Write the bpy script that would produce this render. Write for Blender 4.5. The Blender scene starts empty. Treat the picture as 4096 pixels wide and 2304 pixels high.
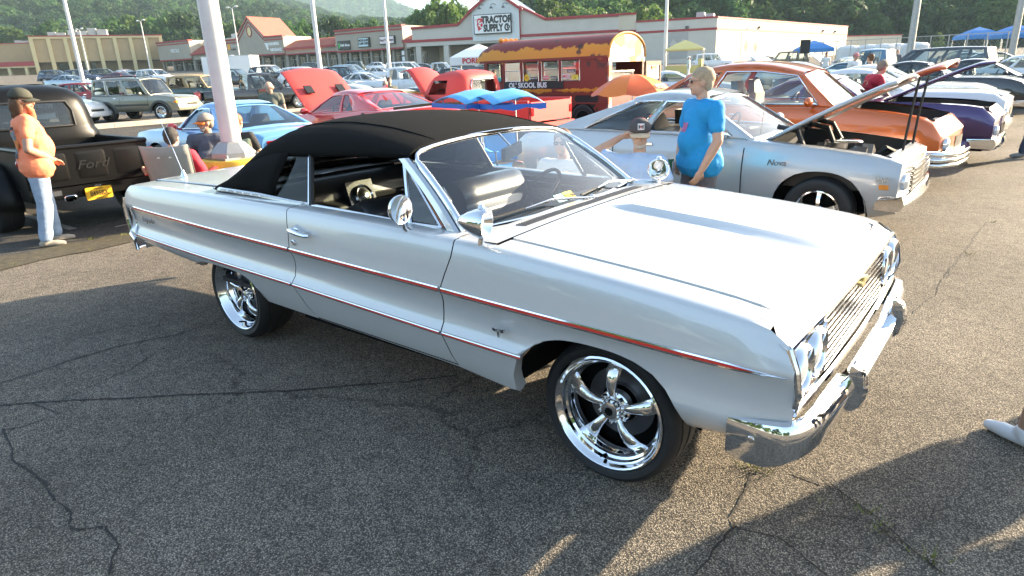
import bpy, bmesh, math, random
from mathutils import Vector, Matrix
R = math.radians
C = bpy.context.scene.collection
SC = bpy.context.scene
random.seed(7)
# ---------------------------------------------------------------- camera
cam_d = bpy.data.cameras.new('camera'); cam = bpy.data.objects.new('camera', cam_d); C.objects.link(cam)
cam_d.sensor_width = 36; cam_d.lens = 22.871; cam_d.clip_start = .05; cam_d.clip_end = 12000
YAW, PIT, ROL = .67587, .32319, -.03741
cy_, sy_, cp_, sp_ = math.cos(YAW), math.sin(YAW), math.cos(PIT), math.sin(PIT)
FW = Vector((-sy_*cp_, cy_*cp_, -sp_)); r0 = Vector((cy_, sy_, 0)); u0 = r0.cross(FW)
RT = r0*math.cos(ROL) + u0*math.sin(ROL); UP = -r0*math.sin(ROL) + u0*math.cos(ROL)
CAMP = Vector((2.7702, -3.0602, 1.7740))
cam.matrix_world = Matrix(((RT.x, UP.x, -FW.x, CAMP.x), (RT.y, UP.y, -FW.y, CAMP.y), (RT.z, UP.z, -FW.z, CAMP.z), (0, 0, 0, 1)))
SC.camera = cam
# ---------------------------------------------------------------- sky, sun, exposure
SUN_EL, SUN_AZ = R(18.5), R(26)          # azimuth measured from +Y towards +X
w = bpy.data.worlds.new('World'); SC.world = w; w.use_nodes = True
nt = w.node_tree; nt.nodes.clear()
sky = nt.nodes.new('ShaderNodeTexSky'); sky.sky_type = 'NISHITA'; sky.sun_disc = False
sky.sun_elevation = SUN_EL; sky.sun_rotation = SUN_AZ; sky.altitude = 300; sky.air_density = 1.0; sky.dust_density = 2.5; sky.ozone_density = 1.2
bgn = nt.nodes.new('ShaderNodeBackground'); bgn.inputs['Strength'].default_value = .095
outn = nt.nodes.new('ShaderNodeOutputWorld')
nt.links.new(sky.outputs[0], bgn.inputs[0]); nt.links.new(bgn.outputs[0], outn.inputs[0])
sun_d = bpy.data.lights.new('sun', 'SUN'); sun_d.energy = 5; sun_d.angle = R(.6); sun_d.color = (1, .82, .58)
sun = bpy.data.objects.new('sun', sun_d); C.objects.link(sun)
sdir = Vector((math.sin(SUN_AZ)*math.cos(SUN_EL), math.cos(SUN_AZ)*math.cos(SUN_EL), math.sin(SUN_EL)))
sun.rotation_euler = sdir.to_track_quat('Z', 'Y').to_euler()
SC.view_settings.view_transform = 'Standard'; SC.view_settings.look = 'None'; SC.view_settings.gamma = 1
SC.view_settings.use_curve_mapping = False; SC.view_settings.exposure = 2.42
SC.cycles.max_bounces = 8; SC.cycles.transparent_max_bounces = 24; SC.cycles.caustics_reflective = False; SC.cycles.caustics_refractive = False
SC.cycles.sample_clamp_indirect = 6
# ---------------------------------------------------------------- materials
MATS = {}
def mat(name, col, rough=.5, metal=0, coat=0, spec=.5, var=0, vscale=8, bump=0, bscale=60, trans=0, emit=0, flake=0):
    if name in MATS: return MATS[name]
    m = bpy.data.materials.new(name); m.use_nodes = True; t = m.node_tree; b = t.nodes['Principled BSDF']
    b.inputs['Base Color'].default_value = (*col, 1); b.inputs['Roughness'].default_value = rough
    b.inputs['Metallic'].default_value = metal; b.inputs['Specular IOR Level'].default_value = spec
    if coat: b.inputs['Coat Weight'].default_value = coat; b.inputs['Coat Roughness'].default_value = .02
    if trans: b.inputs['Transmission Weight'].default_value = trans
    if emit: b.inputs['Emission Color'].default_value = (*col, 1); b.inputs['Emission Strength'].default_value = emit
    if var or bump:
        tc = t.nodes.new('ShaderNodeTexCoord')
    if var:
        n = t.nodes.new('ShaderNodeTexNoise'); n.inputs['Scale'].default_value = vscale; n.inputs['Detail'].default_value = 6; n.inputs['Roughness'].default_value = .65
        t.links.new(tc.outputs['Object'], n.inputs['Vector'])
        rp = t.nodes.new('ShaderNodeMapRange'); rp.inputs[1].default_value = .25; rp.inputs[2].default_value = .75; rp.inputs[3].default_value = 1-var; rp.inputs[4].default_value = 1+var
        t.links.new(n.outputs[0], rp.inputs[0])
        mx = t.nodes.new('ShaderNodeMix'); mx.data_type = 'RGBA'; mx.blend_type = 'MULTIPLY'; mx.inputs[0].default_value = 1
        mx.inputs[6].default_value = (*col, 1); t.links.new(rp.outputs[0], mx.inputs[7]); t.links.new(mx.outputs[2], b.inputs['Base Color'])
    if bump:
        n2 = t.nodes.new('ShaderNodeTexNoise'); n2.inputs['Scale'].default_value = bscale; n2.inputs['Detail'].default_value = 4
        t.links.new(tc.outputs['Object'], n2.inputs['Vector'])
        bp = t.nodes.new('ShaderNodeBump'); bp.inputs['Strength'].default_value = bump; bp.inputs['Distance'].default_value = .02
        t.links.new(n2.outputs[0], bp.inputs['Height']); t.links.new(bp.outputs[0], b.inputs['Normal'])
    MATS[name] = m; return m
def paint(name, col, metal=.0, rough=.35, coat=1.0): return mat(name, col, rough, metal, coat, var=.02, vscale=40)
def glass(name, tint=(.75, .82, .82), refl=1.0):
    if name in MATS: return MATS[name]
    m = bpy.data.materials.new(name); m.use_nodes = True; t = m.node_tree; t.nodes.clear()
    o = t.nodes.new('ShaderNodeOutputMaterial'); tr = t.nodes.new('ShaderNodeBsdfTransparent'); tr.inputs[0].default_value = (*tint, 1)
    gl = t.nodes.new('ShaderNodeBsdfGlossy'); gl.inputs['Roughness'].default_value = .02; gl.inputs[0].default_value = (refl, refl, refl, 1)
    fr = t.nodes.new('ShaderNodeFresnel'); fr.inputs[0].default_value = 1.62
    mx = t.nodes.new('ShaderNodeMixShader'); t.links.new(fr.outputs[0], mx.inputs[0]); t.links.new(tr.outputs[0], mx.inputs[1]); t.links.new(gl.outputs[0], mx.inputs[2])
    t.links.new(mx.outputs[0], o.inputs[0]); MATS[name] = m; return m
CHROME = mat('chrome', (.82, .82, .83), .06, 1)
CHROME_S = mat('satin_chrome', (.7, .7, .71), .2, 1)
BLACK = mat('black_plastic', (.012, .012, .013), .5)
DARK = mat('dark_void', (.006, .006, .006), .9, spec=.1)
RUBBER = mat('tyre_rubber', (.014, .014, .015), .62, var=.25, vscale=30)
GLASS = glass('car_glass')
GLASSD = glass('car_glass_tinted', (.22, .25, .26))
LENS = mat('lamp_lens', (.75, .77, .78), .12, .35, coat=1)
RED_L = mat('red_lens', (.35, .008, .008), .15, coat=1)
AMBER = mat('amber_lens', (.85, .28, .02), .2, coat=1)
WHITE = mat('white_paint', (.8, .8, .79), .45)
VINYL = mat('black_vinyl', (.018, .018, .019), .30, coat=.6, bump=.12, bscale=220)
INTER = mat('dark_interior', (.03, .03, .032), .6)
# ---------------------------------------------------------------- mesh helpers
class M:
    def __init__(s): s.v = []; s.f = []; s.mi = []
    def add(s, vs, fs, mi=0):
        b = len(s.v); s.v += [tuple(v) for v in vs]; s.f += [tuple(b+i for i in f) for f in fs]; s.mi += [mi]*len(fs); return s
    def quad(s, a, b, c, d, mi=0): return s.add([a, b, c, d], [(0, 1, 2, 3)], mi)
    def grid(s, rows, mi=0, closed_u=False, closed_v=False):
        n = len(rows[0]); m = len(rows); vs = [p for r in rows for p in r]; fs = []
        for i in range(m if closed_v else m-1):
            for j in range(n if closed_u else n-1):
                i2 = (i+1) % m; j2 = (j+1) % n
                fs.append((i*n+j, i*n+j2, i2*n+j2, i2*n+j))
        return s.add(vs, fs, mi)
    def fan(s, ring, mi=0): return s.add(ring, [tuple(range(len(ring)))], mi)
    def box(s, x0, x1, y0, y1, z0, z1, mi=0):
        v = [(x, y, z) for x in (x0, x1) for y in (y0, y1) for z in (z0, z1)]
        return s.add(v, [(0, 1, 3, 2), (4, 6, 7, 5), (0, 4, 5, 1), (2, 3, 7, 6), (0, 2, 6, 4), (1, 5, 7, 3)], mi)
    def obox(s, c, ax, ay, az, mi=0):
        c = Vector(c); ax, ay, az = Vector(ax), Vector(ay), Vector(az)
        v = [c+ax*i+ay*j+az*k for i in (-1, 1) for j in (-1, 1) for k in (-1, 1)]
        return s.add(v, [(0, 1, 3, 2), (4, 6, 7, 5), (0, 4, 5, 1), (2, 3, 7, 6), (0, 2, 6, 4), (1, 5, 7, 3)], mi)
    def tube(s, pts, r, n=8, mi=0, closed=False, cap=True, flat=1.0, upv=None):
        pts = [Vector(p) for p in pts]; rings = []; k = len(pts); prev = None
        for i, p in enumerate(pts):
            if closed: d = pts[(i+1) % k]-pts[i-1]
            else: d = pts[min(i+1, k-1)]-pts[max(i-1, 0)]
            d = d.normalized() if d.length > 1e-9 else Vector((0, 0, 1))
            if upv is not None: a = Vector(upv)
            elif prev is None: a = Vector((0, 0, 1)) if abs(d.z) < .9 else Vector((1, 0, 0))
            else: a = prev
            e1 = (a - d*a.dot(d)); e1 = e1.normalized() if e1.length > 1e-6 else d.orthogonal().normalized(); prev = e1; e2 = d.cross(e1)
            rr = r[i] if isinstance(r, (list, tuple)) else r
            rings.append([tuple(p + e1*rr*math.cos(2*math.pi*j/n) + e2*rr*flat*math.sin(2*math.pi*j/n)) for j in range(n)])
        s.grid(rings, mi, closed_u=True, closed_v=closed)
        if cap and not closed: s.fan(rings[0][::-1], mi); s.fan(rings[-1], mi)
        return s
    def lathe(s, prof, origin=(0, 0, 0), axis='Y', n=24, mi=0, cap=False, a0=0, a1=2*math.pi):
        # prof: list of (radius, along axis)
        rows = []; o = Vector(origin); full = abs(a1-a0-2*math.pi) < 1e-6
        for r, h in prof:
            row = []
            for j in range(n if full else n+1):
                a = a0+(a1-a0)*j/n; ca, sa = r*math.cos(a), r*math.sin(a)
                p = {'Y': (ca, h, sa), 'X': (h, ca, sa), 'Z': (ca, sa, h)}[axis]
                row.append(tuple(o+Vector(p)))
            rows.append(row)
        s.grid(rows, mi, closed_u=full)
        if cap: s.fan(rows[0], mi); s.fan(rows[-1][::-1], mi)
        return s
    def ball(s, c, r, n=12, m=8, mi=0, zs=1.0, rot=None):
        rows = []; rx, ry, rz = (r, r, r) if not isinstance(r, (tuple, list)) else r
        for i in range(m+1):
            th = math.pi*i/m; row = []
            for j in range(n):
                a = 2*math.pi*j/n; p = Vector((rx*math.sin(th)*math.cos(a), ry*math.sin(th)*math.sin(a), rz*math.cos(th)))
                if rot: p = rot @ p
                row.append(tuple(Vector(c)+p))
            rows.append(row)
        return s.grid(rows, mi, closed_u=True)
    def prism(s, poly, z0, z1, mi=0, axis='Z'):
        f = {'Z': lambda a, b, c: (a, b, c), 'Y': lambda a, b, c: (a, c, b), 'X': lambda a, b, c: (c, a, b)}[axis]
        n = len(poly); v = [f(a, b, z0) for a, b in poly]+[f(a, b, z1) for a, b in poly]
        return s.add(v, [tuple(range(n))[::-1], tuple(range(n, 2*n))]+[(i, (i+1) % n, n+(i+1) % n, n+i) for i in range(n)], mi)
    def mirror_y(s):
        b = len(s.v); k = len(s.f)
        s.v += [(x, -y, z) for x, y, z in s.v]; s.f += [tuple(b+i for i in f)[::-1] for f in s.f[:k]]; s.mi += s.mi[:k]; return s
    def xf(s, mt): s.v = [tuple(mt @ Vector(v)) for v in s.v]; return s
def mesh_of(name, m, mats, smooth=35, clean=True, flip=False):
    me = bpy.data.meshes.new(name); me.from_pydata(m.v, [], m.f)
    mats = mats if isinstance(mats, (list, tuple)) else [mats]
    for x in mats: me.materials.append(x)
    if any(m.mi): me.polygons.foreach_set('material_index', m.mi)
    if clean:
        bm = bmesh.new(); bm.from_mesh(me); bmesh.ops.remove_doubles(bm, verts=bm.verts, dist=1e-4)
        bmesh.ops.dissolve_degenerate(bm, edges=bm.edges, dist=1e-5); bmesh.ops.recalc_face_normals(bm, faces=bm.faces); bm.to_mesh(me); bm.free()
    if smooth: 
        me.polygons.foreach_set('use_smooth', [True]*len(me.polygons)); me.set_sharp_from_angle(angle=R(smooth))
    me.update(); return me
def obj(name, m, mats, parent=None, smooth=35, label=None, clean=True, solid=0):
    me = mesh_of(name, m, mats, smooth, clean) if isinstance(m, M) else m
    o = bpy.data.objects.new(name, me); C.objects.link(o)
    if parent: o.parent = parent
    if label: o['label'] = label
    if solid:
        md = o.modifiers.new('thickness', 'SOLIDIFY'); md.thickness = solid; md.offset = -1
    return o
def thing(name, label, cat, loc=(0, 0, 0), rz=0, group=None):
    o = bpy.data.objects.new(name, None); o.empty_display_size = .3; C.objects.link(o); o.location = loc; o.rotation_euler = (0, 0, rz)
    o['label'] = label; o['category'] = cat
    if group: o['group'] = group
    return o
def tag(o, label, cat, group=None):
    o['label'] = label; o['category'] = cat
    if group: o['group'] = group
    return o
def kind(o, k, label=None):
    o['kind'] = k
    if label: o['label'] = label
    return o
def text_mesh(s, size, depth=.003, bold=0, font=None, align='CENTER', xs=1.0, shear=0, space=1.0):
    cu = bpy.data.curves.new('txt', 'FONT'); cu.body = s; cu.size = size; cu.extrude = depth; cu.align_x = align; cu.align_y = 'CENTER'; cu.offset = bold; cu.resolution_u = 3; cu.shear = shear; cu.space_character = space
    o = bpy.data.objects.new('txt', cu); C.objects.link(o)
    me = bpy.data.meshes.new_from_object(o.evaluated_get(bpy.context.evaluated_depsgraph_get())); bpy.data.objects.remove(o); bpy.data.curves.remove(cu)
    if xs != 1:
        for v in me.vertices: v.co.x *= xs
    return me
TEXTQ = []
def text(name, s, size, mt, parent, loc, xdir, ydir, depth=.003, bold=0, xs=1.0, shear=0, space=1.0, label=None):
    """flat lettering: xdir = reading direction, ydir = up direction of the letters"""
    x = Vector(xdir).normalized(); y = Vector(ydir); y = (y-x*y.dot(x)).normalized(); z = x.cross(y)
    TEXTQ.append((name, s, size, mt, parent, Matrix(((x.x, y.x, z.x, loc[0]), (x.y, y.y, z.y, loc[1]), (x.z, y.z, z.z, loc[2]), (0, 0, 0, 1))), depth, bold, xs, shear, space, label))
def flush_text():
    # one depsgraph pass for every piece of lettering
    tmp = []
    for q in TEXTQ:
        cu = bpy.data.curves.new('txt', 'FONT'); cu.body = q[1]; cu.size = q[2]; cu.extrude = q[6]; cu.align_x = 'CENTER'; cu.align_y = 'CENTER'
        cu.offset = q[7]; cu.resolution_u = 3; cu.shear = q[9]; cu.space_character = q[10]
        o = bpy.data.objects.new('txt', cu); C.objects.link(o); tmp.append(o)
    dg = bpy.context.evaluated_depsgraph_get()
    for o, q in zip(tmp, TEXTQ):
        me = bpy.data.meshes.new_from_object(o.evaluated_get(dg)); me.name = q[0]
        for v in me.vertices: v.co.x *= q[8]
        me.materials.clear(); me.materials.append(q[3])
        t = bpy.data.objects.new(q[0], me); C.objects.link(t); t.matrix_local = q[5]
        if q[4]: t.parent = q[4]
        if q[11]: t['label'] = q[11]
    for o in tmp: cu = o.data; bpy.data.objects.remove(o); bpy.data.curves.remove(cu)
def lin(x, pts):
    if x <= pts[0][0]: return pts[0][1]
    for (a, p), (b, q) in zip(pts, pts[1:]):
        if x <= b: return p+(q-p)*(x-a)/(b-a) if b > a else q
    return pts[-1][1]
def sp(x, pts):
    """smooth (Catmull-Rom, clamped) interpolation"""
    n = len(pts)
    if x <= pts[0][0]: return pts[0][1]
    if x >= pts[-1][0]: return pts[-1][1]
    for i in range(n-1):
        if x <= pts[i+1][0]:
            x0, y0 = pts[i]; x1, y1 = pts[i+1]; h = x1-x0; t = (x-x0)/h
            def sl(k):
                if k == 0 or k == n-1:
                    a, b = (0, 1) if k == 0 else (n-2, n-1)
                    return (pts[b][1]-pts[a][1])/(pts[b][0]-pts[a][0])
                d0 = (pts[k][1]-pts[k-1][1])/(pts[k][0]-pts[k-1][0]); d1 = (pts[k+1][1]-pts[k][1])/(pts[k+1][0]-pts[k][0])
                return 0 if d0*d1 <= 0 else 2*d0*d1/(d0+d1)
            m0, m1 = sl(i)*h, sl(i+1)*h
            return (2*t**3-3*t*t+1)*y0+(t**3-2*t*t+t)*m0+(-2*t**3+3*t*t)*y1+(t**3-t*t)*m1
def frange(a, b, n): return [a+(b-a)*i/n for i in range(n+1)]
def lerp(a, b, t): return a+(b-a)*t
def vl(a, b, t): return tuple(x+(y-x)*t for x, y in zip(a, b))
def rrect(w, h, r, n=4):
    p = []
    for cx, cy, a in ((w-r, h-r, 0), (-w+r, h-r, 90), (-w+r, -h+r, 180), (w-r, -h+r, 270)):
        for i in range(n+1): t = R(a+90*i/n); p.append((cx+r*math.cos(t), cy+r*math.sin(t)))
    return p
# ================================================================ ground
def terr(x, y): return .013*max(0, -x-14)+.011*max(0, -x-28)+.012*max(0, y-12)
def horizon_dir(px, d):
    """ground position lying d metres deep along the view axis in the column px of the photograph (2576 wide); used once to lay the place out"""
    hy = 225-.0376*px; v = FW*1636.58+RT*(px-1288)-UP*(hy-724.5); return CAMP+v*(d/(v.dot(FW)))
def spot(px, d):
    p = horizon_dir(px, d); return (p.x, p.y, terr(p.x, p.y))
def nodes(name):
    m = bpy.data.materials.new(name); m.use_nodes = True; MATS[name] = m; t = m.node_tree; return m, t, t.nodes['Principled BSDF'], (lambda k, **kw: _nd(t, k, **kw)), t.links.new
def _nd(t, k, **kw):
    n = t.nodes.new('ShaderNode'+k)
    for a, v in kw.items():
        if a.startswith('i_'): n.inputs[a[2:].replace('_', ' ')].default_value = v
        elif a.startswith('n_'): n.inputs[int(a[2:])].default_value = v
        else: setattr(n, a, v)
    return n
def asphalt(name, c0, c1, dark, crack=1.0):
    m, t, b, N, L = nodes(name)
    tc = N('TexCoord'); O = tc.outputs['Object']
    v = N('TexVoronoi', i_Scale=150.0); L(O, v.inputs['Vector']); v2 = N('TexVoronoi', i_Scale=47.0); L(O, v2.inputs['Vector'])
    r = N('ValToRGB'); r.color_ramp.elements[0].position = 0; r.color_ramp.elements[0].color = (*[q*.72 for q in c0], 1); r.color_ramp.elements[1].position = 1; r.color_ramp.elements[1].color = (*[q*1.5 for q in c1], 1)
    for p_, cc in ((.35, c0), (.8, c1)): e = r.color_ramp.elements.new(p_); e.color = (*cc, 1)
    sep = N('SeparateColor'); L(v.outputs['Color'], sep.inputs[0]); L(sep.outputs[0], r.inputs[0])
    # tar between the stones
    mr = N('MapRange', n_1=.25, n_2=.62, n_3=0.0, n_4=1.0); L(v.outputs['Distance'], mr.inputs[0])
    mx = N('Mix', data_type='RGBA'); mx.inputs[7].default_value = (*dark, 1); L(mr.outputs[0], mx.inputs[0]); L(r.outputs[0], mx.inputs[6])
    # patches, wear
    n1 = N('TexNoise', i_Scale=.45, i_Detail=8.0, i_Roughness=.7); L(O, n1.inputs['Vector']); m1 = N('MapRange', n_1=.3, n_2=.7, n_3=.72, n_4=1.25); L(n1.outputs[0], m1.inputs[0])
    n3 = N('TexNoise', i_Scale=9.0, i_Detail=5.0, i_Roughness=.7); L(O, n3.inputs['Vector']); m3 = N('MapRange', n_1=.3, n_2=.7, n_3=.80, n_4=1.2); L(n3.outputs[0], m3.inputs[0])
    mu = N('Math', operation='MULTIPLY'); L(m1.outputs[0], mu.inputs[0]); L(m3.outputs[0], mu.inputs[1])
    n5 = N('TexNoise', i_Scale=1.1, i_Detail=5.0, i_Roughness=.6); L(O, n5.inputs['Vector']); m5 = N('MapRange', n_1=.60, n_2=.72, n_3=1.0, n_4=.68); L(n5.outputs[0], m5.inputs[0]); mu5 = N('Math', operation='MULTIPLY'); L(mu.outputs[0], mu5.inputs[0]); L(m5.outputs[0], mu5.inputs[1]); mu = mu5
    x2 = N('Mix', data_type='RGBA', blend_type='MULTIPLY', n_0=1.0); L(mx.outputs[2], x2.inputs[6]); L(mu.outputs[0], x2.inputs[7])
    # hairline cracks
    dn = N('TexNoise', i_Scale=2.2, i_Detail=6.0, i_Roughness=.65); L(O, dn.inputs['Vector']); ad = N('Mix', data_type='VECTOR', n_0=.30); L(O, ad.inputs[4]); L(dn.outputs['Color'], ad.inputs[5])
    cr = N('TexVoronoi', feature='DISTANCE_TO_EDGE', i_Scale=.62); L(ad.outputs[1], cr.inputs['Vector']); cm = N('MapRange', n_1=.002, n_2=.008, n_3=1.0, n_4=0.0); L(cr.outputs['Distance'], cm.inputs[0])
    mk = N('TexNoise', i_Scale=.33, i_Detail=2.0); L(O, mk.inputs['Vector']); mm = N('MapRange', n_1=.50, n_2=.60, n_3=0.0, n_4=.45*crack); L(mk.outputs[0], mm.inputs[0])
    cmu = N('Math', operation='MULTIPLY'); L(cm.outputs[0], cmu.inputs[0]); L(mm.outputs[0], cmu.inputs[1])
    x3 = N('Mix', data_type='RGBA'); x3.inputs[7].default_value = (.015, .014, .012, 1); L(cmu.outputs[0], x3.inputs[0]); L(x2.outputs[2], x3.inputs[6]); L(x3.outputs[2], b.inputs['Base Color'])
    b.inputs['Roughness'].default_value = .85; b.inputs['Specular IOR Level'].default_value = .12
    bp = N('Bump', i_Strength=.6, i_Distance=.006); iv = N('Math', operation='SUBTRACT'); iv.inputs[0].default_value = 1; L(v.outputs['Distance'], iv.inputs[1])
    a2 = N('Math', operation='MULTIPLY_ADD'); L(sep.outputs[1], a2.inputs[0]); a2.inputs[1].default_value = .7; L(iv.outputs[0], a2.inputs[2]); L(a2.outputs[0], bp.inputs['Height']); L(bp.outputs[0], b.inputs['Normal'])
    return m
ASPH = asphalt('worn_asphalt', (.245, .212, .168), (.35, .302, .238), (.07, .064, .056))
ASPH2 = asphalt('old_asphalt', (.115, .105, .092), (.19, .17, .145), (.035, .034, .033), .6)
def sheet(name, xs, ys, m, dz=0, k='structure'):
    g = M().grid([[(x, y, terr(x, y)+dz) for x in xs] for y in ys]); o = obj(name, g, m, None, 0); o['kind'] = k; return o
gx = [-900, -600, -400, -300, -220, -160, -120, -90, -70, -50, -40, -34, -28, -26]+[-24, -20, -15, -10, -5, 0, 5, 10, 20, 40, 80, 160, 400]
gy = [-400, -160, -80, -40, -20, -10, 0, 6, 12, 20, 30, 45, 60, 80, 100, 130, 170, 230, 320, 600, 1000]
sheet('parking_lot', gx, gy, ASPH)
sheet('old_pavement', [-26, -22, -14, -9, -5.95], [-30, -16, -8, 0, 6, 12, 20, 30, 40], ASPH2, .004)
def organic_strip(name, pts, w0, w1, m, dz, kindv='structure'):
    rows = []
    for i, (x, y) in enumerate(pts):
        a = Vector(pts[max(0, i-1)]); b = Vector(pts[min(len(pts)-1, i+1)]); d = (b-a).normalized(); n = Vector((-d.y, d.x)); wl, wr_ = random.uniform(w0, w1), random.uniform(w0, w1)
        rows.append([(x+n.x*wl, y+n.y*wl, terr(x, y)+dz), (x, y, terr(x, y)+dz), (x-n.x*wr_, y-n.y*wr_, terr(x, y)+dz)])
    o = obj(name, M().grid(rows), m, None, 0); o['kind'] = kindv; return o
DIRT = mat('dirt_and_moss', (.062, .052, .030), .95, var=.6, vscale=14, bump=.6, bscale=90)
organic_strip('dirt_strip', [(-5.72+random.uniform(-.05, .05), y) for y in frange(-12, 14, 110)], .20, .36, DIRT, .009)
TAR = mat('crack_fill', (.016, .015, .014), .8, bump=.5, bscale=80)
def crackline(pts, w0=.006, w1=.02, jit=.03, seg=.07):
    P_ = []
    for (a, b) in zip(pts, pts[1:]):
        n = max(1, int(math.dist(a, b)/.028)); ox = oy = 0.0
        for i in range(n): t = i/n; ox = ox*.82+random.uniform(-jit, jit)*.45; oy = oy*.82+random.uniform(-jit, jit)*.45; P_.append((lerp(a[0], b[0], t)+ox, lerp(a[1], b[1], t)+oy))
    P_.append(pts[-1]); return organic_strip('pavement_crack', P_, w0*.35, w1*.72, TAR, .005)
def gpt(px, py):     # ground point seen at that place of the photograph
    v = FW*1636.58+RT*(px-1288)-UP*(py-724.5); t = -CAMP.z/v.z; p = CAMP+v*t; return (p.x, p.y)
CRK = [([(1150, 945), (1000, 962), (850, 975), (700, 985), (560, 990), (300, 1003), (160, 1010), (80, 1015), (0, 1022)], .006, .016, .012), ([(560, 808), (440, 843), (330, 865), (200, 900), (100, 935), (0, 965)], .005, .012, .015), ([(10, 1080), (32, 1130), (30, 1155), (70, 1180), (120, 1230), (150, 1270), (180, 1290), (175, 1325), (200, 1335), (270, 1325), (280, 1350), (300, 1375), (280, 1410), (275, 1449)], .003, .011, .008),
       ([(80, 1015), (150, 1040), (60, 1075), (0, 1085)], .003, .007, .01), ([(420, 870), (330, 930), (200, 985), (130, 1020)], .002, .006, .012), ([(540, 775), (470, 800), (330, 820), (230, 840), (90, 880)], .002, .006, .015), ([(1990, 1190), (2110, 1235), (2200, 1300), (2300, 1390), (2380, 1449)], .003, .009, .010), ([(2020, 1290), (2110, 1300), (2200, 1320), (2290, 1400)], .002, .006, .01), ([(2040, 1180), (2120, 1245), (2130, 1290)], .002, .005, .01),
       ([(1890, 1200), (1860, 1260), (1840, 1300), (1850, 1330), (1800, 1380), (1750, 1449)], .003, .010, .012), ([(1850, 1330), (1950, 1350), (2000, 1385), (2080, 1449)], .003, .008, .010), ([(2400, 670), (2360, 730), (2330, 760), (2300, 790)], .003, .008, .02), ([(2480, 560), (2420, 640), (2380, 700)], .003, .009, .02), ([(2330, 660), (2400, 690), (2576, 700)], .002, .005, .02), ([(420, 790), (350, 870), (370, 905), (280, 950)], .002, .005, .012)]
for pts, a, b, jt in CRK: crackline([gpt(*q) for q in pts], a, b, jt)
WORN = mat('worn_white_paint', (.27, .245, .205), .9, var=.5, vscale=30)
for (a, b), wdt in (((gpt(290, 572), gpt(345, 560)), .03), ((gpt(455, 560), gpt(498, 540)), .03)):
    d = Vector((b[0]-a[0], b[1]-a[1])).normalized(); n = Vector((-d.y, d.x))*wdt
    o = obj('parking_line', M().quad((a[0]+n.x, a[1]+n.y, .007), (b[0]+n.x, b[1]+n.y, .007), (b[0]-n.x, b[1]-n.y, .007), (a[0]-n.x, a[1]-n.y, .007)), WORN, None, 0); o['kind'] = 'structure'
for i in range(7): 
    y0 = -3+2.9*i; o = obj('parking_line', M().quad((-12.2, y0-.05, .0095), (-6.9, y0-.05, .0095), (-6.9, y0+.05, .0095), (-12.2, y0+.05, .0095)), WORN, None, 0); o['kind'] = 'structure'
# grass tufts in the joints
GR = mat('grass_blade', (.16, .17, .03), .7); gm_ = M()
for (x, y), n in [(gpt(320, 592), 40), (gpt(230, 603), 30), (gpt(425, 575), 18), (gpt(1895, 1180), 26), (gpt(1925, 1190), 18), (gpt(2175, 1295), 14), (gpt(2210, 1335), 16), (gpt(2342, 1405), 26), (gpt(2080, 1270), 8), (gpt(2440, 640), 14), (gpt(2500, 560), 12)]+[((-5.72+random.uniform(-.25, .25), y), 8) for y in frange(-4, 6, 14)]:
    for k in range(n):
        a = random.uniform(0, 6.28); r = abs(random.gauss(0, .035)); bx, by = x+r*math.cos(a), y+r*math.sin(a); hgt = random.uniform(.015, .05); a2 = random.uniform(0, 6.28); dx, dy = .003*math.cos(a2), .003*math.sin(a2); lx, ly = hgt*.6*math.cos(a), hgt*.6*math.sin(a)
        gm_.add([(bx-dx, by-dy, .004), (bx+dx, by+dy, .004), (bx+lx, by+ly, hgt)], [(0, 1, 2)])
kind(obj('grass', gm_, GR, None, 0, clean=False), 'stuff')
CONC = mat('kerb_concrete', (.38, .34, .28), .85, var=.25, vscale=3, bump=.2, bscale=40)
kb = M(); 
for i in range(11):
    y0 = 2+3.05*i; kb = M().add(*(lambda m: (m.v, m.f))(M().box(-26.9, -26.1, y0, y0+3.03, .1, .32))); o = obj('kerb_stone', kb, CONC, None, 0); o['kind'] = 'structure'
# ================================================================ shopping centre
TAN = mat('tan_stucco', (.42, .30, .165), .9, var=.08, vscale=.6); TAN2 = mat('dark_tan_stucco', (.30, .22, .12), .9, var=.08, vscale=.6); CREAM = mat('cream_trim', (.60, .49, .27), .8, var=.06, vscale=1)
GREYT = mat('warm_grey_stucco', (.37, .325, .26), .9, var=.07, vscale=.6); LGREY = mat('light_grey_stucco', (.54, .50, .44), .9, var=.07, vscale=.5); PALE = mat('pale_block_and_lit_sides', (.60, .53, .41), .9, var=.06, vscale=.5)  # PALE: pale walls, also side faces whose sunlight is put into the colour
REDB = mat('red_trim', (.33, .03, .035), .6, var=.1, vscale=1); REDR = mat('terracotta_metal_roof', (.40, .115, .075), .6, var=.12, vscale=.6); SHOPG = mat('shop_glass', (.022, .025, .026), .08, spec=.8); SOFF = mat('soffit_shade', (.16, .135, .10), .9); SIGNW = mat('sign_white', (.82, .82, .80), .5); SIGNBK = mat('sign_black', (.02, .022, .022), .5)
HVAC = mat('hvac_grey', (.42, .42, .41), .6, .2, var=.1, vscale=1)
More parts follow.
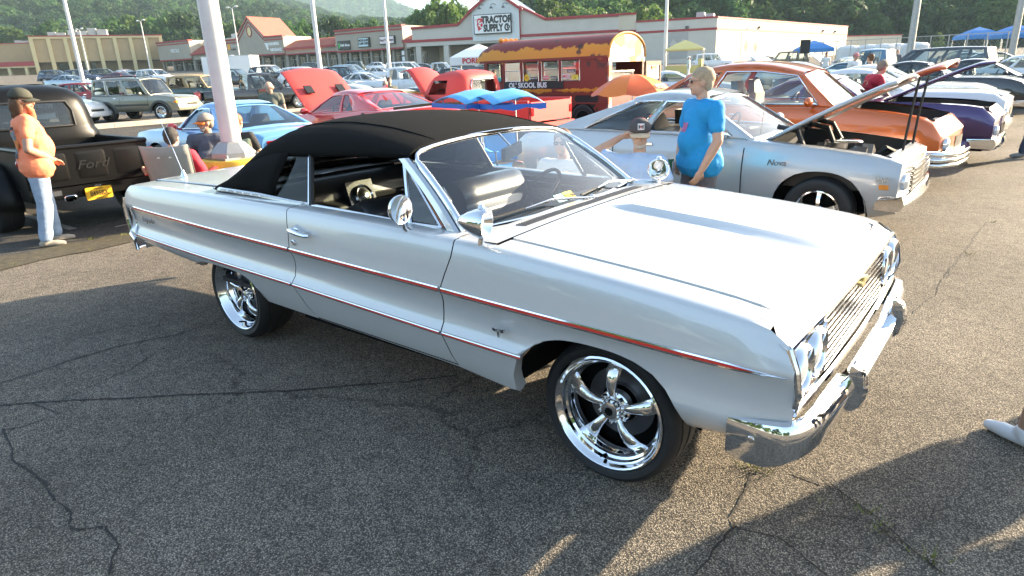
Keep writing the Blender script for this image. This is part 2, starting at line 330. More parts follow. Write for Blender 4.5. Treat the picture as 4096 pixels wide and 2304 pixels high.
class Fr:
    """wall frame: s along the wall (left to right seen from the lot), o outwards (towards the lot), z up"""
    def __init__(f, T, a, b):
        f.T = T; f.o = Vector((a[0], a[1], 0)); d = Vector((b[0]-a[0], b[1]-a[1], 0)); f.L = d.length; f.e = d/f.L; f.n = Vector((f.e.y, -f.e.x, 0)); f.off = T.location
    def p(f, s, o, z): v = f.o+f.e*s+f.n*o-Vector(f.off); return (v.x, v.y, v.z+z)
    def box(f, m, s0, s1, o0, o1, z0, z1):
        v = [f.p(s, o, z) for s in (s0, s1) for o in (o0, o1) for z in (z0, z1)]
        return m.add(v, [(0, 1, 3, 2), (4, 6, 7, 5), (0, 4, 5, 1), (2, 3, 7, 6), (0, 2, 6, 4), (1, 5, 7, 3)])
    def part(f, name, mt, *bx, label=None):
        m = M()
        for b in bx: f.box(m, *b)
        return obj(name, m, mt, f.T, 0, label)
    def poly(f, name, mt, pts, o0, o1):   # extruded outline in (s,z)
        n = len(pts); m = M().add([f.p(s, o0, z) for s, z in pts]+[f.p(s, o1, z) for s, z in pts], [tuple(range(n)), tuple(range(n, 2*n))[::-1]]+[(i, (i+1) % n, n+(i+1) % n, n+i) for i in range(n)]); return obj(name, m, mt, f.T, 0)
    def txt(f, name, s, size, mt, at, o, z, **kw): text(name, s, size, mt, kw.pop('parent', f.T), f.p(at, o, z), f.e, (0, 0, 1), .02, **kw)
# --- big empty store on the left
a, b = spot(104, 168), spot(424, 180); T = thing('store_building', 'big tan empty store with tall pilasters, far left of the shopping centre', 'building', (a[0], a[1], 0))
F = Fr(T, a, b); zb_, zt = 3.6, 14.0; Ls = F.L
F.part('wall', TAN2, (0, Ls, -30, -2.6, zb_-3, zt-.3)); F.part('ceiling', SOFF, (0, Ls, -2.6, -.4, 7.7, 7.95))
n = 8
for i in range(n):
    s0 = Ls*i/n
    F.part('pilaster', CREAM, (s0-.1, s0+.75, -.5, .35, zb_-2, zt-.5))
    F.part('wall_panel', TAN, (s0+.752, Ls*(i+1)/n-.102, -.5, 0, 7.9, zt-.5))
    if i in (1, 2, 3): F.part('entrance', SHOPG, (s0+(.9 if i < 3 else .75), s0+(Ls/n-.25 if i < 3 else 2.0), -2.6, -2.5, zb_-1, 7.6))
F.part('pilaster', CREAM, (Ls-.3, Ls+.5, -.5, .35, zb_-2, zt-.5)); F.part('parapet', CREAM, (-.1, Ls+.5, -.6, .36, zt-.498, zt)); F.part('coping', REDB, (-.2, Ls+.6, -.8, .45, zt+.002, zt+.25))
F.part('side_wall', GREYT, (-.12, -.02, -30, -.5, zb_-3, zt-.3))
Fl = Fr(T, spot(-120, 166), a); 
Fl.part('annex_wall', TAN, (0, Fl.L, -26, -2.9, zb_-3, 12.6)); Fl.part('annex_coping', REDR, (0, Fl.L, -26, -2.8, 12.602, 12.85)); Fl.part('canopy', REDB, (0, Fl.L-.2, -2.898, .2, 7.1, 8.2)); Fl.part('canopy_beam', CREAM, (0, Fl.L-.2, -.6, .1, 6.75, 7.098))
for i in range(6): s0 = Fl.L-.4-4.1*(i+.6); Fl.part('canopy_post', CREAM, (s0, s0+.7, -.6, 0, zb_-2, 6.748))
for i, (s0, w_, h_) in enumerate(((-4.6, 3.2, 1.5), (-1.2, 3.6, 2.6), (3.0, 4.2, 2.3), (7.6, 4.6, 2.9), (12.2, 4.6, 3.6))):
    F.part('rooftop_unit', HVAC, (s0+.1, s0+w_*.45, -12, -8, zt-1.2 if s0 > 1 else 12.0, (zt if s0 > 1 else 12.6)+h_*.7), (s0+w_*.5, s0+w_, -12, -7, zt-1.2 if s0 > 1 else 12.0, (zt if s0 > 1 else 12.6)+h_*.6))
# --- strip of small shops
KP = [(418, 178), (497, 170), (583, 158), (728, 148), (858, 138), (1024, 128), (1048, 126)]
pts = [spot(*q) for q in KP]
T = thing('shop_strip', 'long low strip of small shops with red tiled roofs and a red edged gable', 'building', (pts[2][0], pts[2][1], 0))
def shopfront(F, zs_, gz, n, seed):
    random.seed(seed); L_ = F.L
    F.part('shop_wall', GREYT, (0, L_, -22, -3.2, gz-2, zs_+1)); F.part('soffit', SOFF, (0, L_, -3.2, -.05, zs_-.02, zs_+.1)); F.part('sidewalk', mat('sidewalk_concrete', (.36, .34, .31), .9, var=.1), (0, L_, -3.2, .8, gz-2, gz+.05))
    for i in range(n+1): s0 = (L_-.5)*i/n; F.part('column', mat('column_stucco', (.30, .27, .225), .9), (s0, s0+.5, -.65, -.1, gz, zs_))
    for i in range(n):
        s0, s1 = L_*i/n+.6, L_*(i+1)/n-.1; k = random.random()
        wf = F.part('shop_window', SHOPG, (s0+.1, s1-.1, -3.2, -3.1, gz+.5, zs_-.5)); m = M()
        for q in (s0+.1, s0+(s1-s0)*.33, s0+(s1-s0)*.66, s1-.2): F.box(m, q, q+.10, -3.1, -3.04, gz+.1, zs_-.5)
        F.box(m, s0+.1, s1-.1, -3.1, -3.045, zs_-1.2, zs_-1.1); obj('window_frame', m, mat('alu_frame', (.40, .40, .38), .4, .5), wf, 0)
        if k > .35:
            q = s0+(s1-s0)*.36; d = F.part('shop_door', SHOPG, (q, q+(s1-s0)*.28, -3.099, -3.07, gz+.1, gz+2.4)); m = M()
            for u in (q, q+(s1-s0)*.135, q+(s1-s0)*.27): F.box(m, u, u+.09, -3.07, -3.02, gz+.1, gz+2.4)
            F.box(m, q, q+(s1-s0)*.28, -3.07, -3.022, gz+2.4, gz+2.62); obj('door_frame', m, mat('door_white', (.6, .6, .58), .5), d, 0)
def bands(F, z1, L0=0, L1=None, o=.02):
    L1 = F.L if L1 is None else L1
    F.part('cornice', REDB, (L0-.1, L1+.1, -.5, o+.25, z1-.25, z1+.12)); F.part('trim_band', REDB, (L0, L1, -.3, o+.10, z1-.85, z1-.60))
fr_ = [Fr(T, pts[i], pts[i+1]) for i in range(6)]
zS = [7.3, 7.1, 6.95, 6.75, 6.5, 6.4]; gZ = [3.9, 3.6, 3.3, 3.05, 2.8, 2.65]
for i, nn in enumerate((3, 3, 5, 5, 6, 1)): shopfront(fr_[i], zS[i], gZ[i], nn, 40+i)
f = fr_[0]; f.part('fascia', GREYT, (0, f.L, -8, .5, zS[0], 12.0)); bands(f, 12.0, o=.5); f.part('fascia_side', PALE, (f.L-.02, f.L+.05, -8, .48, zS[0]+.4, 11.9))  # paler slab on the side: sunlight on that face is painted in
f.part('soffit_trim', REDB, (0, f.L, .502, .6, zS[0]-.05, zS[0]+.25)); f.txt('shop_sign', 'VEKOLS', 1.15, SIGNW, f.L*.55, .62, 9.6, bold=.03)
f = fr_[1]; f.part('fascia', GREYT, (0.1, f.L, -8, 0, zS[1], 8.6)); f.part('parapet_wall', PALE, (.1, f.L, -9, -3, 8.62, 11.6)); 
def slope_roof(f, z0, z1, o1, name='tiled_roof'):
    m = M(); k = int(f.L/.5)
    m.quad(f.p(0, .5, z0), f.p(f.L, .5, z0), f.p(f.L, o1, z1), f.p(0, o1, z1)); m.quad(f.p(0, .5, z0-.3), f.p(f.L, .5, z0-.3), f.p(f.L, .5, z0), f.p(0, .5, z0)); ro = obj(name, m, REDR, f.T, 0)
    m = M()
    for i in range(k+1):
        s = min(f.L-.03, i*.5); A, B_ = Vector(f.p(s, .5, z0+.03)), Vector(f.p(s, o1, z1+.03)); m.tube([A, B_], .035, 4)
    kind(obj('roof_rib', m, REDR, ro, 0, clean=False), 'stuff'); f.part('eave_band', REDB, (0, f.L, .502, .62, z0-.35, z0+.08))
slope_roof(f, 8.6, 10.6, -3); f.part('rooftop_unit', HVAC, (1, 4, -12, -9, 10, 12.4), (4.3, 7, -12, -9, 10, 13.3))
f = fr_[2]; g0, g1 = f.L*.235, f.L*.70
f.poly('gable_fascia', GREYT, [(0, zS[2]), (f.L, zS[2]), (f.L, 10.9), (g1, 10.9), ((g0+g1)/2, 15.1), (g0, 10.9), (0, 10.9)], -.6, .3)
f.part('roof_body', GREYT, (0, f.L, -20, -.602, 7, 10.2)); bands(f, 10.9, 0, g0, .3); bands(f, 10.9, g1, f.L, .3); f.part('soffit_trim', REDB, (0, f.L, .302, .42, zS[2]-.05, zS[2]+.25)); f.part('fascia_side', PALE, (f.L-.02, f.L+.05, -8, .28, 8.4, 10.8))  # fascia_side is a paler copy, its sunlit look lies in the colour
for s0, s1 in ((g0, 1), (g1, -1)):
    mid = (g0+g1)/2; m = M(); A, Bq = f.p(s0-s1*.3, .6, 10.75), f.p(mid, .6, 15.2); A2, B2 = f.p(s0-s1*.3, -9, 10.75), f.p(mid, -9, 15.2)
    up = (0, 0, .35); pl = lambda q: (q[0], q[1], q[2]+.35)
    m.quad(pl(A), pl(Bq), pl(B2), pl(A2)); m.quad(A, Bq, pl(Bq), pl(A)); m.quad(A, Bq, B2, A2); obj('gable_roof', m, REDR, T, 0)
    k1 = M(); A, Bq = Vector(f.p(s0+s1*.25, .36, 10.3)), Vector(f.p(mid, .36, 14.4)); k1.obox((A+Bq)/2, (Bq-A)/2, f.n*.06, (0, 0, .13)); obj('gable_trim', k1, REDB, T, 0)
o1 = M(); rg = [f.p((g0+g1)/2+.75*math.cos(q), .38, 12.3+1.1*math.sin(q)) for q in frange(0, 6.2832, 24)[:-1]]; o1.fan(rg); oc = obj('gable_medallion', o1, mat('gold_disc', (.72, .60, .30), .6), T, 0); obj('medallion_ring', M().tube(rg, .12, 6, closed=True), REDB, oc)
m = M(); f.box(m, 1.0, 1.9, .3, .38, 8.7, 9.9); obj('shop_logo', m, mat('orange_sign', (.85, .36, .03), .6), T, 0); f.txt('shop_sign', 'boost', .9, mat('sign_grey', (.55, .55, .53), .5), 3.2, .34, 9.5); f.txt('shop_sign', 'mobile', .7, SIGNBK, 2.9, .34, 8.75)
f.txt('shop_sign', 'FARMERS', .85, SIGNW, f.L-3.2, .34, 9.25, bold=.03); f.txt('shop_sign', 'INSURANCE', .85, SIGNW, f.L-2.7, .34, 8.0, bold=.03, xs=.8); m = M()
for q in range(3): m.add([f.p(f.L-6.4-.0*q+.25*q, .34, 9.6-.5*q), f.p(f.L-5.0, .34, 9.45-.5*q), f.p(f.L-5.2, .34, 9.0-.5*q), f.p(f.L-5.9+.2*q, .34, 9.1-.5*q)], [(0, 1, 2, 3)])
obj('wing_logo', m, SIGNW, T, 0)
f = fr_[3]; f.part('fascia', GREYT, (.1, f.L, -8, .1, zS[3], 8.0)); slope_roof(f, 8.1, 9.9, -3.4); f.part('soffit_trim', REDB, (0, f.L, .102, .2, zS[3]-.05, zS[3]+.22))
f = fr_[4]; f.part('fascia', GREYT, (0, f.L, -10, .4, zS[4], 10.75)); bands(f, 10.75, o=.4); f.part('soffit_trim', REDB, (0, f.L, .402, .5, zS[4]-.05, zS[4]+.25)); f.part('fascia_side', PALE, (f.L-.02, f.L+.05, -10, .38, 7.8, 10.6))  # pale side slab again carries the sunlit face as colour
sg = f.part('shop_sign', SIGNBK, (.8, 4.3, .402, .7, 6.95, 8.7)); m = M(); f.box(m, 1.05, 1.45, .702, .72, 7.3, 8.3); obj('sign_logo', m, mat('green_sign', (.05, .45, .08), .6), sg, 0); f.txt('sign_text', 'H&R Block', .62, SIGNW, 2.95, .71, 7.8, parent=sg, bold=.02)
sg = f.part('shop_sign', SIGNBK, (f.L*.365, f.L*.535, .402, .75, 7.2, 9.0)); m = M(); f.box(m, f.L*.365+.12, f.L*.535-.35, .752, .77, 7.32, 8.88); obj('sign_face', m, mat('sign_pale_blue', (.55, .70, .74), .5), sg, 0); f.txt('sign_text', 'HIGHLAND', .62, SIGNBK, f.L*.445, .775, 8.45, parent=sg, bold=.03, xs=.85); f.txt('sign_text', 'COMPUTERS', .62, SIGNBK, f.L*.445, .775, 7.85, parent=sg, bold=.03, xs=.78)
sg = f.part('shop_sign', SIGNBK, (f.L*.685, f.L*.90, .402, .75, 7.45, 8.95)); m = M(); f.box(m, f.L*.685+.1, f.L*.90-.2, .752, .77, 7.57, 8.83); obj('sign_face', m, mat('sign_pink_white', (.75, .66, .64), .5), sg, 0); f.txt('sign_text', 'King of Tails Tobacco', .56, mat('sign_maroon', (.10, .01, .02), .5), f.L*.79, .775, 8.2, parent=sg, bold=.02, xs=.72)
f = fr_[5]; f.part('fascia', GREYT, (.1, f.L, -8, .1, zS[5], 7.8)); slope_roof(f, 7.9, 9.3, -3)
m = M()
for z0 in (4.2, 5.3): fr_[4].box(m, fr_[4].L-.9, fr_[4].L-.2, .0, .05, z0, z0+.8)
obj('notice_board', m, SIGNW, T, 0)
# --- farm supply store
a, b, b2 = spot(1044, 125), spot(1554, 115), spot(1598, 114.6); c_, e_ = spot(1798, 110), spot(2124, 160)
T = thing('farm_store', 'light grey farm supply store with red trim, white gable and large store sign', 'building', (b[0], b[1], 0))
F = Fr(T, a, b); Ls = F.L; zB = 2.2; up = .0
g0, g1 = Ls*.315, Ls*.545; q0, q1 = Ls*.24, Ls*.665
F.poly('parapet', LGREY, [(0, 7.75), (Ls, 7.75), (Ls, 10.1), (q1, 10.1), (g1, 12.4), (g0, 12.4), (q0, 10.0), (0, 9.8)], -1.0, 0)
m = M()
for (s0, z0), (s1, z1) in (((-.1, 9.85), (q0, 10.05)), ((q0, 10.05), (g0, 12.45)), ((g1, 12.45), (q1, 10.15)), ((q1, 10.15), (Ls+.1, 10.15))):
    A, B_ = Vector(F.p(s0, -.4, z0)), Vector(F.p(s1, -.4, z1)); cp = M().obox((A+B_)/2, (B_-A)/2, F.n*.7, (0, 0, .22)); obj('coping', cp, REDB, T, 0)
F.part('canopy_band', REDB, (-1.2, Ls, -1, .25, 7.32, 7.78)); F.part('canopy_soffit', LGREY, (-1.2, Ls, -7, .15, 6.6, 7.318)); F.part('back_wall', LGREY, (0, Ls, -40, -7, zB-2, 9.4)); F.part('wall_base', mat('brown_base', (.22, .16, .12), .9), (0, Ls, -7, -6.9, zB-2, zB+1.5)); F.part('sidewalk', mat('sidewalk_concrete', (.36, .34, .31), .9), (-1, Ls, -6.9, 1, zB-2, zB+.02))
for s0 in (.6, 6.2, 12.4, 18.6, 24.8, 30.9): 
    if s0 < Ls: F.part('column', LGREY, (s0, s0+1.0, -.9, .1, zB, 6.6))
F.part('stucco_bay', PALE, (2.4, 3.9, -6.898, -6.4, zB, 6.5)); F.part('store_entrance', SHOPG, (g0+2, g1-2, -6.898, -6.7, zB, 5.4))
WC = mat('white_corrugated', (.66, .70, .70), .5, var=.04, vscale=2)
F.poly('gable_wall', WC, [(g0, 7.0), (g1, 7.0), (g1, 12.4), ((g0+g1)/2, 15.2), (g0, 12.4)], -1, .45)
m = M()
for i in range(30):
    s = g0+.15+(g1-g0-.3)*i/29; h = 12.3+(2.7)*(1-abs(2*(s-g0)/(g1-g0)-1)); F.box(m, s, s+.05, .45, .48, 7.0, h)
kind(obj('siding_rib', m, WC, T, 0, clean=False), 'stuff')
for s0, s1 in ((g0, 1), (g1, -1)):
    mid = (g0+g1)/2; A, B_ = Vector(F.p(s0-s1*.7, 0, 12.0)), Vector(F.p(mid, 0, 15.45)); dv = (B_-A)
    r_ = M().obox((A+B_)/2-F.n*4.2, dv/2, F.n*5.0, (0, 0, .10)); ro = obj('gable_roof', r_, mat('white_metal_roof', (.72, .74, .74), .35, .3), T, 0); m = M()
    for k in range(20): A2 = A-F.n*(.4+.45*k)+Vector((0, 0, .13)); m.tube([A2, A2+dv], .05, 4)
    kind(obj('roof_seam', m, mat('white_metal_roof', (.72, .74, .74), .35), ro, 0, clean=False), 'stuff'); obj('gable_trim', M().obox((A+B_)/2+F.n*.85-Vector((0, 0, .18)), dv/2, F.n*.05, (0, 0, .3)), REDB, T, 0)
F.part('gable_corner', REDB, (g1, g1+.12, -1, .47, 7, 12.3))
s0, s1 = g0+.5, g1-1.4; sg = F.part('store_sign', SIGNBK, (s0, s1, .482, 1.0, 8.15, 11.45)); F.part('sign_face', SIGNW, (s0+.12, s1-.12, 1.002, 1.03, 8.27, 11.33)); W_ = s1-s0
m = M().add([F.p(s0+.35, 1.05, 10.9), F.p(s0+W_*.26, 1.05, 10.75), F.p(s0+W_*.235, 1.05, 9.2), F.p(s0+W_*.12, 1.05, 8.65)], [(0, 1, 2, 3)]); obj('sign_logo', m, mat('sign_red', (.62, .03, .05), .5), sg, 0)
for ch, u, z in (('T', .085, 10.35), ('S', .15, 9.95), ('C', .205, 9.6)): F.txt('logo_letter', ch, 1.35, SIGNW, s0+W_*u, 1.08, z, parent=sg, bold=.03, xs=.75)
F.txt('sign_text', 'TRACTOR', 1.62, SIGNBK, s0+W_*.62, 1.06, 10.45, parent=sg, bold=.09, xs=.76); F.txt('sign_text', 'SUPPLY C', 1.62, SIGNBK, s0+W_*.60, 1.06, 9.05, parent=sg, bold=.09, xs=.68); F.txt('sign_text', 'o', 1.1, SIGNBK, s0+W_*.93, 1.06, 9.25, parent=sg, bold=.05); F.part('sign_dash', SIGNBK, (s0+W_*.90, s0+W_*.96, 1.032, 1.06, 8.62, 8.74))
for i in range(3):
    s = lerp(g0, g1, .2+.25*i); m = M(); m.tube([F.p(s+.6, .5, 13.0), F.p(s+.3, 1.0, 13.15), F.p(s, 1.3, 13.0), F.p(s, 1.4, 12.7)], .05, 5); m.lathe([(.08, 12.7), (.12, 12.6), (.40, 12.35)], axis='Z', n=10, origin=F.p(s, 1.4, 0)[:2]+(0,)); obj('barn_lamp', m, mat('lamp_dark', (.10, .10, .10), .5), T, 30)
F2 = Fr(T, b, b2); F2.part('parapet_return', PALE, (0, .3, -1, 0, 7.75, 10.1)); m = M(); F2.box(m, 0, F2.L, -14, -.2, 7.75, 10.1); obj('parapet_side', m, PALE, T, 0); F2.part('coping', REDB, (-.1, F2.L, -14, .1, 10.102, 10.4)); F2.part('trim_band', REDB, (0, F2.L, -.1, .1, 7.3, 7.6)); F2.part('wall', LGREY, (0, F2.L, -14, -.22, 0, 7.748))  # return and side in the paler tone: their sunlight is painted
F3 = Fr(T, b2, c_); L3 = F3.L; F3.part('wing_wall', LGREY, (0, L3, -20, 0, 0, 8.75)); F3.part('wing_coping', REDB, (0, L3+.1, -20, .1, 8.752, 9.05)); F3.part('trim_band', REDB, (0, L3+.05, .002, .08, 6.95, 7.3))
def diamonds(F, s0, s1, z0, z1, k):
    pn = F.part('wall_panel', mat('panel_grey', (.40, .38, .35), .9), (s0, s1, .002, .05, z0, z1)); 
    for i in range(2):
        for jx in range(k):
            cs, cz = lerp(s0, s1, (i+.5)/2), lerp(z0, z1, .30+.42*jx) if k > 1 else lerp(z0, z1, .55); r = (s1-s0)*.22; m = M().add([F.p(cs-r, .08, cz), F.p(cs, .08, cz-r*1.25), F.p(cs+r, .08, cz), F.p(cs, .08, cz+r*1.25)]+[F.p(cs-r, .05, cz), F.p(cs, .05, cz-r*1.25), F.p(cs+r, .05, cz), F.p(cs, .05, cz+r*1.25)], [(0, 1, 2, 3), (0, 4, 5, 1), (1, 5, 6, 2), (2, 6, 7, 3), (3, 7, 4, 0)]); obj('diamond', m, LGREY, pn, 0)
diamonds(F3, L3*.42, L3*.66, 2.6, 6.8, 1); F3.part('wall_lamp', mat('lamp_dark', (.10, .10, .10), .5), (L3*.62, L3*.66, .0, .3, 7.35, 7.75))
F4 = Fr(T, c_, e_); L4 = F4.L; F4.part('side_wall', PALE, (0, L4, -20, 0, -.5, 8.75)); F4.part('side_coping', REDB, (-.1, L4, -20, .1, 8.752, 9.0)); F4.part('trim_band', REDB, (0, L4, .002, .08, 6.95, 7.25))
diamonds(F4, L4*.14, L4*.26, 1.8, 6.7, 2)
for s in (.24, .74, .86): F4.part('wall_lamp', mat('lamp_dark', (.10, .10, .10), .5), (L4*s, L4*s+.5, 0, .4, 7.4, 7.8))
F5 = Fr(T, spot(2087, 163), spot(2262, 170)); F5.part('rear_wall', PALE, (0, F5.L, -14, 0, -1, 6.7)); F5.part('rear_coping', REDB, (-.1, F5.L+.1, -14, .1, 6.702, 6.98))
F3.part('rooftop_unit', HVAC, (L3*.70, L3*.80, -9, -6, 8.7, 10.2), (L3*.82, L3*.92, -9, -6, 8.7, 9.9)); F4.part('rooftop_unit', HVAC, (L4*.30, L4*.42, -9, -6, 8.6, 9.6))
# ================================================================ lamp posts
POLEM = mat('white_pole_paint', (.66, .64, .62), .45, var=.12, vscale=3); GALV = mat('galvanised_steel', (.36, .36, .35), .45, .6, var=.15, vscale=6)
def lamp_post(label, x, y, h, r0, r1, m, base=0, arms=True, basecol=None):
    z = terr(x, y); T = thing('lamp_post', label, 'lamp post', (x, y, z), 0, 'lamp posts of the car park')
    obj('pole', M().tube([(0, 0, base), (0, 0, base+h*.3), (0, 0, h)], [r0, lerp(r0, r1, .3), r1], 20), m, T)
    if base:
        bm_ = basecol or mat('yellow_concrete', (.72, .45, .05), .8, var=.25, vscale=6, bump=.2)
        obj('concrete_base', M().lathe([(.0, base), (.44, base), (.46, base-.03), (.46, 0)], axis='Z', n=28), bm_, T, 40)
    pl = M().box(-r0*2.1, r0*2.1, -r0*2.1, r0*2.1, base+.002, base+.03)
    for q in range(4): a_ = R(45+90*q); pl.lathe([(.02, base+.03), (.02, base+.07), (0, base+.07)], axis='Z', n=8, origin=(r0*2.4*math.cos(a_), r0*2.4*math.sin(a_), 0))
    obj('base_plate', pl, GALV, T, 0)
    obj('base_cover', M().lathe([(r0*2.3, base+.031), (r0*2.25, base+.09), (r0*1.35, base+.22), (r0*1.02, base+.24)], axis='Z', n=8), GALV, T, 0)
    if arms:
        for s in (-1, 1):
            am = obj('lamp_arm', M().tube([(0, 0, h), (s*.5, 0, h+.35), (s*1.1, 0, h+.45)], .05, 6), m, T)
            obj('lamp_head', M().ball((s*1.45, 0, h+.42), (.50, .24, .16), 10, 6), SIGNW, am, 60)
    return T
v = horizon_dir(556, 9.0); PX, PY = v.x, v.y
lamp_post('thick white light pole on a yellow concrete base beside the blue coupe', PX, PY, 10, .138, .118, POLEM, .72, False)
for lb, px, d, h, m in (('slim white light pole rising behind the black pickup cab', 212, 56, 16, POLEM), ('white light pole behind the raised red hood', 808, 46, 17, POLEM), ('white light pole in front of the tobacco shop sign', 982, 66, 17, POLEM), ('white light pole between the bus and the yellow tent', 1672, 60, 17, POLEM), ('grey light pole beside the chain link fence', 2288, 36, 14, GALV), ('grey light pole at the right edge behind the blue canopies', 2546, 38, 14, GALV)):
    p = spot(px, d); lamp_post(lb, p[0], p[1], h, .17 if m is POLEM else .19, .11 if m is POLEM else .14, m, 0, True)
for lb, px, d, zt in (('far double headed lamp post left of the tan store entrances', 232, 150, 88), ('double headed lamp post in front of the right end of the tan store', 385, 145, 68), ('double headed lamp post left of the red edged gable', 612, 128, 38)):
    p = spot(px, d); h = (225-.0376*px-zt)/1636.6*d+1.77-terr(p[0], p[1]); lamp_post(lb, p[0], p[1], h, .13, .08, POLEM, .5)
# ================================================================ trees and hills
def leaf_mat(name, c0, c1):
    m, t, b, N, L = nodes(name); tc = N('TexCoord'); n = N('TexNoise', i_Scale=.35, i_Detail=4.0); L(tc.outputs['Object'], n.inputs['Vector']); oi = N('ObjectInfo')
    r = N('ValToRGB'); r.color_ramp.elements[0].position = .3; r.color_ramp.elements[0].color = (*c0, 1); r.color_ramp.elements[1].position = .7; r.color_ramp.elements[1].color = (*c1, 1); L(n.outputs[0], r.inputs[0])
    mr = N('MapRange', n_3=.65, n_4=1.4); L(oi.outputs['Random'], mr.inputs[0]); x = N('Mix', data_type='RGBA', blend_type='MULTIPLY', n_0=1.0); L(r.outputs[0], x.inputs[6]); L(mr.outputs[0], x.inputs[7]); L(x.outputs[2], b.inputs['Base Color'])
    b.inputs['Roughness'].default_value = .6; b.inputs['Specular IOR Level'].default_value = .25
    tr = N('BsdfTranslucent'); L(x.outputs[2], tr.inputs[0]); mx = N('MixShader', n_0=.5); o = t.nodes['Material Output']; L(b.outputs[0], mx.inputs[1]); L(tr.outputs[0], mx.inputs[2]); L(mx.outputs[0], o.inputs[0]); return m
LEAF = leaf_mat('broad_leaves', (.042, .10, .026), (.09, .17, .04)); LEAFD = leaf_mat('dark_leaves', (.022, .050, .016), (.052, .095, .028)); LEAFL = leaf_mat('light_leaves', (.06, .12, .02), (.125, .19, .04)); BARK = mat('bark', (.07, .055, .04), .9, var=.3, vscale=6)
def crown_mesh(name, m, seed, n=2400, w=1.0, leaf=.05):
    rd = random.Random(seed); g = M(); cl = []
    for i in range(34):
        z = rd.uniform(.28, 1.0); rad = w*.42*math.sin(math.pi*min(1, (z-.16)/.86))**.7; a = rd.uniform(0, 6.28); q = rad*math.sqrt(rd.random()); cl.append((q*math.cos(a), q*math.sin(a), z-.04, rd.uniform(.09, .17)))
    for i in range(n):
        c = cl[rd.randrange(len(cl))]; v_ = Vector((rd.gauss(0, 1), rd.gauss(0, 1), rd.gauss(0, 1))).normalized(); rr = c[3]*rd.uniform(.55, 1.08); p = Vector(c[:3])+Vector((v_.x, v_.y, v_.z*.85))*rr
        nn = (v_+Vector((rd.gauss(0, .5), rd.gauss(0, .5), rd.gauss(0, .5)+.3))).normalized(); e1 = nn.orthogonal().normalized(); e2 = nn.cross(e1); s = leaf*rd.uniform(.5, 1.1); a = rd.uniform(0, 6.28); u = e1*math.cos(a)+e2*math.sin(a); w2 = nn.cross(u)
        g.add([p-u*s, p-w2*s*.55+u*s*.1, p+u*s, p+w2*s*.6], [(0, 1, 2, 3)])
    return mesh_of(name, g, m, 0, clean=False)
def trunk_mesh():
    g = M().tube([(0, 0, -.03), (.01, 0, .15), (0, .01, .35), (.01, 0, .6)], [.030, .022, .017, .008], 8)
    for a in range(5): t = R(72*a+20); g.tube([(0, 0, .22+.05*a), (.14*math.cos(t), .14*math.sin(t), .42+.06*a), (.22*math.cos(t), .22*math.sin(t), .52+.06*a)], [.011, .007, .003], 5)
    return mesh_of('trunk', g, BARK, 50)
TRK = trunk_mesh(); CRN = [crown_mesh('crown', LEAF, 1), crown_mesh('crown', LEAF, 2, w=.85), crown_mesh('crown', LEAFL, 3, w=1.1), crown_mesh('crown', LEAFD, 4), crown_mesh('crown', LEAFD, 5, w=1.15)]
TREES = []
def tree(label, px, d, topy, kindn, width=1.0, sink=0, group='trees behind the shopping centre'):
    p = horizon_dir(px, d); z0 = terr(p.x, p.y)-sink; h = (225-.0376*px-topy)/1636.6*d+CAMP.z-z0
    T = thing('tree', label, 'tree', (p.x, p.y, z0), random.uniform(0, 6.28), group); T.scale = (h*width, h*width, h)
    for nm, me in (('trunk', TRK), ('crown', CRN[kindn])): o = bpy.data.objects.new(nm, me); C.objects.link(o); o.parent = T
    TREES.append(T); return T
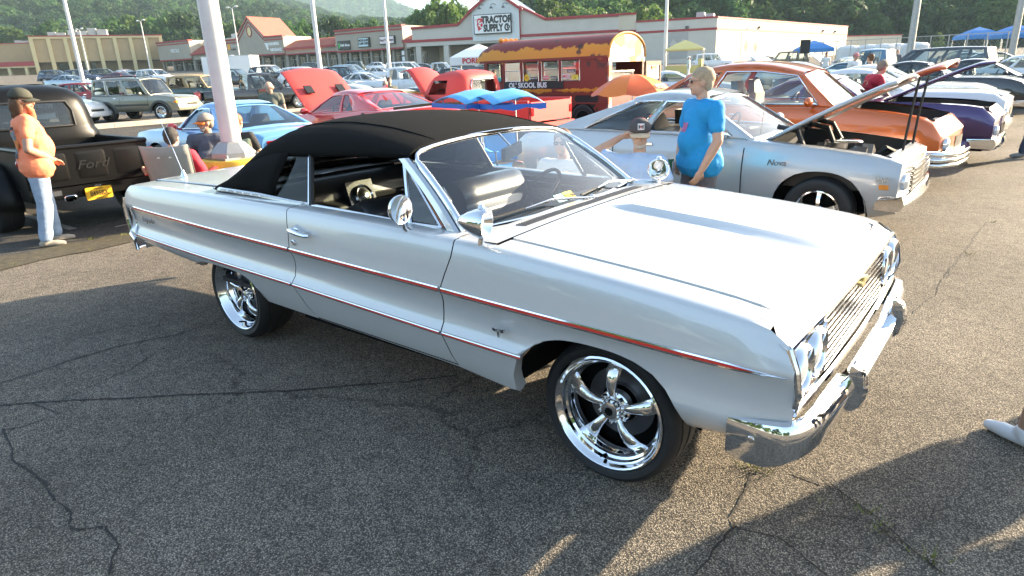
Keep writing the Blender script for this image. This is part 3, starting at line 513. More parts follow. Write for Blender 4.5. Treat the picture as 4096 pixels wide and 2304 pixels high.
TREESPEC = [(-30, 230, 90, 0, 1, 'leafy green tree at the far left above the annex roof'), (50, 235, 80, 2, 1.2, 'bright green tree above the rooftop units of the tan store'), (120, 240, 92, 0, 1.2, 'low tree peeping over the left parapet of the tan store'), (170, 235, 66, 0, 1.0, 'rounded tree behind the slim pole at the tan store'), (318, 230, 62, 0, 1.0, 'rounded green tree above the middle of the tan store'), (365, 235, 55, 2, 1.0, 'tree behind the double headed lamp above the tan store'), (410, 240, 58, 0, .9, 'tree above the right end of the tan store'), (450, 235, 48, 0, .9, 'tall tree left of the thick white pole'), (492, 230, 44, 3, .9, 'dark tree just left of the thick white pole'), (590, 220, 70, 2, .9, 'light tree just right of the thick white pole'), (622, 215, 66, 0, .7, 'tree showing left of the red edged gable'), (702, 205, 80, 2, 1.0, 'tree showing right of the red edged gable'), (745, 210, 66, 0, .9, 'tree above the red tiled roof'),
    (782, 200, 64, 0, .9, 'tree left of the pole in front of the red tiled roof'), (845, 190, 54, 3, 1.0, 'dark round tree left of the tall sign wall'), (878, 195, 60, 3, .9, 'dark tree above the left end of the tall sign wall'), (915, 200, 66, 0, .8, 'tree above the computer shop sign'), (950, 205, 60, 0, .8, 'tree left of the pole above the sign wall'), (1000, 205, 68, 2, .7, 'small tree right of the pole above the sign wall'), (1062, 160, 42, 0, .8, 'tree left in the clump beside the white gable'), (1092, 165, 30, 0, .8, 'tree second in the clump beside the white gable'), (1118, 160, 16, 2, .8, 'tallest tree of the clump beside the white gable'), (1150, 165, 20, 0, .8, 'tree right of the tallest in the clump beside the white gable'), (1178, 170, 38, 0, .6, 'smallest tree next to the left slope of the white gable'),
    (1375, 165, 12, 2, .8, 'bright tree just right of the white gable'), (1415, 170, 22, 2, .9, 'bright tree above the grey parapet'), (1455, 175, 30, 0, .9, 'tree above the grey parapet left of the return'), (1500, 170, 34, 2, .9, 'light tree above the pale parapet return'), (1545, 175, 24, 0, .9, 'tree above the pale parapet return'), (1610, 165, 30, 2, .8, 'tree above the wing left of the pole'), (1640, 170, 26, 2, .8, 'tree above the wing beside the pole'), (2010, 235, 44, 2, .8, 'light tree above the pale side wall'), (2050, 240, 38, 2, .8, 'light tree above the far end of the pale side wall'), (2160, 230, 84, 2, .6, 'bush above the low rear wall'), (2355, 160, 86, 2, .6, 'pale young tree behind the chain link fence')]
for i, (px, d, ty, kd, wd, lb) in enumerate(TREESPEC): tree(lb, px, d, ty, kd, wd)
def gn_instances(o, proto, smin, smax, seed=0):
    ng = bpy.data.node_groups.new('scatter_'+o.name, 'GeometryNodeTree'); ng.interface.new_socket('Geometry', in_out='INPUT', socket_type='NodeSocketGeometry'); ng.interface.new_socket('Geometry', in_out='OUTPUT', socket_type='NodeSocketGeometry')
    N = ng.nodes.new; gi, go = N('NodeGroupInput'), N('NodeGroupOutput'); io = N('GeometryNodeInstanceOnPoints'); ob = N('GeometryNodeObjectInfo'); ob.inputs['Object'].default_value = proto
    rv = N('FunctionNodeRandomValue'); rv.data_type = 'FLOAT'; rv.inputs[2].default_value = smin; rv.inputs[3].default_value = smax; rv.inputs['Seed'].default_value = seed
    rr = N('FunctionNodeRandomValue'); rr.data_type = 'FLOAT_VECTOR'; rr.inputs[0].default_value = (-.12, -.12, 0); rr.inputs[1].default_value = (.12, .12, 6.28); rr.inputs['Seed'].default_value = seed+3
    L = ng.links.new; L(gi.outputs[0], io.inputs['Points']); L(ob.outputs['Geometry'], io.inputs['Instance']); L(rv.outputs[1], io.inputs['Scale']); L(rr.outputs[0], io.inputs['Rotation']); L(io.outputs[0], go.inputs[0])
    md = o.modifiers.new('scatter', 'NODES'); md.node_group = ng
def woods(name, pts, protos, smin, smax, label):
    for i, pr in enumerate(protos):
        me = bpy.data.meshes.new(name); me.from_pydata([p for k, p in enumerate(pts) if k % len(protos) == i], [], []); o = bpy.data.objects.new(name, me); C.objects.link(o); kind(o, 'stuff', label); gn_instances(o, pr, smin, smax, i)
FORG = mat('forest_floor', (.028, .045, .014), .95, var=.35, vscale=.02); 
crown_obj = {}
for T in TREES:
    for ch in T.children:
        if ch.name.startswith('crown'): crown_obj.setdefault(ch.data.name, ch)
PRO = list(crown_obj.values())
import mathutils.noise as mn
def hill(name, prof, d0, d1, m, px0, px1, npx, nd, bump=6, ls=.01):
    """hillside rising from depth d0 to the ridge at depth d1; prof = ridge height in the picture"""
    rows = []
    for i in range(nd+1):
        t = i/nd; row = []
        for k in range(npx+1):
            px = lerp(px0, px1, k/npx); d = lerp(d0, d1, t); p = horizon_dir(px, d); zt = (225-.0376*px-sp(px, prof))/1636.6*d1+CAMP.z; zb = terr(p.x, p.y); base = max(0, min(zt, terr(*horizon_dir(px, d0)[:2])))
            z = lerp(base, zt, t**.85)+bump*mn.noise(Vector((p.x*ls, p.y*ls, 0)))*(4*t*(1-t)+.3); row.append((p.x, p.y, z-(2 if i == 0 else 0)))
        rows.append(row)
    rows.append([(x+FW.x*d1*.3, y+FW.y*d1*.3, -5) for x, y, z in rows[-1]])
    o = obj(name, M().grid(rows), m, None, 180, clean=False); o['kind'] = 'structure'; return rows
def scatter_on(rows, n, seed, zlift=-1.0):
    rd = random.Random(seed); out = []; R_ = rows[:-1]
    # area weighted in depth
    for _ in range(n):
        i = rd.random()*(len(R_)-1.001); k = rd.random()*(len(R_[0])-1.001); i0, k0 = int(i), int(k); u, v_ = i-i0, k-k0
        a, b_, c2, d2 = (Vector(R_[i0][k0]), Vector(R_[i0][k0+1]), Vector(R_[i0+1][k0]), Vector(R_[i0+1][k0+1])); p = a.lerp(b_, v_).lerp(c2.lerp(d2, v_), u); out.append((p.x, p.y, p.z+zlift))
    return out
# wooded hill on the right, close behind the stores
h1 = hill('wooded_hill', [(1250, 30), (1330, 8), (1420, -20), (1600, -70), (1900, -120), (2300, -160), (2800, -190)], 190, 330, FORG, 1260, 2820, 40, 10, 4, .02)
woods('hill_woods', scatter_on(h1, 1500, 5, -2), [PRO[-1], PRO[-2], PRO[0]], 11, 19, 'dark green wooded hillside rising behind the farm store')
h2 = hill('left_mountain', [(-500, -120), (0, -110), (400, -45), (560, -8), (690, 24), (800, 60), (880, 80), (1000, 85), (1200, 100)], 330, 1150, FORG, -560, 1160, 50, 14, 14, .004)
woods('mountain_woods', scatter_on(h2, 9000, 6, -3), [PRO[0], PRO[-1], PRO[2]], 10, 17, 'forest covering the mountain on the left')
FARW = mat('far_forest', (.040, .062, .022), .95, var=.4, vscale=.03, bump=1, bscale=.05)
h3 = hill('far_ridge', [(400, -160), (700, -95), (860, -35), (960, 0), (1004, 20), (1040, 36), (1066, 46), (1080, 46), (1100, 42), (1150, 42), (1250, 54), (1400, 70)], 1300, 2600, FARW, 380, 1420, 60, 16, 22, .003)
woods('ridge_woods', scatter_on(h3, 7000, 8, -4), [PRO[0], PRO[2]], 12, 19, 'hazy forest covering the far ridge')
# trees behind the photographer, seen mirrored in the car's flank
for i in range(15):
    x = -46+6.5*i+random.uniform(-2, 2); y = -44+random.uniform(-6, 6); h = random.uniform(9, 14)
    T = thing('tree', 'leafy tree in the row across the lot, mirrored in the silver car flank', 'tree', (x, y, 0), random.uniform(0, 6), 'trees across the lot'); T.scale = (h*1.1, h*1.1, h)
    for nm, me in (('trunk', TRK), ('crown', CRN[i % 5])): o = bpy.data.objects.new(nm, me); C.objects.link(o); o.parent = T

# air: one closed box of thin haze round everything
hz = M().box(-3600, 1500, -700, 4200, -9, 560); HZ = bpy.data.materials.new('haze_air'); HZ.use_nodes = True; t_ = HZ.node_tree; t_.nodes.clear(); o_ = t_.nodes.new('ShaderNodeOutputMaterial'); v_ = t_.nodes.new('ShaderNodeVolumePrincipled'); v_.inputs['Color'].default_value = (.60, .84, .98, 1); v_.inputs['Density'].default_value = .00017; v_.inputs['Anisotropy'].default_value = .0; t_.links.new(v_.outputs[0], o_.inputs['Volume'])
kind(obj('haze', hz, HZ, None, 0), 'stuff', 'thin pale haze in the air between the lot and the mountains')
SC.cycles.volume_bounces = 1
# ================================================================ wheels
def tyre_prof(Ro, ri, w):
    h = w/2
    return [(ri, -h*.82), (ri+.006, -h*.95), (ri+.02, -h), (lerp(ri, Ro, .55), -h*1.04), (Ro-.022, -h*.98), (Ro-.006, -h*.86), (Ro, -h*.62), (Ro-.006, -h*.60), (Ro-.006, -h*.54), (Ro+.001, -h*.52),
            (Ro+.002, -h*.1), (Ro-.005, -h*.08), (Ro-.005, h*.08), (Ro+.002, h*.1), (Ro, h*.62), (Ro-.02, h), (ri, h*.9), (ri-.02, h*.8)]
WCACHE = {}
def wheel(parent, x, y, z, side, Ro=.33, ri=.2, w=.2, style='steel', rimmat=None, n=28, steer=0):
    """side -1: outer face towards -Y"""
    key = (Ro, ri, w, style, n, rimmat.name if rimmat else '')
    if key not in WCACHE:
        t = M().lathe(tyre_prof(Ro, ri, w), n=n); tm = mesh_of('tyre', t, RUBBER, 50)
        r = M(); h = w/2; rm = rimmat or CHROME_S
        r.lathe([(ri+.004, -h*.9), (ri+.006, -h*.98), (ri-.006, -h*1.0), (ri-.014, -h*.9), (ri-.02, -h*.62), (ri-.03, -h*.5), (ri-.034, h*.6)], n=n)
        r.lathe([(ri-.034, h*.1), (.0, h*.1)], n=n, mi=1)
        if style == 'tt':
            r = M()
            r.lathe([(ri+.002, -h*.88), (ri+.004, -h*.99), (ri-.004, -h*1.03), (ri-.012, -h*.98), (ri-.016, -h*.86), (ri-.026, -h*.80), (ri-.030, -h*.66), (ri-.040, -h*.60), (ri-.044, -h*.42), (ri-.052, -h*.36), (ri-.056, -h*.1), (ri-.058, h*.7)], n=48)
            r.lathe([(ri-.05, h*.42), (0, h*.42)], n=32, mi=1)
            r.lathe([(.165, h*.20), (.165, h*.16), (.10, h*.15), (.09, h*.05)], n=32, mi=2)
            r.lathe([(.078, h*.1), (.078, -h*.36), (.066, -h*.44), (.048, -h*.46), (.046, -h*.62), (.040, -h*.72), (.022, -h*.76), (0.0, -h*.765)], n=24)
            r.lathe([(.020, -h*.768), (.018, -h*.79), (0, -h*.79)], n=16, mi=1)
            for k in range(5):
                a = R(90+72*k); ca, sa = math.cos(a), math.sin(a); rings = []
                for rr, yy, wd, th in ((.05, -.40, .019, .020), (.085, -.52, .021, .024), (.12, -.56, .026, .024), (.155, -.54, .031, .022), (.185, -.44, .035, .020), (ri-.05, -.22, .038, .016)):
                    ring = []
                    for j in range(12):
                        b = 2*math.pi*j/12; u = wd*math.cos(b); v = yy*h + th*math.sin(b)*(1 if math.sin(b) < 0 else .6)
                        ring.append((rr*ca-u*sa, v, rr*sa+u*ca))
                    rings.append(ring)
                r.grid(rings, 0, closed_u=True); r.fan(rings[-1]); r.fan(rings[0][::-1])
                b = R(90+36+72*k); p = (.062*math.cos(b), 0, .062*math.sin(b))
                r.lathe([(.011, -h*.3), (.011, -h*.58), (.006, -h*.64), (0, -h*.64)], origin=p, n=8)
            r.tube([(-.02, -h*.62, -ri+.035), (-.02, -h*1.0, -ri+.05)], .006, 6, 1)
        elif style == 'five':
            for k in range(5):
                a = R(90+72*k); ca, sa = math.cos(a), math.sin(a)
                for rr0, rr1, w0, w1 in ((.03, ri-.03, .028, .034),):
                    pts = []
                    for rr, yy, wd in ((rr0, -.5, w0), (ri*.55, -.55, (w0+w1)/2*.9), (rr1, -.3, w1)):
                        pts.append([(rr*ca-u*sa, yy*h+dy, rr*sa+u*ca) for u, dy in ((-wd, .02), (-wd*.6, -.008), (wd*.6, -.008), (wd, .02))])
                    r.grid(pts)
            r.lathe([(.06, 0), (.06, -h*.5), (.035, -h*.66), (0, -h*.68)], n=12)
        elif style == 'steel':
            r.lathe([(ri-.03, -h*.35), (ri*.72, -h*.55), (ri*.5, -h*.45), (ri*.36, -h*.7), (0, -h*.72)], n=n)
            for k in range(6):
                a = R(60*k); r.lathe([(.028, 0), (0, 0)], origin=(ri*.72*math.cos(a), -h*.585, ri*.72*math.sin(a)), n=8, mi=1)
        else:   # simple alloy
            for k in range(7):
                a = R(90+360/7*k); ca, sa = math.cos(a), math.sin(a)
                r.grid([[(rr*ca-u*sa, yy*h, rr*sa+u*ca) for u in (-wd, wd)] for rr, yy, wd in ((.02, -.6, .02), (ri-.03, -.4, .024))])
            r.lathe([(.055, -h*.4), (.05, -h*.62), (0, -h*.66)], n=10)
        WCACHE[key] = (tm, mesh_of('rim', r, [rm, DARK, mat('brake_iron', (.12, .12, .125), .4, .8)], 40))
    tm, rmm = WCACHE[key]
    o = bpy.data.objects.new('wheel', tm); C.objects.link(o); o.parent = parent; o.location = (x, y, z); o.rotation_euler = (0, 0, (0 if side < 0 else math.pi)+steer)
    q = bpy.data.objects.new('rim', rmm); C.objects.link(q); q.parent = o
    return o
# ================================================================ the silver convertible in the foreground
SILVER = mat('silver_paint', (.61, .61, .605), .33, .22, 1.0, var=.015, vscale=60)
def hero():
    T = thing('convertible_car', 'silver classic convertible with black fabric top and red pinstripe trim, closest car in front', 'car')
    xR, xF = -2.86, 2.27
    zsF = [(-2.86, .56), (-2.5, .535), (-1.9, .505), (-1.86, .505), (-.96, .385), (0, .375), (.7, .365), (1.05, .335), (1.93, .43), (2.1, .44), (2.3, .47)]
    zlF = [(-2.86, .655), (-2.69, .65), (-.55, .613), (.67, .58), (1.135, .571), (2.3, .555)]
    zuF = [(-2.86, .872), (-2.6, .868), (-.53, .83), (.686, .805), (2.256, .766), (2.3, .765)]
    zcF = [(-2.86, .985), (-2.75, 1.015), (-2.55, 1.028), (-.66, 1.055), (.75, 1.035), (1.5, .988), (2.0, .940), (2.12, .920), (2.18, .904), (2.24, .88), (2.28, .85)]
    kF = [(-2.87, .935), (-2.8, .955), (-2.4, .98), (-1.2, 1.0), (.8, 1.0), (1.8, .995), (2.15, .985), (2.28, .968)]
    zs = lambda x: lin(x, zsF); zl = lambda x: lin(x, zlF); zu = lambda x: lin(x, zuF); zc = lambda x: sp(x, zcF); kk = lambda x: sp(x, kF)
    def rows(x):
        a, b, c_, d = zs(x), zl(x), zu(x), zc(x); g = c_-b; e = d-c_
        ff = max(0, min(1, (x-1.0)/.8)); n = lambda y1, y2: lerp(y1, y2, ff)    # scallop fades out over the front fender
        return [(a, .90), (a+.03, .945), (lerp(a, b, .45), .975), (b-.035, .992), (b-.012, 1.0), (b+.006, n(1.003, 1.0)), (b+.018, n(.996, .998)), (b+g*.22, n(.974, .988)), (b+g*.45, n(.966, .982)), (b+g*.68, n(.970, .984)), (c_-.035, n(.984, .990)), (c_-.012, .999), (c_+.006, 1.003),
                (c_+.02, .999), (c_+e*.35, .992), (c_+e*.7, .979), (d-.014, .964), (d-.003, .957), (d+.006, .945), (d+.010, .90)]
    NR = 20
    def arch(x):
        z = -1
        dx = abs(x-1.50)
        if dx < .42: z = max(z, .33+.372*(1-(dx/.42)**2.6)**(1/2.6))
        dx = abs(x+1.415)
        if dx < .455: z = max(z, .33+.262*(1-(dx/.455)**3.4)**(1/3.4))
        return z
    def Y(x, z):
        rs = rows(x); zz = [p[0] for p in rs]
        return -lin(z, [(p[0], p[1]) for p in rs])*kk(x)
    seamF = lambda z: sp(z, [(.30, .735), (.416, .725), (.50, .695), (.58, .674), (.68, .668), (.80, .686), (.90, .722), (.967, .749), (1.01, .757), (1.08, .735)])
    seamR = lambda z: sp(z, [(.30, -.40), (.405, -.405), (.425, -.43), (.47, -.457), (.53, -.505), (.615, -.553), (.72, -.545), (.83, -.532), (.92, -.535), (1.0, -.553), (1.08, -.57)])
    def patch(m, xa, xb, us, zlo=None, zhi=None, off=0, dy=0):
        grid = []
        for u in us:
            col = []; xm = lerp(xa(.7), xb(.7), u)
            for j in range(NR):
                x = xm
                for _ in range(4): z = rows(x)[j][0]; x = lerp(xa(z), xb(z), u)
                z = rows(x)[j][0]
                if zlo is not None: z = max(z, zlo(xm))
                if zhi is not None: z = min(z, zhi(xm))
                x = lerp(xa(z), xb(z), u)
                z = max(z, arch(x)) if arch(x) > 0 else z
                col.append((x, Y(x, z)-off, z))
            grid.append(col)
        m.grid(grid)
        return grid
    def xs_range(a, b, step, extra=()):
        n = max(2, int((b-a)/step)); s = set(round(x, 4) for x in frange(a, b, n))
        for e in extra:
            if a < e < b: s.add(round(e, 4))
        return sorted(s)
    archx = [1.50+.42*k for k in (-1.002, -.9995, -.995, -.98, -.95, -.9, -.8, -.65, -.5, -.35, -.2, 0, .2, .35, .5, .65, .8, .9, .95, .98, .995, .9995, 1.002)] + [-1.415+.455*k for k in (-1.002, -.9995, -.995, -.98, -.95, -.9, -.8, -.65, -.5, -.3, 0, .3, .5, .65, .8, .9, .95, .98, .995, .9995, 1.002)]
    B = M()
    cst = lambda v: (lambda z: v)
    # rear quarter, rocker, front fender
    xs = xs_range(xR, -.56, .09, archx); us = [(x-xR)/(-.56-xR) for x in xs]
    g1 = patch(B, lambda z: sp(z, [(.55, -2.79), (.65, -2.84), (.8, -2.865), (.93, -2.855), (.99, -2.80), (1.03, -2.74)]), seamR, us)
    zdb = lambda x: lin(x, [(-.5, .412), (.72, .403)])
    patch(B, lambda z: seamR(.40), lambda z: seamF(.40), frange(0, 1, 10), None, zdb)
    xs = xs_range(.74, xF, .08, archx); us = [(x-.74)/(xF-.74) for x in xs]
    g2 = patch(B, seamF, lambda z: sp(z, [(.4, 2.27), (.62, 2.283), (.80, 2.276), (.845, 2.262), (.870, 2.242), (.888, 2.210), (.90, 2.182), (.93, 2.17)]), us)
    # arch flanges
    for cx, r in ((1.50, .42), (-1.415, .455)):
        rr = []
        for x in [q for q in archx if abs(q-cx) < r*1.001]:
            z = max(arch(x), zs(x)); y = Y(x, z)
            rr.append([(x, y, z), (x, y+.03, z-.004), (x, y+.06, z+.02)])
        B.grid(rr)
    # fender tops, cowl, tail
    def D(x, y): return zc(x)+.010+.022*(1-min(1, (y/.9)**2))
    HW = .80
    hx = [x for x in frange(.97, 2.2, 14)]
    B.grid([[(x, -.90*kk(x), zc(x)+.010), (x, -.87*kk(x), zc(x)+.012), (x, -(HW+.006), D(x, HW)), (x, -(HW+.008), D(x, HW)-.05)] for x in hx[:-1] + [2.13, 2.17]])
    for yy0, yy1 in ((0, 1),):
        B.grid([[(lerp(.70 if abs(y) > .75 else .79, .963, t) + .0*y, y, D(.8, y)-.004*(1-t)) for y in (-.90, -.84, -.8, -.6, -.4, -.2, 0)] for t in (0, .5, 1)])
    tx = frange(-2.74, -1.45, 10)
    B.grid([[(x, -y*kk(x), D(x, y)) for y in (.90, .86, .8, .7, .5, .25, 0)] for x in tx])
    B.grid([[(x, -y*kk(x), D(x, y)+(-.006 if y < .8 else 0)) for y in (.90, .86, .815, .79)] for x in frange(-1.45, -.57, 8)])
    # tail panel and nose filler
    B.grid([[(2.17, -.90*kk(2.17), zc(2.17)+.010), (2.17, -.87*kk(2.17), zc(2.17)+.012), (2.17, -(HW+.006), D(2.17, HW)), (2.18, -.70, D(2.17, .7)-.008), (2.195, -.4, D(2.17, .4)-.02), (2.20, 0, D(2.17, 0)-.02)], [(2.215, -.945, .868), (2.222, -.90, .878), (2.226, -.81, .882), (2.232, -.70, .884), (2.24, -.4, .886), (2.245, 0, .886)], [(2.243, -.95, .855), (2.247, -.90, .862), (2.25, -.81, .864), (2.255, -.70, .866), (2.26, -.4, .868), (2.265, 0, .868)]])
    B.grid([[(lerp(-2.74, -2.80, t)-.03*math.sin(math.pi*t), -y*.94, lerp(D(-2.74, y), .5, t)) for y in (.93, .7, .4, 0)] for t in frange(0, 1, 5)])
    B.mirror_y()
    obj('body', B, SILVER, T, 32)
    # dark inside faces: wheel wells, engine bay floor, door gap backing
    I = M()
    for cx, r in ((1.50, .46), (-1.415, .48)):
        I.grid([[(cx+r*math.cos(a), -.93, max(zs(cx+r*math.cos(a))+.012, .33+r*.86*math.sin(a))), (cx+r*math.cos(a), -.5, max(zs(cx+r*math.cos(a))+.012, .33+r*.86*math.sin(a)))] for a in [R(q) for q in range(6, 175, 12)]])
        I.fan([(cx+r*math.cos(R(q)), -.5, max(zs(cx+r*math.cos(R(q)))+.012, .33+r*.86*math.sin(R(q)))) for q in range(6, 175, 12)])
    I.grid([[(x, -.9, z) for x in (-.62, .80)] for z in (.36, .62)]); I.grid([[(x, -.89, z) for x in (-.62, -.50)] for z in (.36, .99)]); I.grid([[(x, -.89, z) for x in (.60, .80)] for z in (.36, .99)])
    I.grid([[(-2.5, y, .56) for y in (-.55, 0)], [(2.15, y, .45) for y in (-.55, 0)]])
    I.grid([[(x, -.86, zc(x)-.07), (x, 0, zc(x)-.05)] for x in (.98, 1.6, 2.1)])
    I.mirror_y(); obj('underbody', I, DARK, T, 0)
    for sgn in (-1, 1):
        d = M(); patch(d, lambda z: seamR(z)+.007, lambda z: seamF(z)-.007, frange(0, 1, 18), lambda x: zdb(x)+.007)
        d.grid([[(lerp(seamR(1.06)+.007, seamF(1.06)-.007, u), -y*kk(0), D(lerp(-.55, .73, u), y)+dz) for y, dz in ((.90, 0), (.86, 0), (.815, -.004), (.80, -.03), (.78, -.2))] for u in frange(0, 1, 10)])
        if sgn > 0: d.xf(Matrix.Scale(-1, 4, (0, 1, 0)))
        dr = obj('door', d, SILVER, T, 32, solid=0)
        hb = M()
        if True:
            s = -1 if sgn < 0 else 1
            yy = s*1.012
            hb.tube([(-.50, yy, .955), (-.47, yy+s*.012, .960), (-.42, yy+s*.022, .957), (-.36, yy+s*.024, .950), (-.32, yy+s*.016, .944), (-.305, yy, .942)], [.008, .013, .014, .012, .012, .010], 8)
            hb.prism([(-.50, .945), (-.44, .925), (-.395, .94), (-.41, .972), (-.445, .985)], s*.975, s*1.006, axis='Y')
            obj('door_handle', hb, CHROME, dr)
            lk = M().lathe([(.017, s*.985), (.017, s*1.004), (.012, s*1.008), (0, s*1.006)], origin=(-.475, 0, .88), n=14); obj('door_lock', lk, CHROME, dr)
    # hood with centre windsplit
    H = M(); hyl = [-HW, -.795, -.78, -.6, -.42, -.3, -.2]
    def hz(x, y):
        return D(x, y)+.006
    rowsH = []
    for x in [.972, .98]+frange(1.05, 2.1, 10)+[2.13, 2.155, 2.17, 2.185, 2.195]:
        t = max(0, (x-2.10)/.10); sw = lerp(.035, .075, max(0, min(1, (x-1.05)/1.0))); ht = .028*max(0, min(1, (x-1.02)/.12))
        if x > 2.1: sw *= max(0.05, 1-(x-2.1)/.16); ht *= max(0, 1-(x-2.1)/.16)
        ys = hyl+[-sw-.05, -sw-.004, -sw, -sw*.55, -.006, 0, .006, sw*.55, sw, sw+.004, sw+.05]+[-q for q in hyl[::-1]]
        row = []
        for y in ys:
            z = hz(x, y); a = abs(y)
            if a <= sw: z += ht*(1-a/sw)**.8
            if a > HW-.004: z -= .02
            z -= .045*t*t
            row.append((x+(0.018*(1-(y/.8)**2) if x > 2.0 else 0)*min(1, max(0, x-2.0)*4), y, z))
        rowsH.append(row)
    H.grid(rowsH); hood = obj('hood', H, SILVER, T, 28)
    # cowl vent slots
    V = M()
    for k in range(62):
        y = -.60+1.2*k/61; x0 = .845+.02*(1-abs(y)/.6); V.obox((x0+.028, y, D(.86, y)+.001), (.030, .004, 0), (0, .0035, 0), (0, 0, .003))
    obj('cowl_vent', V, mat('vent_slot', (.10, .10, .105), .6), T, 0)
    # trunk lid
    L = M(); L.grid([[(x, y, D(x, abs(y))+(.006 if abs(y) < .72 and i not in (0,) else -.004)) for y in (-.725, -.715, -.5, -.25, 0, .25, .5, .715, .725)] for i, x in enumerate([-2.72, -2.71]+frange(-2.6, -1.76, 6)+[-1.75])])
    obj('trunk_lid', L, SILVER, T, 30)
    ln = M().tube([(-2.70, -.735, D(-2.7, .735)+.002), (-1.75, -.735, D(-1.75, .735)+.002), (-1.72, -.70, D(-1.72, .7)+.002), (-1.70, 0, D(-1.7, 0)+.002)], .004, 4); obj('trunk_gap', ln, BLACK, T, 0)
    # side trim: chrome strips with red stripe
    RED = mat('red_stripe', (.72, .045, .028), .4, coat=.3)
    for sgn in (-1, 1):
        ch = M(); rd = M()
        segs = [(zu, -2.62, seamR(.83)-.006, 1), (zu, seamR(.83)+.012, seamF(.80)-.012, 1), (zu, seamF(.80)+.006, 2.256, 1), (zl, -2.68, seamR(.61)-.006, 0), (zl, seamR(.61)+.012, seamF(.58)-.012, 0), (zl, seamF(.58)+.006, 1.155, 0)]
        for f, a, b, up in segs:
            n = 16; rr = []; r2 = []
            for i in range(n+1):
                x = lerp(a, b, i/n); z = f(x); hgt = .0155 if up else .011
                if up and b > 2: hgt *= min(1, (b+.002-x)/.22+.04)
                y = Y(x, z)
                rr.append([(x, y+.004, z-hgt), (x, y-.006, z-hgt*.85), (x, y-.008, z-hgt*.3), (x, y-.005, z-hgt*.25), (x, y-.005, z+hgt*.45), (x, y-.008, z+hgt*.5), (x, y-.006, z+hgt*.85), (x, y+.004, z+hgt)])
                hr = hgt*(.46 if up else .5); 
                if up and b > 2 and x > b-.12: hr = 0
                r2.append([(x, y-.0072, z+.1*hgt-hr), (x, y-.0072, z+.1*hgt+hr)])
            ch.grid(rr); rd.grid(r2)
        # the loop that closes the spear at the tail
        lp = []
        for a in frange(90, 270, 8):
            zz = lerp(zl(-2.68), zu(-2.62), .5)+math.sin(R(a))*(zu(-2.62)-zl(-2.68))/2; xx = -2.64+math.cos(R(a))*.085+.01*math.sin(R(a)); xx = max(xx, -2.715)
            lp.append((xx, Y(xx, zz)-.004, zz))
        ch.tube(lp, .009, 6)
        if sgn > 0: ch.mirror_y(); ch.v = ch.v[len(ch.v)//2:]; ch.f = [tuple(i-len(ch.v) for i in f) for f in ch.f[len(ch.f)//2:]]; ch.mi = ch.mi[:len(ch.f)]; rd.v = [(x, -y, z) for x, y, z in rd.v]
        tr = obj('side_trim', ch, CHROME, T, 40); obj('red_stripe', rd, RED, tr, 0)
    # emblems
    em = M(); ex, ez, ey = 1.03, .665, -.998
    em.prism([(ex-.018, ez+.03), (ex-.006, ez+.03), (ex+.002, ez-.02), (ex+.010, ez+.03), (ex+.022, ez+.03), (ex+.006, ez-.045), (ex-.002, ez-.045)], ey-.012, ey+.02, axis='Y')
    em.prism([(ex-.06, ez+.035), (ex-.022, ez+.025), (ex-.022, ez+.0), (ex-.055, ez+.008)], ey-.010, ey+.02, axis='Y'); em.prism([(ex+.026, ez+.025), (ex+.062, ez+.038), (ex+.058, ez+.010), (ex+.024, ez)], ey-.010, ey+.02, axis='Y')
    em.v = [(ex+(x-ex)*.55, ey+(y-ey)*.35-.002, ez+(z-ez)*.55) for x, y, z in em.v]; fl = obj('fender_emblem', em, CHROME_S, T, 0)
    ck = M()
    for i in range(4):
        for j in range(2):
            if (i+j) % 2: ck.quad((ex+.028+i*.008, ey-.0125, ez+.004+j*.012), (ex+.036+i*.008, ey-.0125, ez+.005+j*.012), (ex+.036+i*.008, ey-.0125, ez+.016+j*.012), (ex+.028+i*.008, ey-.0125, ez+.015+j*.012))
    ck.quad((ex-.055, ey-.0125, ez+.012), (ex-.03, ey-.0125, ez+.006), (ex-.03, ey-.0125, ez+.022), (ex-.055, ey-.0125, ez+.03))
    ck.v = [(ex+(x-ex)*.55, ey-.0072, ez+(z-ez)*.55) for x, y, z in ck.v]; obj('flag_pattern', ck, BLACK, fl, 0)
    text('script_emblem', 'Impala', .06, CHROME_S, T, (-2.46, Y(-2.46, .80)-.004, .785), (1, 0, -.02), (0, 0, 1), .003, shear=.35, xs=1.25)
    # ------------- front end
    gz0, gz1 = .625, .862
    Gb = M(); Gb.quad((2.225, -.94, gz0-.02), (2.225, .94, gz0-.02), (2.195, .94, gz1), (2.195, -.94, gz1)); obj('grille_recess', Gb, DARK, T, 0)
    G = M()
    for k in range(9):
        z = gz0+.012+k*(gz1-gz0-.03)/8; G.obox((2.272-.022*k/8, 0, z), (.012, 0, 0), (0, .545, 0), (0, 0, .0075))
    for y in (-.36, -.18, 0, .18, .36): G.obox((2.248, y, .735), (.006, 0, 0), (0, .004, 0), (0, 0, .10))
    gr = obj('grille', G, CHROME_S, T, 0)
    E = M()   # grille surround
    E.tube([(2.245, -.935, gz1-.008), (2.262, -.55, gz1+.004), (2.27, 0, gz1+.006), (2.262, .55, gz1+.004), (2.245, .935, gz1-.008)], .014, 8)
    E.tube([(2.275, -.93, gz0-.012), (2.29, -.5, gz0-.016), (2.30, 0, gz0-.016), (2.29, .5, gz0-.016), (2.275, .93, gz0-.012)], .016, 8)
    for s in (-1, 1):
        E.tube([(2.245, s*.935, gz1-.008), (2.276, s*.950, .79), (2.292, s*.95, .70), (2.275, s*.93, gz0-.012)], .014, 8); E.obox((2.26, s*.555, .735), (.015, 0, 0), (0, .008, 0), (0, 0, .105))
    obj('grille_frame', E, CHROME, T, 40)
    bw = M()   # small gold bowtie on the grille bar
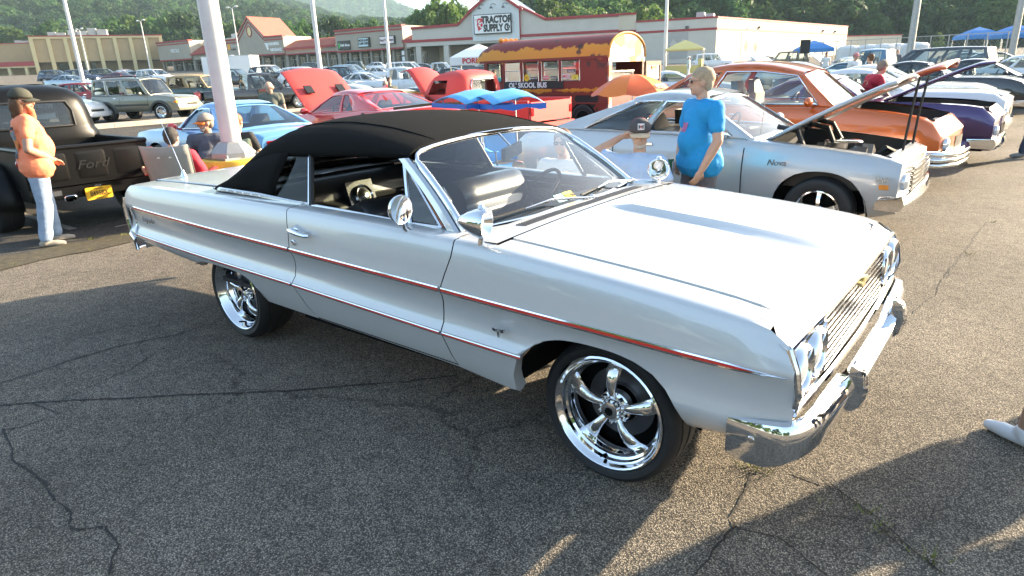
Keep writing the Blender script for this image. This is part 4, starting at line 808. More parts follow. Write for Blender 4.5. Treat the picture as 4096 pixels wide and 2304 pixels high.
    bw.prism([(-.07, .855), (-.02, .855), (-.02, .868), (.02, .868), (.02, .855), (.07, .855), (.055, .835), (.02, .835), (.02, .822), (-.02, .822), (-.02, .835), (-.055, .835)], 2.275, 2.293, axis='X'); obj('grille_emblem', bw, mat('gold_trim', (.75, .6, .28), .25, .8), T, 0)
    for s in (-1, 1):
        for yy, tl in ((.845, 0), (.655, 0)):
            h = M(); h.lathe([(.102, 2.215), (.102, 2.275), (.090, 2.288), (.082, 2.282), (.080, 2.262)], origin=(0, s*yy, .745), axis='X', n=24)
            hb = obj('headlight', h, CHROME, T, 50); l = M().lathe([(.081, 2.262), (.06, 2.276), (.03, 2.283), (0, 2.285)], origin=(0, s*yy, .745), axis='X', n=20); obj('lens', l, LENS, hb, 50)
        pl = M().quad((2.252, s*.555, gz0), (2.252, s*.94, gz0), (2.222, s*.94, gz1), (2.222, s*.555, gz1)); obj('headlight_panel', pl, CHROME_S, T, 0)
    # front bumper
    def bumper(path, name):
        m = M(); rows_ = []
        for (x, y, nx, ny, z0, z1, bul) in path:
            row = []
            for o, tz in ((-.03, 1.0), (.0, 1.0), (.6, .96), (.95, .80), (1.0, .6), (.9, .42), (.86, .36), (.80, .12), (.62, 0), (-.03, -.02)):
                row.append((x+nx*bul*o, y+ny*bul*o, lerp(z0, z1, tz)))
            rows_.append(row)
        m.grid(rows_); return obj(name, m, CHROME, T, 40)
    half = [(2.075, -.975, 0, -1, .428, .575, .022), (2.15, -.985, 0, -1, .420, .588, .028), (2.215, -.985, .05, -1, .425, .598, .034), (2.265, -.975, .35, -.93, .448, .604, .038), (2.29, -.945, .75, -.6, .462, .606, .042), (2.305, -.90, .95, -.25, .468, .606, .048),
            (2.31, -.80, 1, -.06, .452, .602, .056), (2.315, -.62, 1, 0, .448, .602, .062), (2.32, -.48, 1, 0, .450, .604, .066), (2.322, -.40, 1, 0, .452, .570, .070), (2.324, -.30, 1, 0, .448, .556, .072), (2.324, 0, 1, 0, .448, .554, .072)]
    bumper(half+[(x, -y, a, -b, z0, z1, q) for x, y, a, b, z0, z1, q in half[-2::-1]], 'front_bumper')
    bo = M().lathe([(.014, -1.012), (.012, -1.020), (0, -1.024)], origin=(2.17, 0, .525), n=10); obj('bumper_bolt', bo, CHROME, T)
    for s in (-1, 1):
        g = M(); g.grid([[(2.36+dx, s*.45+dy, z) for dx, dy in ((0, -.035), (.05*q, -.028), (.062*q, 0), (.05*q, .028), (0, .035))] for z, q in ((.455, .5), (.475, .9), (.54, 1.1), (.60, 1.0), (.63, .75), (.645, .2))]); obj('bumper_guard', g, CHROME, T, 45)
    # rear bumper, tail lights
    rb = [(-2.78, -.945, 0, -1, .50, .60, .02), (-2.84, -.935, -.5, -.85, .50, .66, .028), (-2.90, -.86, -1, -.2, .50, .70, .03), (-2.93, -.5, -1, 0, .50, .70, .035), (-2.94, 0, -1, 0, .50, .70, .035)]
    bumper(rb+[(x, -y, a, -b, z0, z1, q) for x, y, a, b, z0, z1, q in rb[-2::-1]], 'rear_bumper')
    for s in (-1, 1):
        tz = [.92, .85, .78, .70, .62, .55, .50]; obj('tail_edge', M().tube([(sp(z, [(.5, -2.80), (.65, -2.845), (.8, -2.868), (.93, -2.858)])-.004, s*(.938 if z < .9 else .925), z) for z in tz], .016, 6), CHROME, T)
        for yy in (.80, .66, .52):
            l = M().lathe([(.055, -2.80), (.055, -2.86), (.04, -2.87), (0, -2.872)], origin=(0, s*yy, .83), axis='X', n=16); obj('taillight', l, RED_L, T, 50)
    # ------------- windshield, vents, glass
    def hdr(y): return (.232+.02*(1-(y/.7)**2), y, 1.375+.05*(1-(abs(y)/.7)**2.2))
    def bas(y): return (.69+.115*(1-(y/.83)**2), y, 1.043)
    def wsp(u, v): # u -1..1, v 0..1
        b, h = bas(.80*u), hdr(.68*u); p = [lerp(b[i], h[i], v) for i in range(3)]; p[0] += .02*math.sin(math.pi*v); return tuple(p)
    ws = M().grid([[wsp(u, v) for u in frange(-1, 1, 14)] for v in frange(0.01, .985, 8)]); obj('windshield', ws, glass('windshield_glass', (.80, .86, .86)), T, 60)
    fr = M()
    path = [wsp(-1.02, v) for v in frange(0, .80, 6)]+[wsp(-1.015, .90), wsp(-.985, .965), wsp(-.93, 1.0)]+[wsp(u, 1.01) for u in frange(-.8, .8, 10)]+[wsp(.93, 1.0), wsp(.985, .965), wsp(1.015, .90)]+[wsp(1.02, v) for v in frange(.8, 0, 6)]
    nn_ = len(path); fr.tube(path, [.026 if (k_ < 7 or k_ > nn_-8) else .017 for k_ in range(nn_)], 10, flat=.75)
    obj('windshield_frame', fr, CHROME, T, 50)
    for s in (-1, 1):
        ap = M(); ap.grid([[(p[0]-.012, p[1]+s*.012, p[2]), (p[0]-.03, p[1]+s*.028, p[2]), (p[0]-.075, p[1]+s*.026, p[2]-.006), (p[0]-.085, p[1]+s*.0, p[2]-.006), (p[0]-.05, p[1]-s*.03, p[2])] for p in [wsp(s*1.03, v) for v in frange(-.01, .96, 8)]])
        obj('windshield_pillar', ap, mat('pillar_paint', (.60, .62, .635), .25, .7, 1), T, 40)
    gs = M().tube([bas(y)[:2]+(1.046,) for y in frange(-.80, .80, 12)], .010, 6); obj('windshield_gasket', gs, CHROME, T)
    # vent windows + side window chrome
    for s in (-1, 1):
        f = M(); A = (.56, s*.835, 1.05); Bq = (.345, s*.835, 1.05); Tt = (.215, s*.725, 1.335)
        f.tube([A, Bq, Tt, A], .011, 6); f.tube([(.34, s*.837, 1.045), Tt], .014, 6)
        vf = obj('vent_window', f, CHROME, T, 50); g = M().fan([vl(A, Tt, .04), vl(Bq, Tt, .05), vl(Tt, A, .06)]); obj('vent_glass', g, GLASS, vf, 0)
        sl = M(); sl.tube([(.34, s*.832, 1.048), (-.2, s*.832, 1.060), (-.505, s*.832, 1.064)], .010, 6); sl.tube([(-.525, s*.83, 1.06), (-.622, s*.715, 1.34)], .008, 6); sl.tube([(-.53, s*.83, 1.066), (-.88, s*.825, 1.078), (-1.5, s*.81, 1.082)], .009, 6); obj('window_trim', sl, CHROME, T, 50)
        obj('window_post', M().tube([(-.50, s*.832, 1.06), (-.597, s*.718, 1.345)], .016, 6), BLACK, T); qw = M().quad((-.52, s*.826, 1.07), (-.88, s*.822, 1.08), (-.765, s*.72, 1.335), (-.61, s*.715, 1.345)); obj('quarter_glass', qw, glass('quarter_glass_green_reflection', (.50, .56, .46), .4), T, 0)  # greenish pane tint stands in for the reflection of trees
    # wipers
    for y0, y1 in ((.14, -.42), (.76, .28)):
        wm = M(); zz = lambda v: v
        p0 = (.825-.10*(y0/.83)**2, y0, 1.062); p1 = wsp(lerp(y0, y1, .6)/.80, .10); p2 = wsp(y1/.80, .08)
        up = lambda p, d: (p[0]+.02, p[1], p[2]+d)
        wm.tube([up(p0, .0), up(p1, .022), up(p2, .018)], [.010, .006, .004], 6); wm.ball(p0, .020, 8, 6)
        wo = obj('wiper', wm, CHROME, T, 50); bl = M().tube([up(wsp((y1+.20)/.80, .115), .008), up(wsp((y1-.22)/.80 if y1 < 0 else (y1-.2)/.8, .085), .008)], .006, 6); obj('wiper_blade', bl, BLACK, wo)
    # stickers inside the windshield
    def stick(u0, u1, v0, v1, m, nm):
        e = .004; q = [wsp(u0, v0), wsp(u1, v0), wsp(u1, v1), wsp(u0, v1)]; q = [(a+e, b, c) for a, b, c in q]; return obj(nm, M().quad(*q), m, T, 0)
    s1 = stick(-.035, .072, .075, .17, mat('yellow_sticker', (.9, .68, .10), .5), 'inspection_sticker'); stick(-.15, -.05, .075, .165, mat('teal_sticker', (.35, .68, .72), .5), 'registration_sticker')
    a, b, c3 = Vector(wsp(-.035, .12)), Vector(wsp(.072, .12)), Vector(wsp(.02, .165)); d3 = Vector(wsp(.02, .08))
    text('sticker_date', '12 96', .036, BLACK, T, tuple((a+b)/2+Vector((.008, 0, .0))), b-a, c3-d3, .0004, .0008)
    # ------------- black fabric top
    FAB = mat('black_canvas', (.009, .009, .0088), .9, spec=.08, bump=.25, bscale=500)
    F = M(); rws = []
    zrail = [(.25, 1.375), (-.1, 1.372), (-.6, 1.352), (-.95, 1.33), (-1.14, 1.285), (-1.3, 1.21), (-1.5, 1.11), (-1.6, 1.075)][::-1]
    ztop = [(.27, 1.43), (.1, 1.475), (-.2, 1.525), (-.5, 1.545), (-.8, 1.53), (-1.0, 1.495), (-1.14, 1.435), (-1.3, 1.33), (-1.5, 1.18), (-1.64, 1.09)][::-1]
    yrail = [(.25, .70), (-.1, .722), (-.6, .735), (-1.0, .735), (-1.3, .765), (-1.56, .80)][::-1]
    for x in [.236, .23, .21, .15, .05, -.1, -.3, -.5, -.7, -.85, -.98, -1.06, -1.12, -1.2, -1.3, -1.4, -1.5, -1.56]:
        zr, zt, yr = lin(x, zrail), sp(x, ztop), sp(x, yrail); q = zt-zr; row = []
        for fy, fz in ((1.0, -.02/max(q, .02)), (1.008, 0), (1.0, .12), (.965, .34), (.90, .56), (.80, .72), (.66, .84), (.45, .93), (.22, .985), (0, 1)):
            row.append((x+(.03*(1-fy) if x > .1 else -.08*(1-fy*fy) if x < -1.4 else 0), -yr*fy, zr+fz*q))
        row = row+[(a, -b, cc) for a, b, cc in row[-2::-1]]; rws.append((x, row))
    F.grid([r for x, r in rws if x > -1.13]); back = [r for x, r in rws if x < -1.11]
    F.grid([r[:7] for r in back]); F.grid([r[-7:] for r in back])
    rwg = M().grid([r[6:-6] for r in back]); obj('rear_window', rwg, glass('clear_vinyl', (.78, .80, .76), .6), T, 60)
    for s in (-1, 1):      # sail panel: from the window opening back to the belt line
        edge = [(-.785, s*.738, 1.345), (-.80, s*.745, 1.30), (-.845, s*.788, 1.19), (-.90, s*.828, 1.072)]
        rl = []
        for t in frange(0, 1, 8):
            xt = lerp(-.785, -1.56, t); top = (xt, s*sp(xt, yrail)*1.008, lin(xt, zrail)); xb = lerp(-.90, -1.575, t); bot = (xb, s*.828, 1.076)
            rl.append([vl(top, bot, v) if t > .02 else edge[q_] for q_, v in enumerate((0, .33, .66, 1))])
        rl = [[(p[0], p[1]+s*.018*math.sin(math.pi*i/3), p[2]) for i, p in enumerate(r)] for r in rl]
        F.grid(rl)
    F.grid([[(lerp(-1.55, -1.66, t)-.10*(1-(y/.8)**2), y, lerp(1.15-.06*(y/.8)**2, 1.055, t)) for y in frange(-.8, .8, 8)] for t in (0, .5, 1)])
    top = obj('fabric_top', F, FAB, T, 40, solid=.012)
    smr = M()
    for y in (-.50, .50):
        pts = []
        for x in frange(.22, -1.3, 16):
            zr, zt, yr = lin(x, zrail), sp(x, ztop), sp(x, yrail); fy = abs(y)/yr
            fz = lin(1-fy, [(0, 0), (.035, .34), (.10, .56), (.2, .72), (.34, .84), (.55, .93), (.78, .985), (1, 1)]); pts.append((x, y, zr+fz*(zt-zr)+.001))
        smr.tube(pts, .004, 5)
    obj('top_seam', smr, FAB, top)
    wl = M(); wl.tube([(lerp(-.56, -1.50, t), -.845, 1.066+.016*min(1, t*2)) for t in frange(0, 1, 8)]+[(-1.58, -.82, 1.07), (-1.66, -.74, 1.062), (-1.74, -.4, 1.06), (-1.77, 0, 1.06), (-1.74, .4, 1.06), (-1.66, .74, 1.062), (-1.58, .82, 1.07)]+[(lerp(-.56, -1.5, t), .845, 1.066+.016*min(1, t*2)) for t in frange(1, 0, 8)], .014, 6); obj('belt_molding', wl, mat('molding_paint', (.66, .68, .69), .25, .7, 1), T)
    sn = M()
    for k in range(7): sn.ball((-1.0-.095*k, -.855, 1.083), .008, 6, 4)
    obj('top_snap', sn, CHROME, T)
    bw2 = M()
    for x in (-.15, -.62): bw2.tube([(x, y, lin(x, zrail)-.005+(sp(x, ztop)-lin(x, zrail)-.03)*(1-(abs(y)/.72)**3)) for y in frange(-.71, .71, 10)], .012, 6)
    obj('top_bow', bw2, BLACK, T)
    # ------------- mirrors, spotlights, antenna

    hd = M().lathe([(0, .395), (.03, .397), (.055, .408), (.068, .428), (.072, .445), (.070, .450), (.066, .448), (0, .446)], axis='X', n=22); hd.xf(Matrix.Translation((0, -.985, 1.160)))
    mr = obj('side_mirror', hd, CHROME, T, 45)
    arm = M().tube([(.445, -.978, 1.12), (.425, -.955, 1.065), (.43, -.93, 1.035)], [.012, .012, .018], 8); arm.ball((.435, -.925, 1.022), (.075, .03, .014), 12, 6); obj('mirror_arm', arm, CHROME, mr, 50)
    for s, yaw, pit in ((-1, 18, 6), (1, -12, 0)):
        sp_ = M().lathe([(0, -.135), (.012, -.132), (.03, -.115), (.056, -.07), (.074, -.025), (.082, .008), (.084, .02), (.080, .035), (.074, .036), (.070, .03), (.05, .0), (.02, -.03), (0, -.035)], axis='X', n=26)
        sp_.ball((0, 0, 0), .014, 8, 6); sp_.lathe([(.012, .075), (.02, .085), (.012, .098), (0, .1)], axis='Z', n=8)
        loc = (.90, -.93, 1.135) if s < 0 else (.87, .885, 1.125)
        sp_.xf(Matrix.Translation(loc) @ Matrix.Scale(.86, 4) @ Matrix.Rotation(R(yaw if s < 0 else -60), 4, 'Z') @ Matrix.Rotation(R(4), 4, 'Y'))
        so = obj('spotlight', sp_, CHROME, T, 45)
        st = M().tube([(loc[0], loc[1], loc[2]-.07), (loc[0]-.005, loc[1], 1.04), (loc[0]-.01, loc[1]+.005, 1.0 if s < 0 else 1.03)], [.016, .018, .022], 8)
        if s > 0: st.tube([(loc[0], loc[1], loc[2]-.07), (loc[0]-.14, loc[1]-.08, 1.04)], .012, 8)
        obj('spotlight_arm', st, CHROME, so, 50)
    an = M().lathe([(.028, 0), (.026, .012), (.012, .045), (.008, .06)], axis='Z', n=10, origin=(-2.50, -.60, D(-2.5, .6)+.004)); an.tube([(-2.50, -.60, 1.08), (-2.60, -.60, 1.28)], .004, 6); an.tube([(-2.60, -.60, 1.28), (-2.72, -.60, 1.50)], .0025, 5); obj('antenna', an, CHROME_S, T, 50)
    # ------------- interior
    fl = M().box(-1.7, .85, -.84, .84, .40, .43); fl.quad((.62, -.8, .43), (.62, .8, .43), (.70, .8, 1.0), (.70, -.8, 1.0)); fl.quad((-1.35, -.82, .43), (-1.35, .82, .43), (-1.62, .82, 1.05), (-1.62, -.82, 1.05)); fl.grid([[(x, s, z) for x in (-1.6, .72)] for s, z in ((-.80, .42), (-.79, 1.03))]); fl.grid([[(x, .79, z) for x in (-1.6, .72)] for z in (.42, 1.03)])
    obj('cabin', fl, mat('cabin_black', (.02, .022, .025), .6), T, 0)
    trm = M().tube([(.60, .785, .98), (-.5, .785, 1.0)], .008, 6); trm.tube([(.5, .77, .80), (-.45, .77, .80)], .015, 6); trm.tube([(-.15, .76, .93), (-.22, .75, .93)], .012, 6); obj('door_panel_trim', trm, CHROME, T)
    db = M().grid([[(.70, y, 1.04), (.60, y, 1.045), (.50, y, 1.01), (.47, y, .95), (.50, y, .84), (.56, y, .76)] for y in frange(-.78, .78, 6)]); obj('dashboard', db, mat('dash_grey', (.055, .065, .07), .5), T, 40)
    def seat(name, x0, y0, y1, zt, rec, tufts, zb=.62):
        s = M(); n = 18; m_ = 12
        prof = []      # back cushion outline in (x,z), front face ribbed
        for k in range(n+1):
            t = k/n; z = lerp(zb, zt-.05, t); x = x0-rec*t+.042*abs(math.sin(math.pi*tufts*t))**.6*(1 if t < .72 else .4)
            prof.append((x, z))
        prof += [(x0-rec-.03, zt-.01), (x0-rec-.08, zt), (x0-rec-.14, zt-.03), (x0-rec-.16, zt-.12), (x0-rec*.3-.16, zb)]
        for x, z in prof: pass
        s.grid([[(x-(.02 if j in (0, m_) else 0), lerp(y0, y1, j/m_), z-(.015 if j in (0, m_) else 0)) for x, z in prof] for j in range(m_+1)])
        s.fan([(x-.02, y0, z-.015) for x, z in prof]); s.fan([(x-.02, y1, z-.015) for x, z in prof][::-1])
        so = obj(name, s, VINYL, T, 50)
        c = M(); cp = [(x0-.10, zb-.12), (x0, zb-.02)]+[(x0+.06+k*.055, zb+.01-.02*(k % 2)-.002*k) for k in range(8)]+[(x0+.52, zb-.04), (x0+.53, zb-.14), (x0+.5, zb-.17)]
        c.grid([[(x, lerp(y0, y1, j/4), z) for x, z in cp] for j in range(5)]); c.fan([(x, y0, z) for x, z in cp]); c.fan([(x, y1, z) for x, z in cp][::-1])
        obj('seat_cushion', c, VINYL, so, 50)
        return so
    seat('front_seat', .02, -.74, -.06, 1.10, .13, 4); seat('front_seat', .02, .06, .74, 1.10, .13, 4)
    rs = seat('rear_seat', -.98, -.76, .76, 1.085, .20, 4)
    bt = M()
    for y in (-.40, .40):
        for k in range(4): bt.ball((-.965-.035*k, y, .70+.07*k), .010, 8, 6)
    for z_ in range(4):
        bt.ball((.02-.03*z_, -.40, .70+.07*z_), .009, 8, 6)
    obj('seat_button', bt, CHROME, rs)
    for y in (-.25, .25): pass
    sk = M().lathe([(.085, 0), (.085, .02), (.07, .03), (.06, .02), (.045, .024), (.03, .034), (0, .036)], axis='X', n=22); sk.xf(Matrix.Translation((-1.06, 0, .93)) @ Matrix.Rotation(R(-22), 4, 'Y')); obj('speaker', sk, CHROME_S, rs, 40)
    cn = M(); cn.xf(Matrix.Identity(4)); cn.box(-.02, .02, -.12, .12, -.11, .11); cn.xf(Matrix.Translation((-1.085, 0, .93)) @ Matrix.Rotation(R(-18), 4, 'Y')); obj('speaker_panel', cn, VINYL, rs, 0)
    stw = M(); cw = Matrix.Translation((.27, .39, .985)) @ Matrix.Rotation(R(-62), 4, 'Y')
    ring = [tuple(cw @ Vector((.195*math.cos(a), .195*math.sin(a), 0))) for a in frange(0, 2*math.pi, 28)[:-1]]
    stw.tube(ring, .012, 8, closed=True); 
    for a in (0, 120, 240): stw.tube([tuple(cw @ Vector((.19*math.cos(R(a+60)), .19*math.sin(R(a+60)), 0))), tuple(cw @ Vector((0, 0, -.05)))], .012, 6)
    stw.tube([tuple(cw @ Vector((0, 0, -.03))), tuple(cw @ Vector((0, 0, -.35)))], .025, 8); obj('steering_wheel', stw, BLACK, T)
    rv = M().obox((.33, .03, 1.315), (.012, .004, 0), (-.03, .12, .01), (0, 0, .035)); ro = obj('rear_view_mirror', rv, mat('mirror_back', (.62, .62, .6), .3, .4), T, 0); rs_ = M().tube([(.34, .03, 1.33), (.26, 0, 1.42)], .007, 6); obj('mirror_stem', rs_, CHROME, ro)
    # ------------- wheels
    for x, w_ in ((1.50, .25), (-1.511, .27)):
        for s in (-1, 1):
            wheel(T, x, s*(.86-w_/2), .335, s, .335, .266, w_, 'tt', CHROME, 48)
    ex = M().tube([(-1.9, -.6, .40), (-1.1, -.62, .36)], .02, 6); ex.box(-1.72, -1.66, -.72, -.70, .42, .52); obj('frame_rail', ex, mat('rusty_steel', (.10, .06, .04), .8), T)
    return T
# ================================================================ generic vehicle builder
# local frame: +X forward, origin on the ground at mid wheelbase
SPECS = {
 'sedan': dict(xr=-2.42, xf=2.32, W=1.80, wb=2.75, wr=.325, ww=.21, sill=.24, belt=[(-2.42, .88), (-2.3, .98), (-1.7, 1.02), (-.6, 1.0), (.9, .955), (1.25, .93), (2.0, .78), (2.25, .66), (2.32, .60)], cab=(-1.78, -.95, .15, 1.15), zr=1.46, yt=.56, panes=[(.06, .26), (.30, .60), (.64, .95)], hood=1.22, bul=.16),
 'hatch': dict(xr=-1.95, xf=2.12, W=1.74, wb=2.55, wr=.31, ww=.2, sill=.24, belt=[(-1.95, .92), (-1.7, 1.02), (.9, .97), (1.2, .95), (1.9, .80), (2.12, .62)], cab=(-1.78, -1.25, .25, 1.15), zr=1.50, yt=.58, panes=[(.08, .30), (.34, .62), (.66, .95)], hood=1.2, bul=.16),
 'suv': dict(xr=-2.25, xf=2.25, W=1.86, wb=2.70, wr=.365, ww=.24, sill=.36, belt=[(-2.25, 1.0), (-2.1, 1.10), (.85, 1.07), (1.1, 1.06), (2.0, .95), (2.2, .82), (2.25, .72)], cab=(-2.12, -1.85, .28, 1.02), zr=1.74, yt=.66, panes=[(.04, .26), (.30, .60), (.64, .95)], hood=1.08, bul=.12),
 'liberty': dict(xr=-2.12, xf=2.16, W=1.82, wb=2.65, wr=.365, ww=.24, sill=.42, belt=[(-2.12, 1.04), (-2.05, 1.10), (.75, 1.09), (1.0, 1.08), (1.75, 1.03), (2.0, .98), (2.12, .88), (2.16, .74)], cab=(-2.08, -1.94, .40, .86), zr=1.84, yt=.70, panes=[(.05, .27), (.32, .60), (.64, .95)], hood=.96, bul=.12),
 'wrangler': dict(xr=-1.75, xf=1.95, W=1.62, wb=2.37, wr=.37, ww=.25, sill=.46, belt=[(-1.75, 1.12), (.55, 1.12), (.8, 1.11), (1.7, 1.03), (1.85, 1.0), (1.95, .92)], cab=(-1.73, -1.66, .30, .62), zr=1.78, yt=.72, panes=[(.06, .46), (.54, .95)], hood=.72, bul=.04),
 'pickup': dict(xr=-2.80, xf=2.55, W=1.92, wb=3.45, wr=.37, ww=.25, sill=.40, belt=[(-2.8, 1.06), (.9, 1.06), (1.2, 1.06), (2.2, .98), (2.5, .86), (2.55, .74)], cab=(-.72, -.60, .55, 1.22), zr=1.82, yt=.66, panes=[(.10, .42), (.48, .94)], hood=1.28, bul=.10, bed=(-2.72, -.80, .62)),
 'oldpickup': dict(xr=-2.6, xf=2.35, W=1.86, wb=3.05, wr=.36, ww=.22, sill=.42, belt=[(-2.6, 1.06), (.7, 1.06), (1.0, 1.08), (2.0, 1.02), (2.3, .90), (2.35, .80)], cab=(-.78, -.66, .55, .98), zr=1.84, yt=.64, panes=[(.16, .46), (.52, .94)], hood=1.05, bul=.10, bed=(-2.52, -.86, .64)),
 'coupe70': dict(xr=-2.50, xf=2.35, W=1.86, wb=2.85, wr=.33, ww=.24, sill=.26, belt=[(-2.5, .84), (-2.35, .92), (-1.5, .97), (.6, .96), (.95, .94), (2.0, .86), (2.28, .80), (2.35, .72)], cab=(-1.70, -.75, .10, .85), zr=1.38, yt=.58, panes=[(.12, .40), (.44, .95)], hood=.95, bul=.10),
 'van': dict(xr=-2.45, xf=2.45, W=1.95, wb=2.95, wr=.34, ww=.22, sill=.30, belt=[(-2.45, 1.05), (1.2, 1.05), (1.5, 1.0), (2.3, .84), (2.45, .65)], cab=(-2.38, -2.2, .75, 1.55), zr=1.78, yt=.72, panes=[(.04, .30), (.34, .60), (.64, .94)], hood=1.6, bul=.16),
}
def car(name, label, cat, loc, rz, spec, P, lod=1, group=None, hood_up=0, roof=None, glassm=None, wheels='steel', rimmat=None, chrome_b=None, extra=None, scale=1.0, top=None, hoodmat=None, nohood=False):
    S = dict(SPECS[spec]); S.update(extra or {})
    T = thing(name, label, cat, loc, rz, group)
    if scale != 1: T.scale = (scale,)*3
    gm = glassm or GLASS; HWd = S['W']/2; xr, xf, wb = S['xr'], S['xf'], S['wb']
    ax = S.get('axles', (wb/2, -wb/2)); wr = S['wr']; ra = S.get('ra', wr*1.17)
    belt = lambda x: sp(x, S['belt']); sl = S['sill']; sill = (lambda x: lin(x, sl)) if isinstance(sl, list) else (lambda x: sl)
    kf = S.get('k') or [(xr, .90), (xr+.15, .95), (xr+.7, 1), (xf-.8, 1), (xf-.2, .955), (xf, .90)]; k = lambda x: sp(x, kf)
    prof = S.get('prof') or [(0, .90), (.06, .945), (.22, .985), (.45, 1.0), (.62, .995), (.80, .975), (.92, .945), (.98, .925), (1.0, .90)]
    def Y(x, z):
        a, b = sill(x), belt(x); return HWd*k(x)*lin((z-a)/(b-a), prof)
    def arch(x):
        z = -1
        for c in ax:
            dx = abs(x-c)
            if dx < ra: z = max(z, wr+ra*S.get('asq', .94)*(1-(dx/ra)**2.3)**(1/2.3))
        return z
    fr = (.0, .03, .06, .14, .22, .34, .45, .54, .62, .71, .80, .87, .92, .96, .98, 1.0) if lod > 1 else (0, .06, .22, .45, .62, .8, .92, .98, 1.0)
    axx = [c+ra*q for c in ax for q in ((-1.004, -.999, -.985, -.94, -.85, -.7, -.5, -.25, 0, .25, .5, .7, .85, .94, .985, .999, 1.004) if lod > 0 else (-1.004, -.999, -.9, -.6, 0, .6, .9, .999, 1.004))]
    xs = sorted(set([round(x, 4) for x in frange(xr, xf, (44, 26, 14)[2-lod] if lod < 3 else 44) if all(abs(x-a) > .015 for a in axx)]+[round(x, 4) for x in axx if xr < x < xf]))
    B = M(); rows = []
    for x in xs:
        a, b = sill(x), belt(x); col = []
        for f in fr:
            z = lerp(a, b, f); z = max(z, min(arch(x), b-.02)); col.append((x, -Y(x, z), z))
        rows.append(col)
    B.grid(rows)
    bul = S['bul']; cr = S.get('crown', .035)
    def D(x, y): return belt(x)+cr*(1-min(1, abs(y)/(.9*HWd*k(x)))**2)
    for xe, sg in ((xf, 1), (xr, -1)):
        e = rows[-1 if sg > 0 else 0]
        B.grid([[(xe+sg*bul*(1-t*t), p[1]*t, p[2]+(D(xe, p[1]*t)-belt(xe))*((p[2]-e[0][2])/(e[-1][2]-e[0][2]))) for t in (1, .92, .8, .6, .3, 0)] for p in e])
    bed = S.get('bed'); hx = S['hood']; cab = S['cab']
    segs = []
    if bed: segs = [(bed[1], xf if not (hood_up or nohood) else hx)]
    else: segs = [(xr, xf if not (hood_up or nohood) else hx)]
    def deck(x0, x1, fy):
        q = [x0]+[x for x in xs if x0 < x < x1]+[x1]
        B.grid([[(x+((bul*(1-(f/.9)**2)*max(0, min(1, (x-xf+.5)/.5))-(bul*(1-(f/.9)**2)*max(0, min(1, (xr+.5-x)/.5)))) if S.get('bulge_deck', True) else 0), -f*HWd*k(x), D(x, f*HWd*k(x))) for f in fy] for x in q])
    for a, b in segs: deck(a, b, (.90, .86, .75, .55, .3, 0))
    if hood_up or nohood:
        deck(hx, xf, (.90, .87, .80)); deck(xf-.14, xf, (.80, .55, .3, 0))
    if bed: deck(xr, bed[1], (.90, .87, .82))
    B.mirror_y()
    obj('body', B, P, T, 36)
    U = M()
    for c in ax: U.grid([[(c+ra*1.05*math.cos(R(q)), y, max(sill(c)+.01, wr+ra*.98*math.sin(R(q)))) for y in (-HWd*.97, HWd*.97)] for q in range(0, 181, 20)]); 
    for c in ax:
        for s in (-1, 1): U.fan([(c+ra*1.05*math.cos(R(q)), s*HWd*.55, max(sill(c)+.01, wr+ra*.98*math.sin(R(q)))) for q in range(0, 181, 20)])
    U.quad((xr+.1, -HWd*.86, sl if not isinstance(sl, list) else .35), (xf-.1, -HWd*.86, sl if not isinstance(sl, list) else .35), (xf-.1, HWd*.86, sl if not isinstance(sl, list) else .35), (xr+.1, HWd*.86, sl if not isinstance(sl, list) else .35))
    obj('underbody', U, DARK, T, 0)
    # hood
    if not nohood and lod > 0 or hood_up:
        q = frange(hx+.01, xf-.06, 8 if lod < 2 else 14); fy = [-.79, -.77, -.55, -.3, -.12, 0, .12, .3, .55, .77, .79]
        scoop = S.get('scoop', 0)
        h = M().grid([[(x+bul*(1-(f/.9)**2)*max(0, min(1, (x-xf+.5)/.5)), f*HWd*k(x), D(x, f*HWd*k(x))+(.008 if abs(f) < .785 else -.004)+(scoop if abs(f) < .32 and x < xf-.4 else 0)) for f in fy] for x in q])
        if hood_up:
            piv = Matrix.Translation((hx, 0, D(hx, 0))) @ Matrix.Rotation(-R(hood_up), 4, 'Y') @ Matrix.Translation((-hx, 0, -D(hx, 0))); h.xf(piv)
        obj('hood', h, hoodmat or P, T, 36, solid=.035 if hood_up else 0)
    if (hood_up or nohood):
        e = M(); zf = S.get('bay', .55); w_ = HWd*.78
        e.quad((hx, -w_, zf), (xf-.1, -w_, zf), (xf-.1, w_, zf), (hx, w_, zf))
        for s in (-1, 1): e.quad((hx, s*w_, zf), (xf-.1, s*w_, zf), (xf-.1, s*w_, belt(xf-.2)), (hx, s*w_, belt(hx)))
        e.quad((hx, -w_, zf), (hx, w_, zf), (hx, w_, belt(hx)), (hx, -w_, belt(hx))); e.quad((xf-.12, -w_, zf), (xf-.12, w_, zf), (xf-.12, w_, belt(xf)-.02), (xf-.12, -w_, belt(xf)-.02))
        obj('engine_bay', e, mat('engine_black', (.03, .03, .032), .5), T, 0)
        g = M(); mx = lerp(hx, xf, .45); g.box(mx-.32, mx+.32, -.22, .22, zf, zf+.24); 
        for s in (-1, 1): g.obox((mx, s*.22, zf+.26), (.28, 0, 0), (0, .08, s*-.04), (0, .02, .05)); g.tube([(mx+dx, s*.32, zf+.14) for dx in (-.26, 0, .26)], .05, 8)
        eo = obj('engine', g, mat('engine_grey', (.25, .24, .23), .35, .6), T, 30)
        af = M().lathe([(0, zf+.40), (.17, zf+.40), (.19, zf+.385), (.19, zf+.33), (.17, zf+.32), (.08, zf+.30), (.07, zf+.2)], origin=(mx+.02, 0, 0), axis='Z', n=20); obj('air_cleaner', af, CHROME, eo, 40)
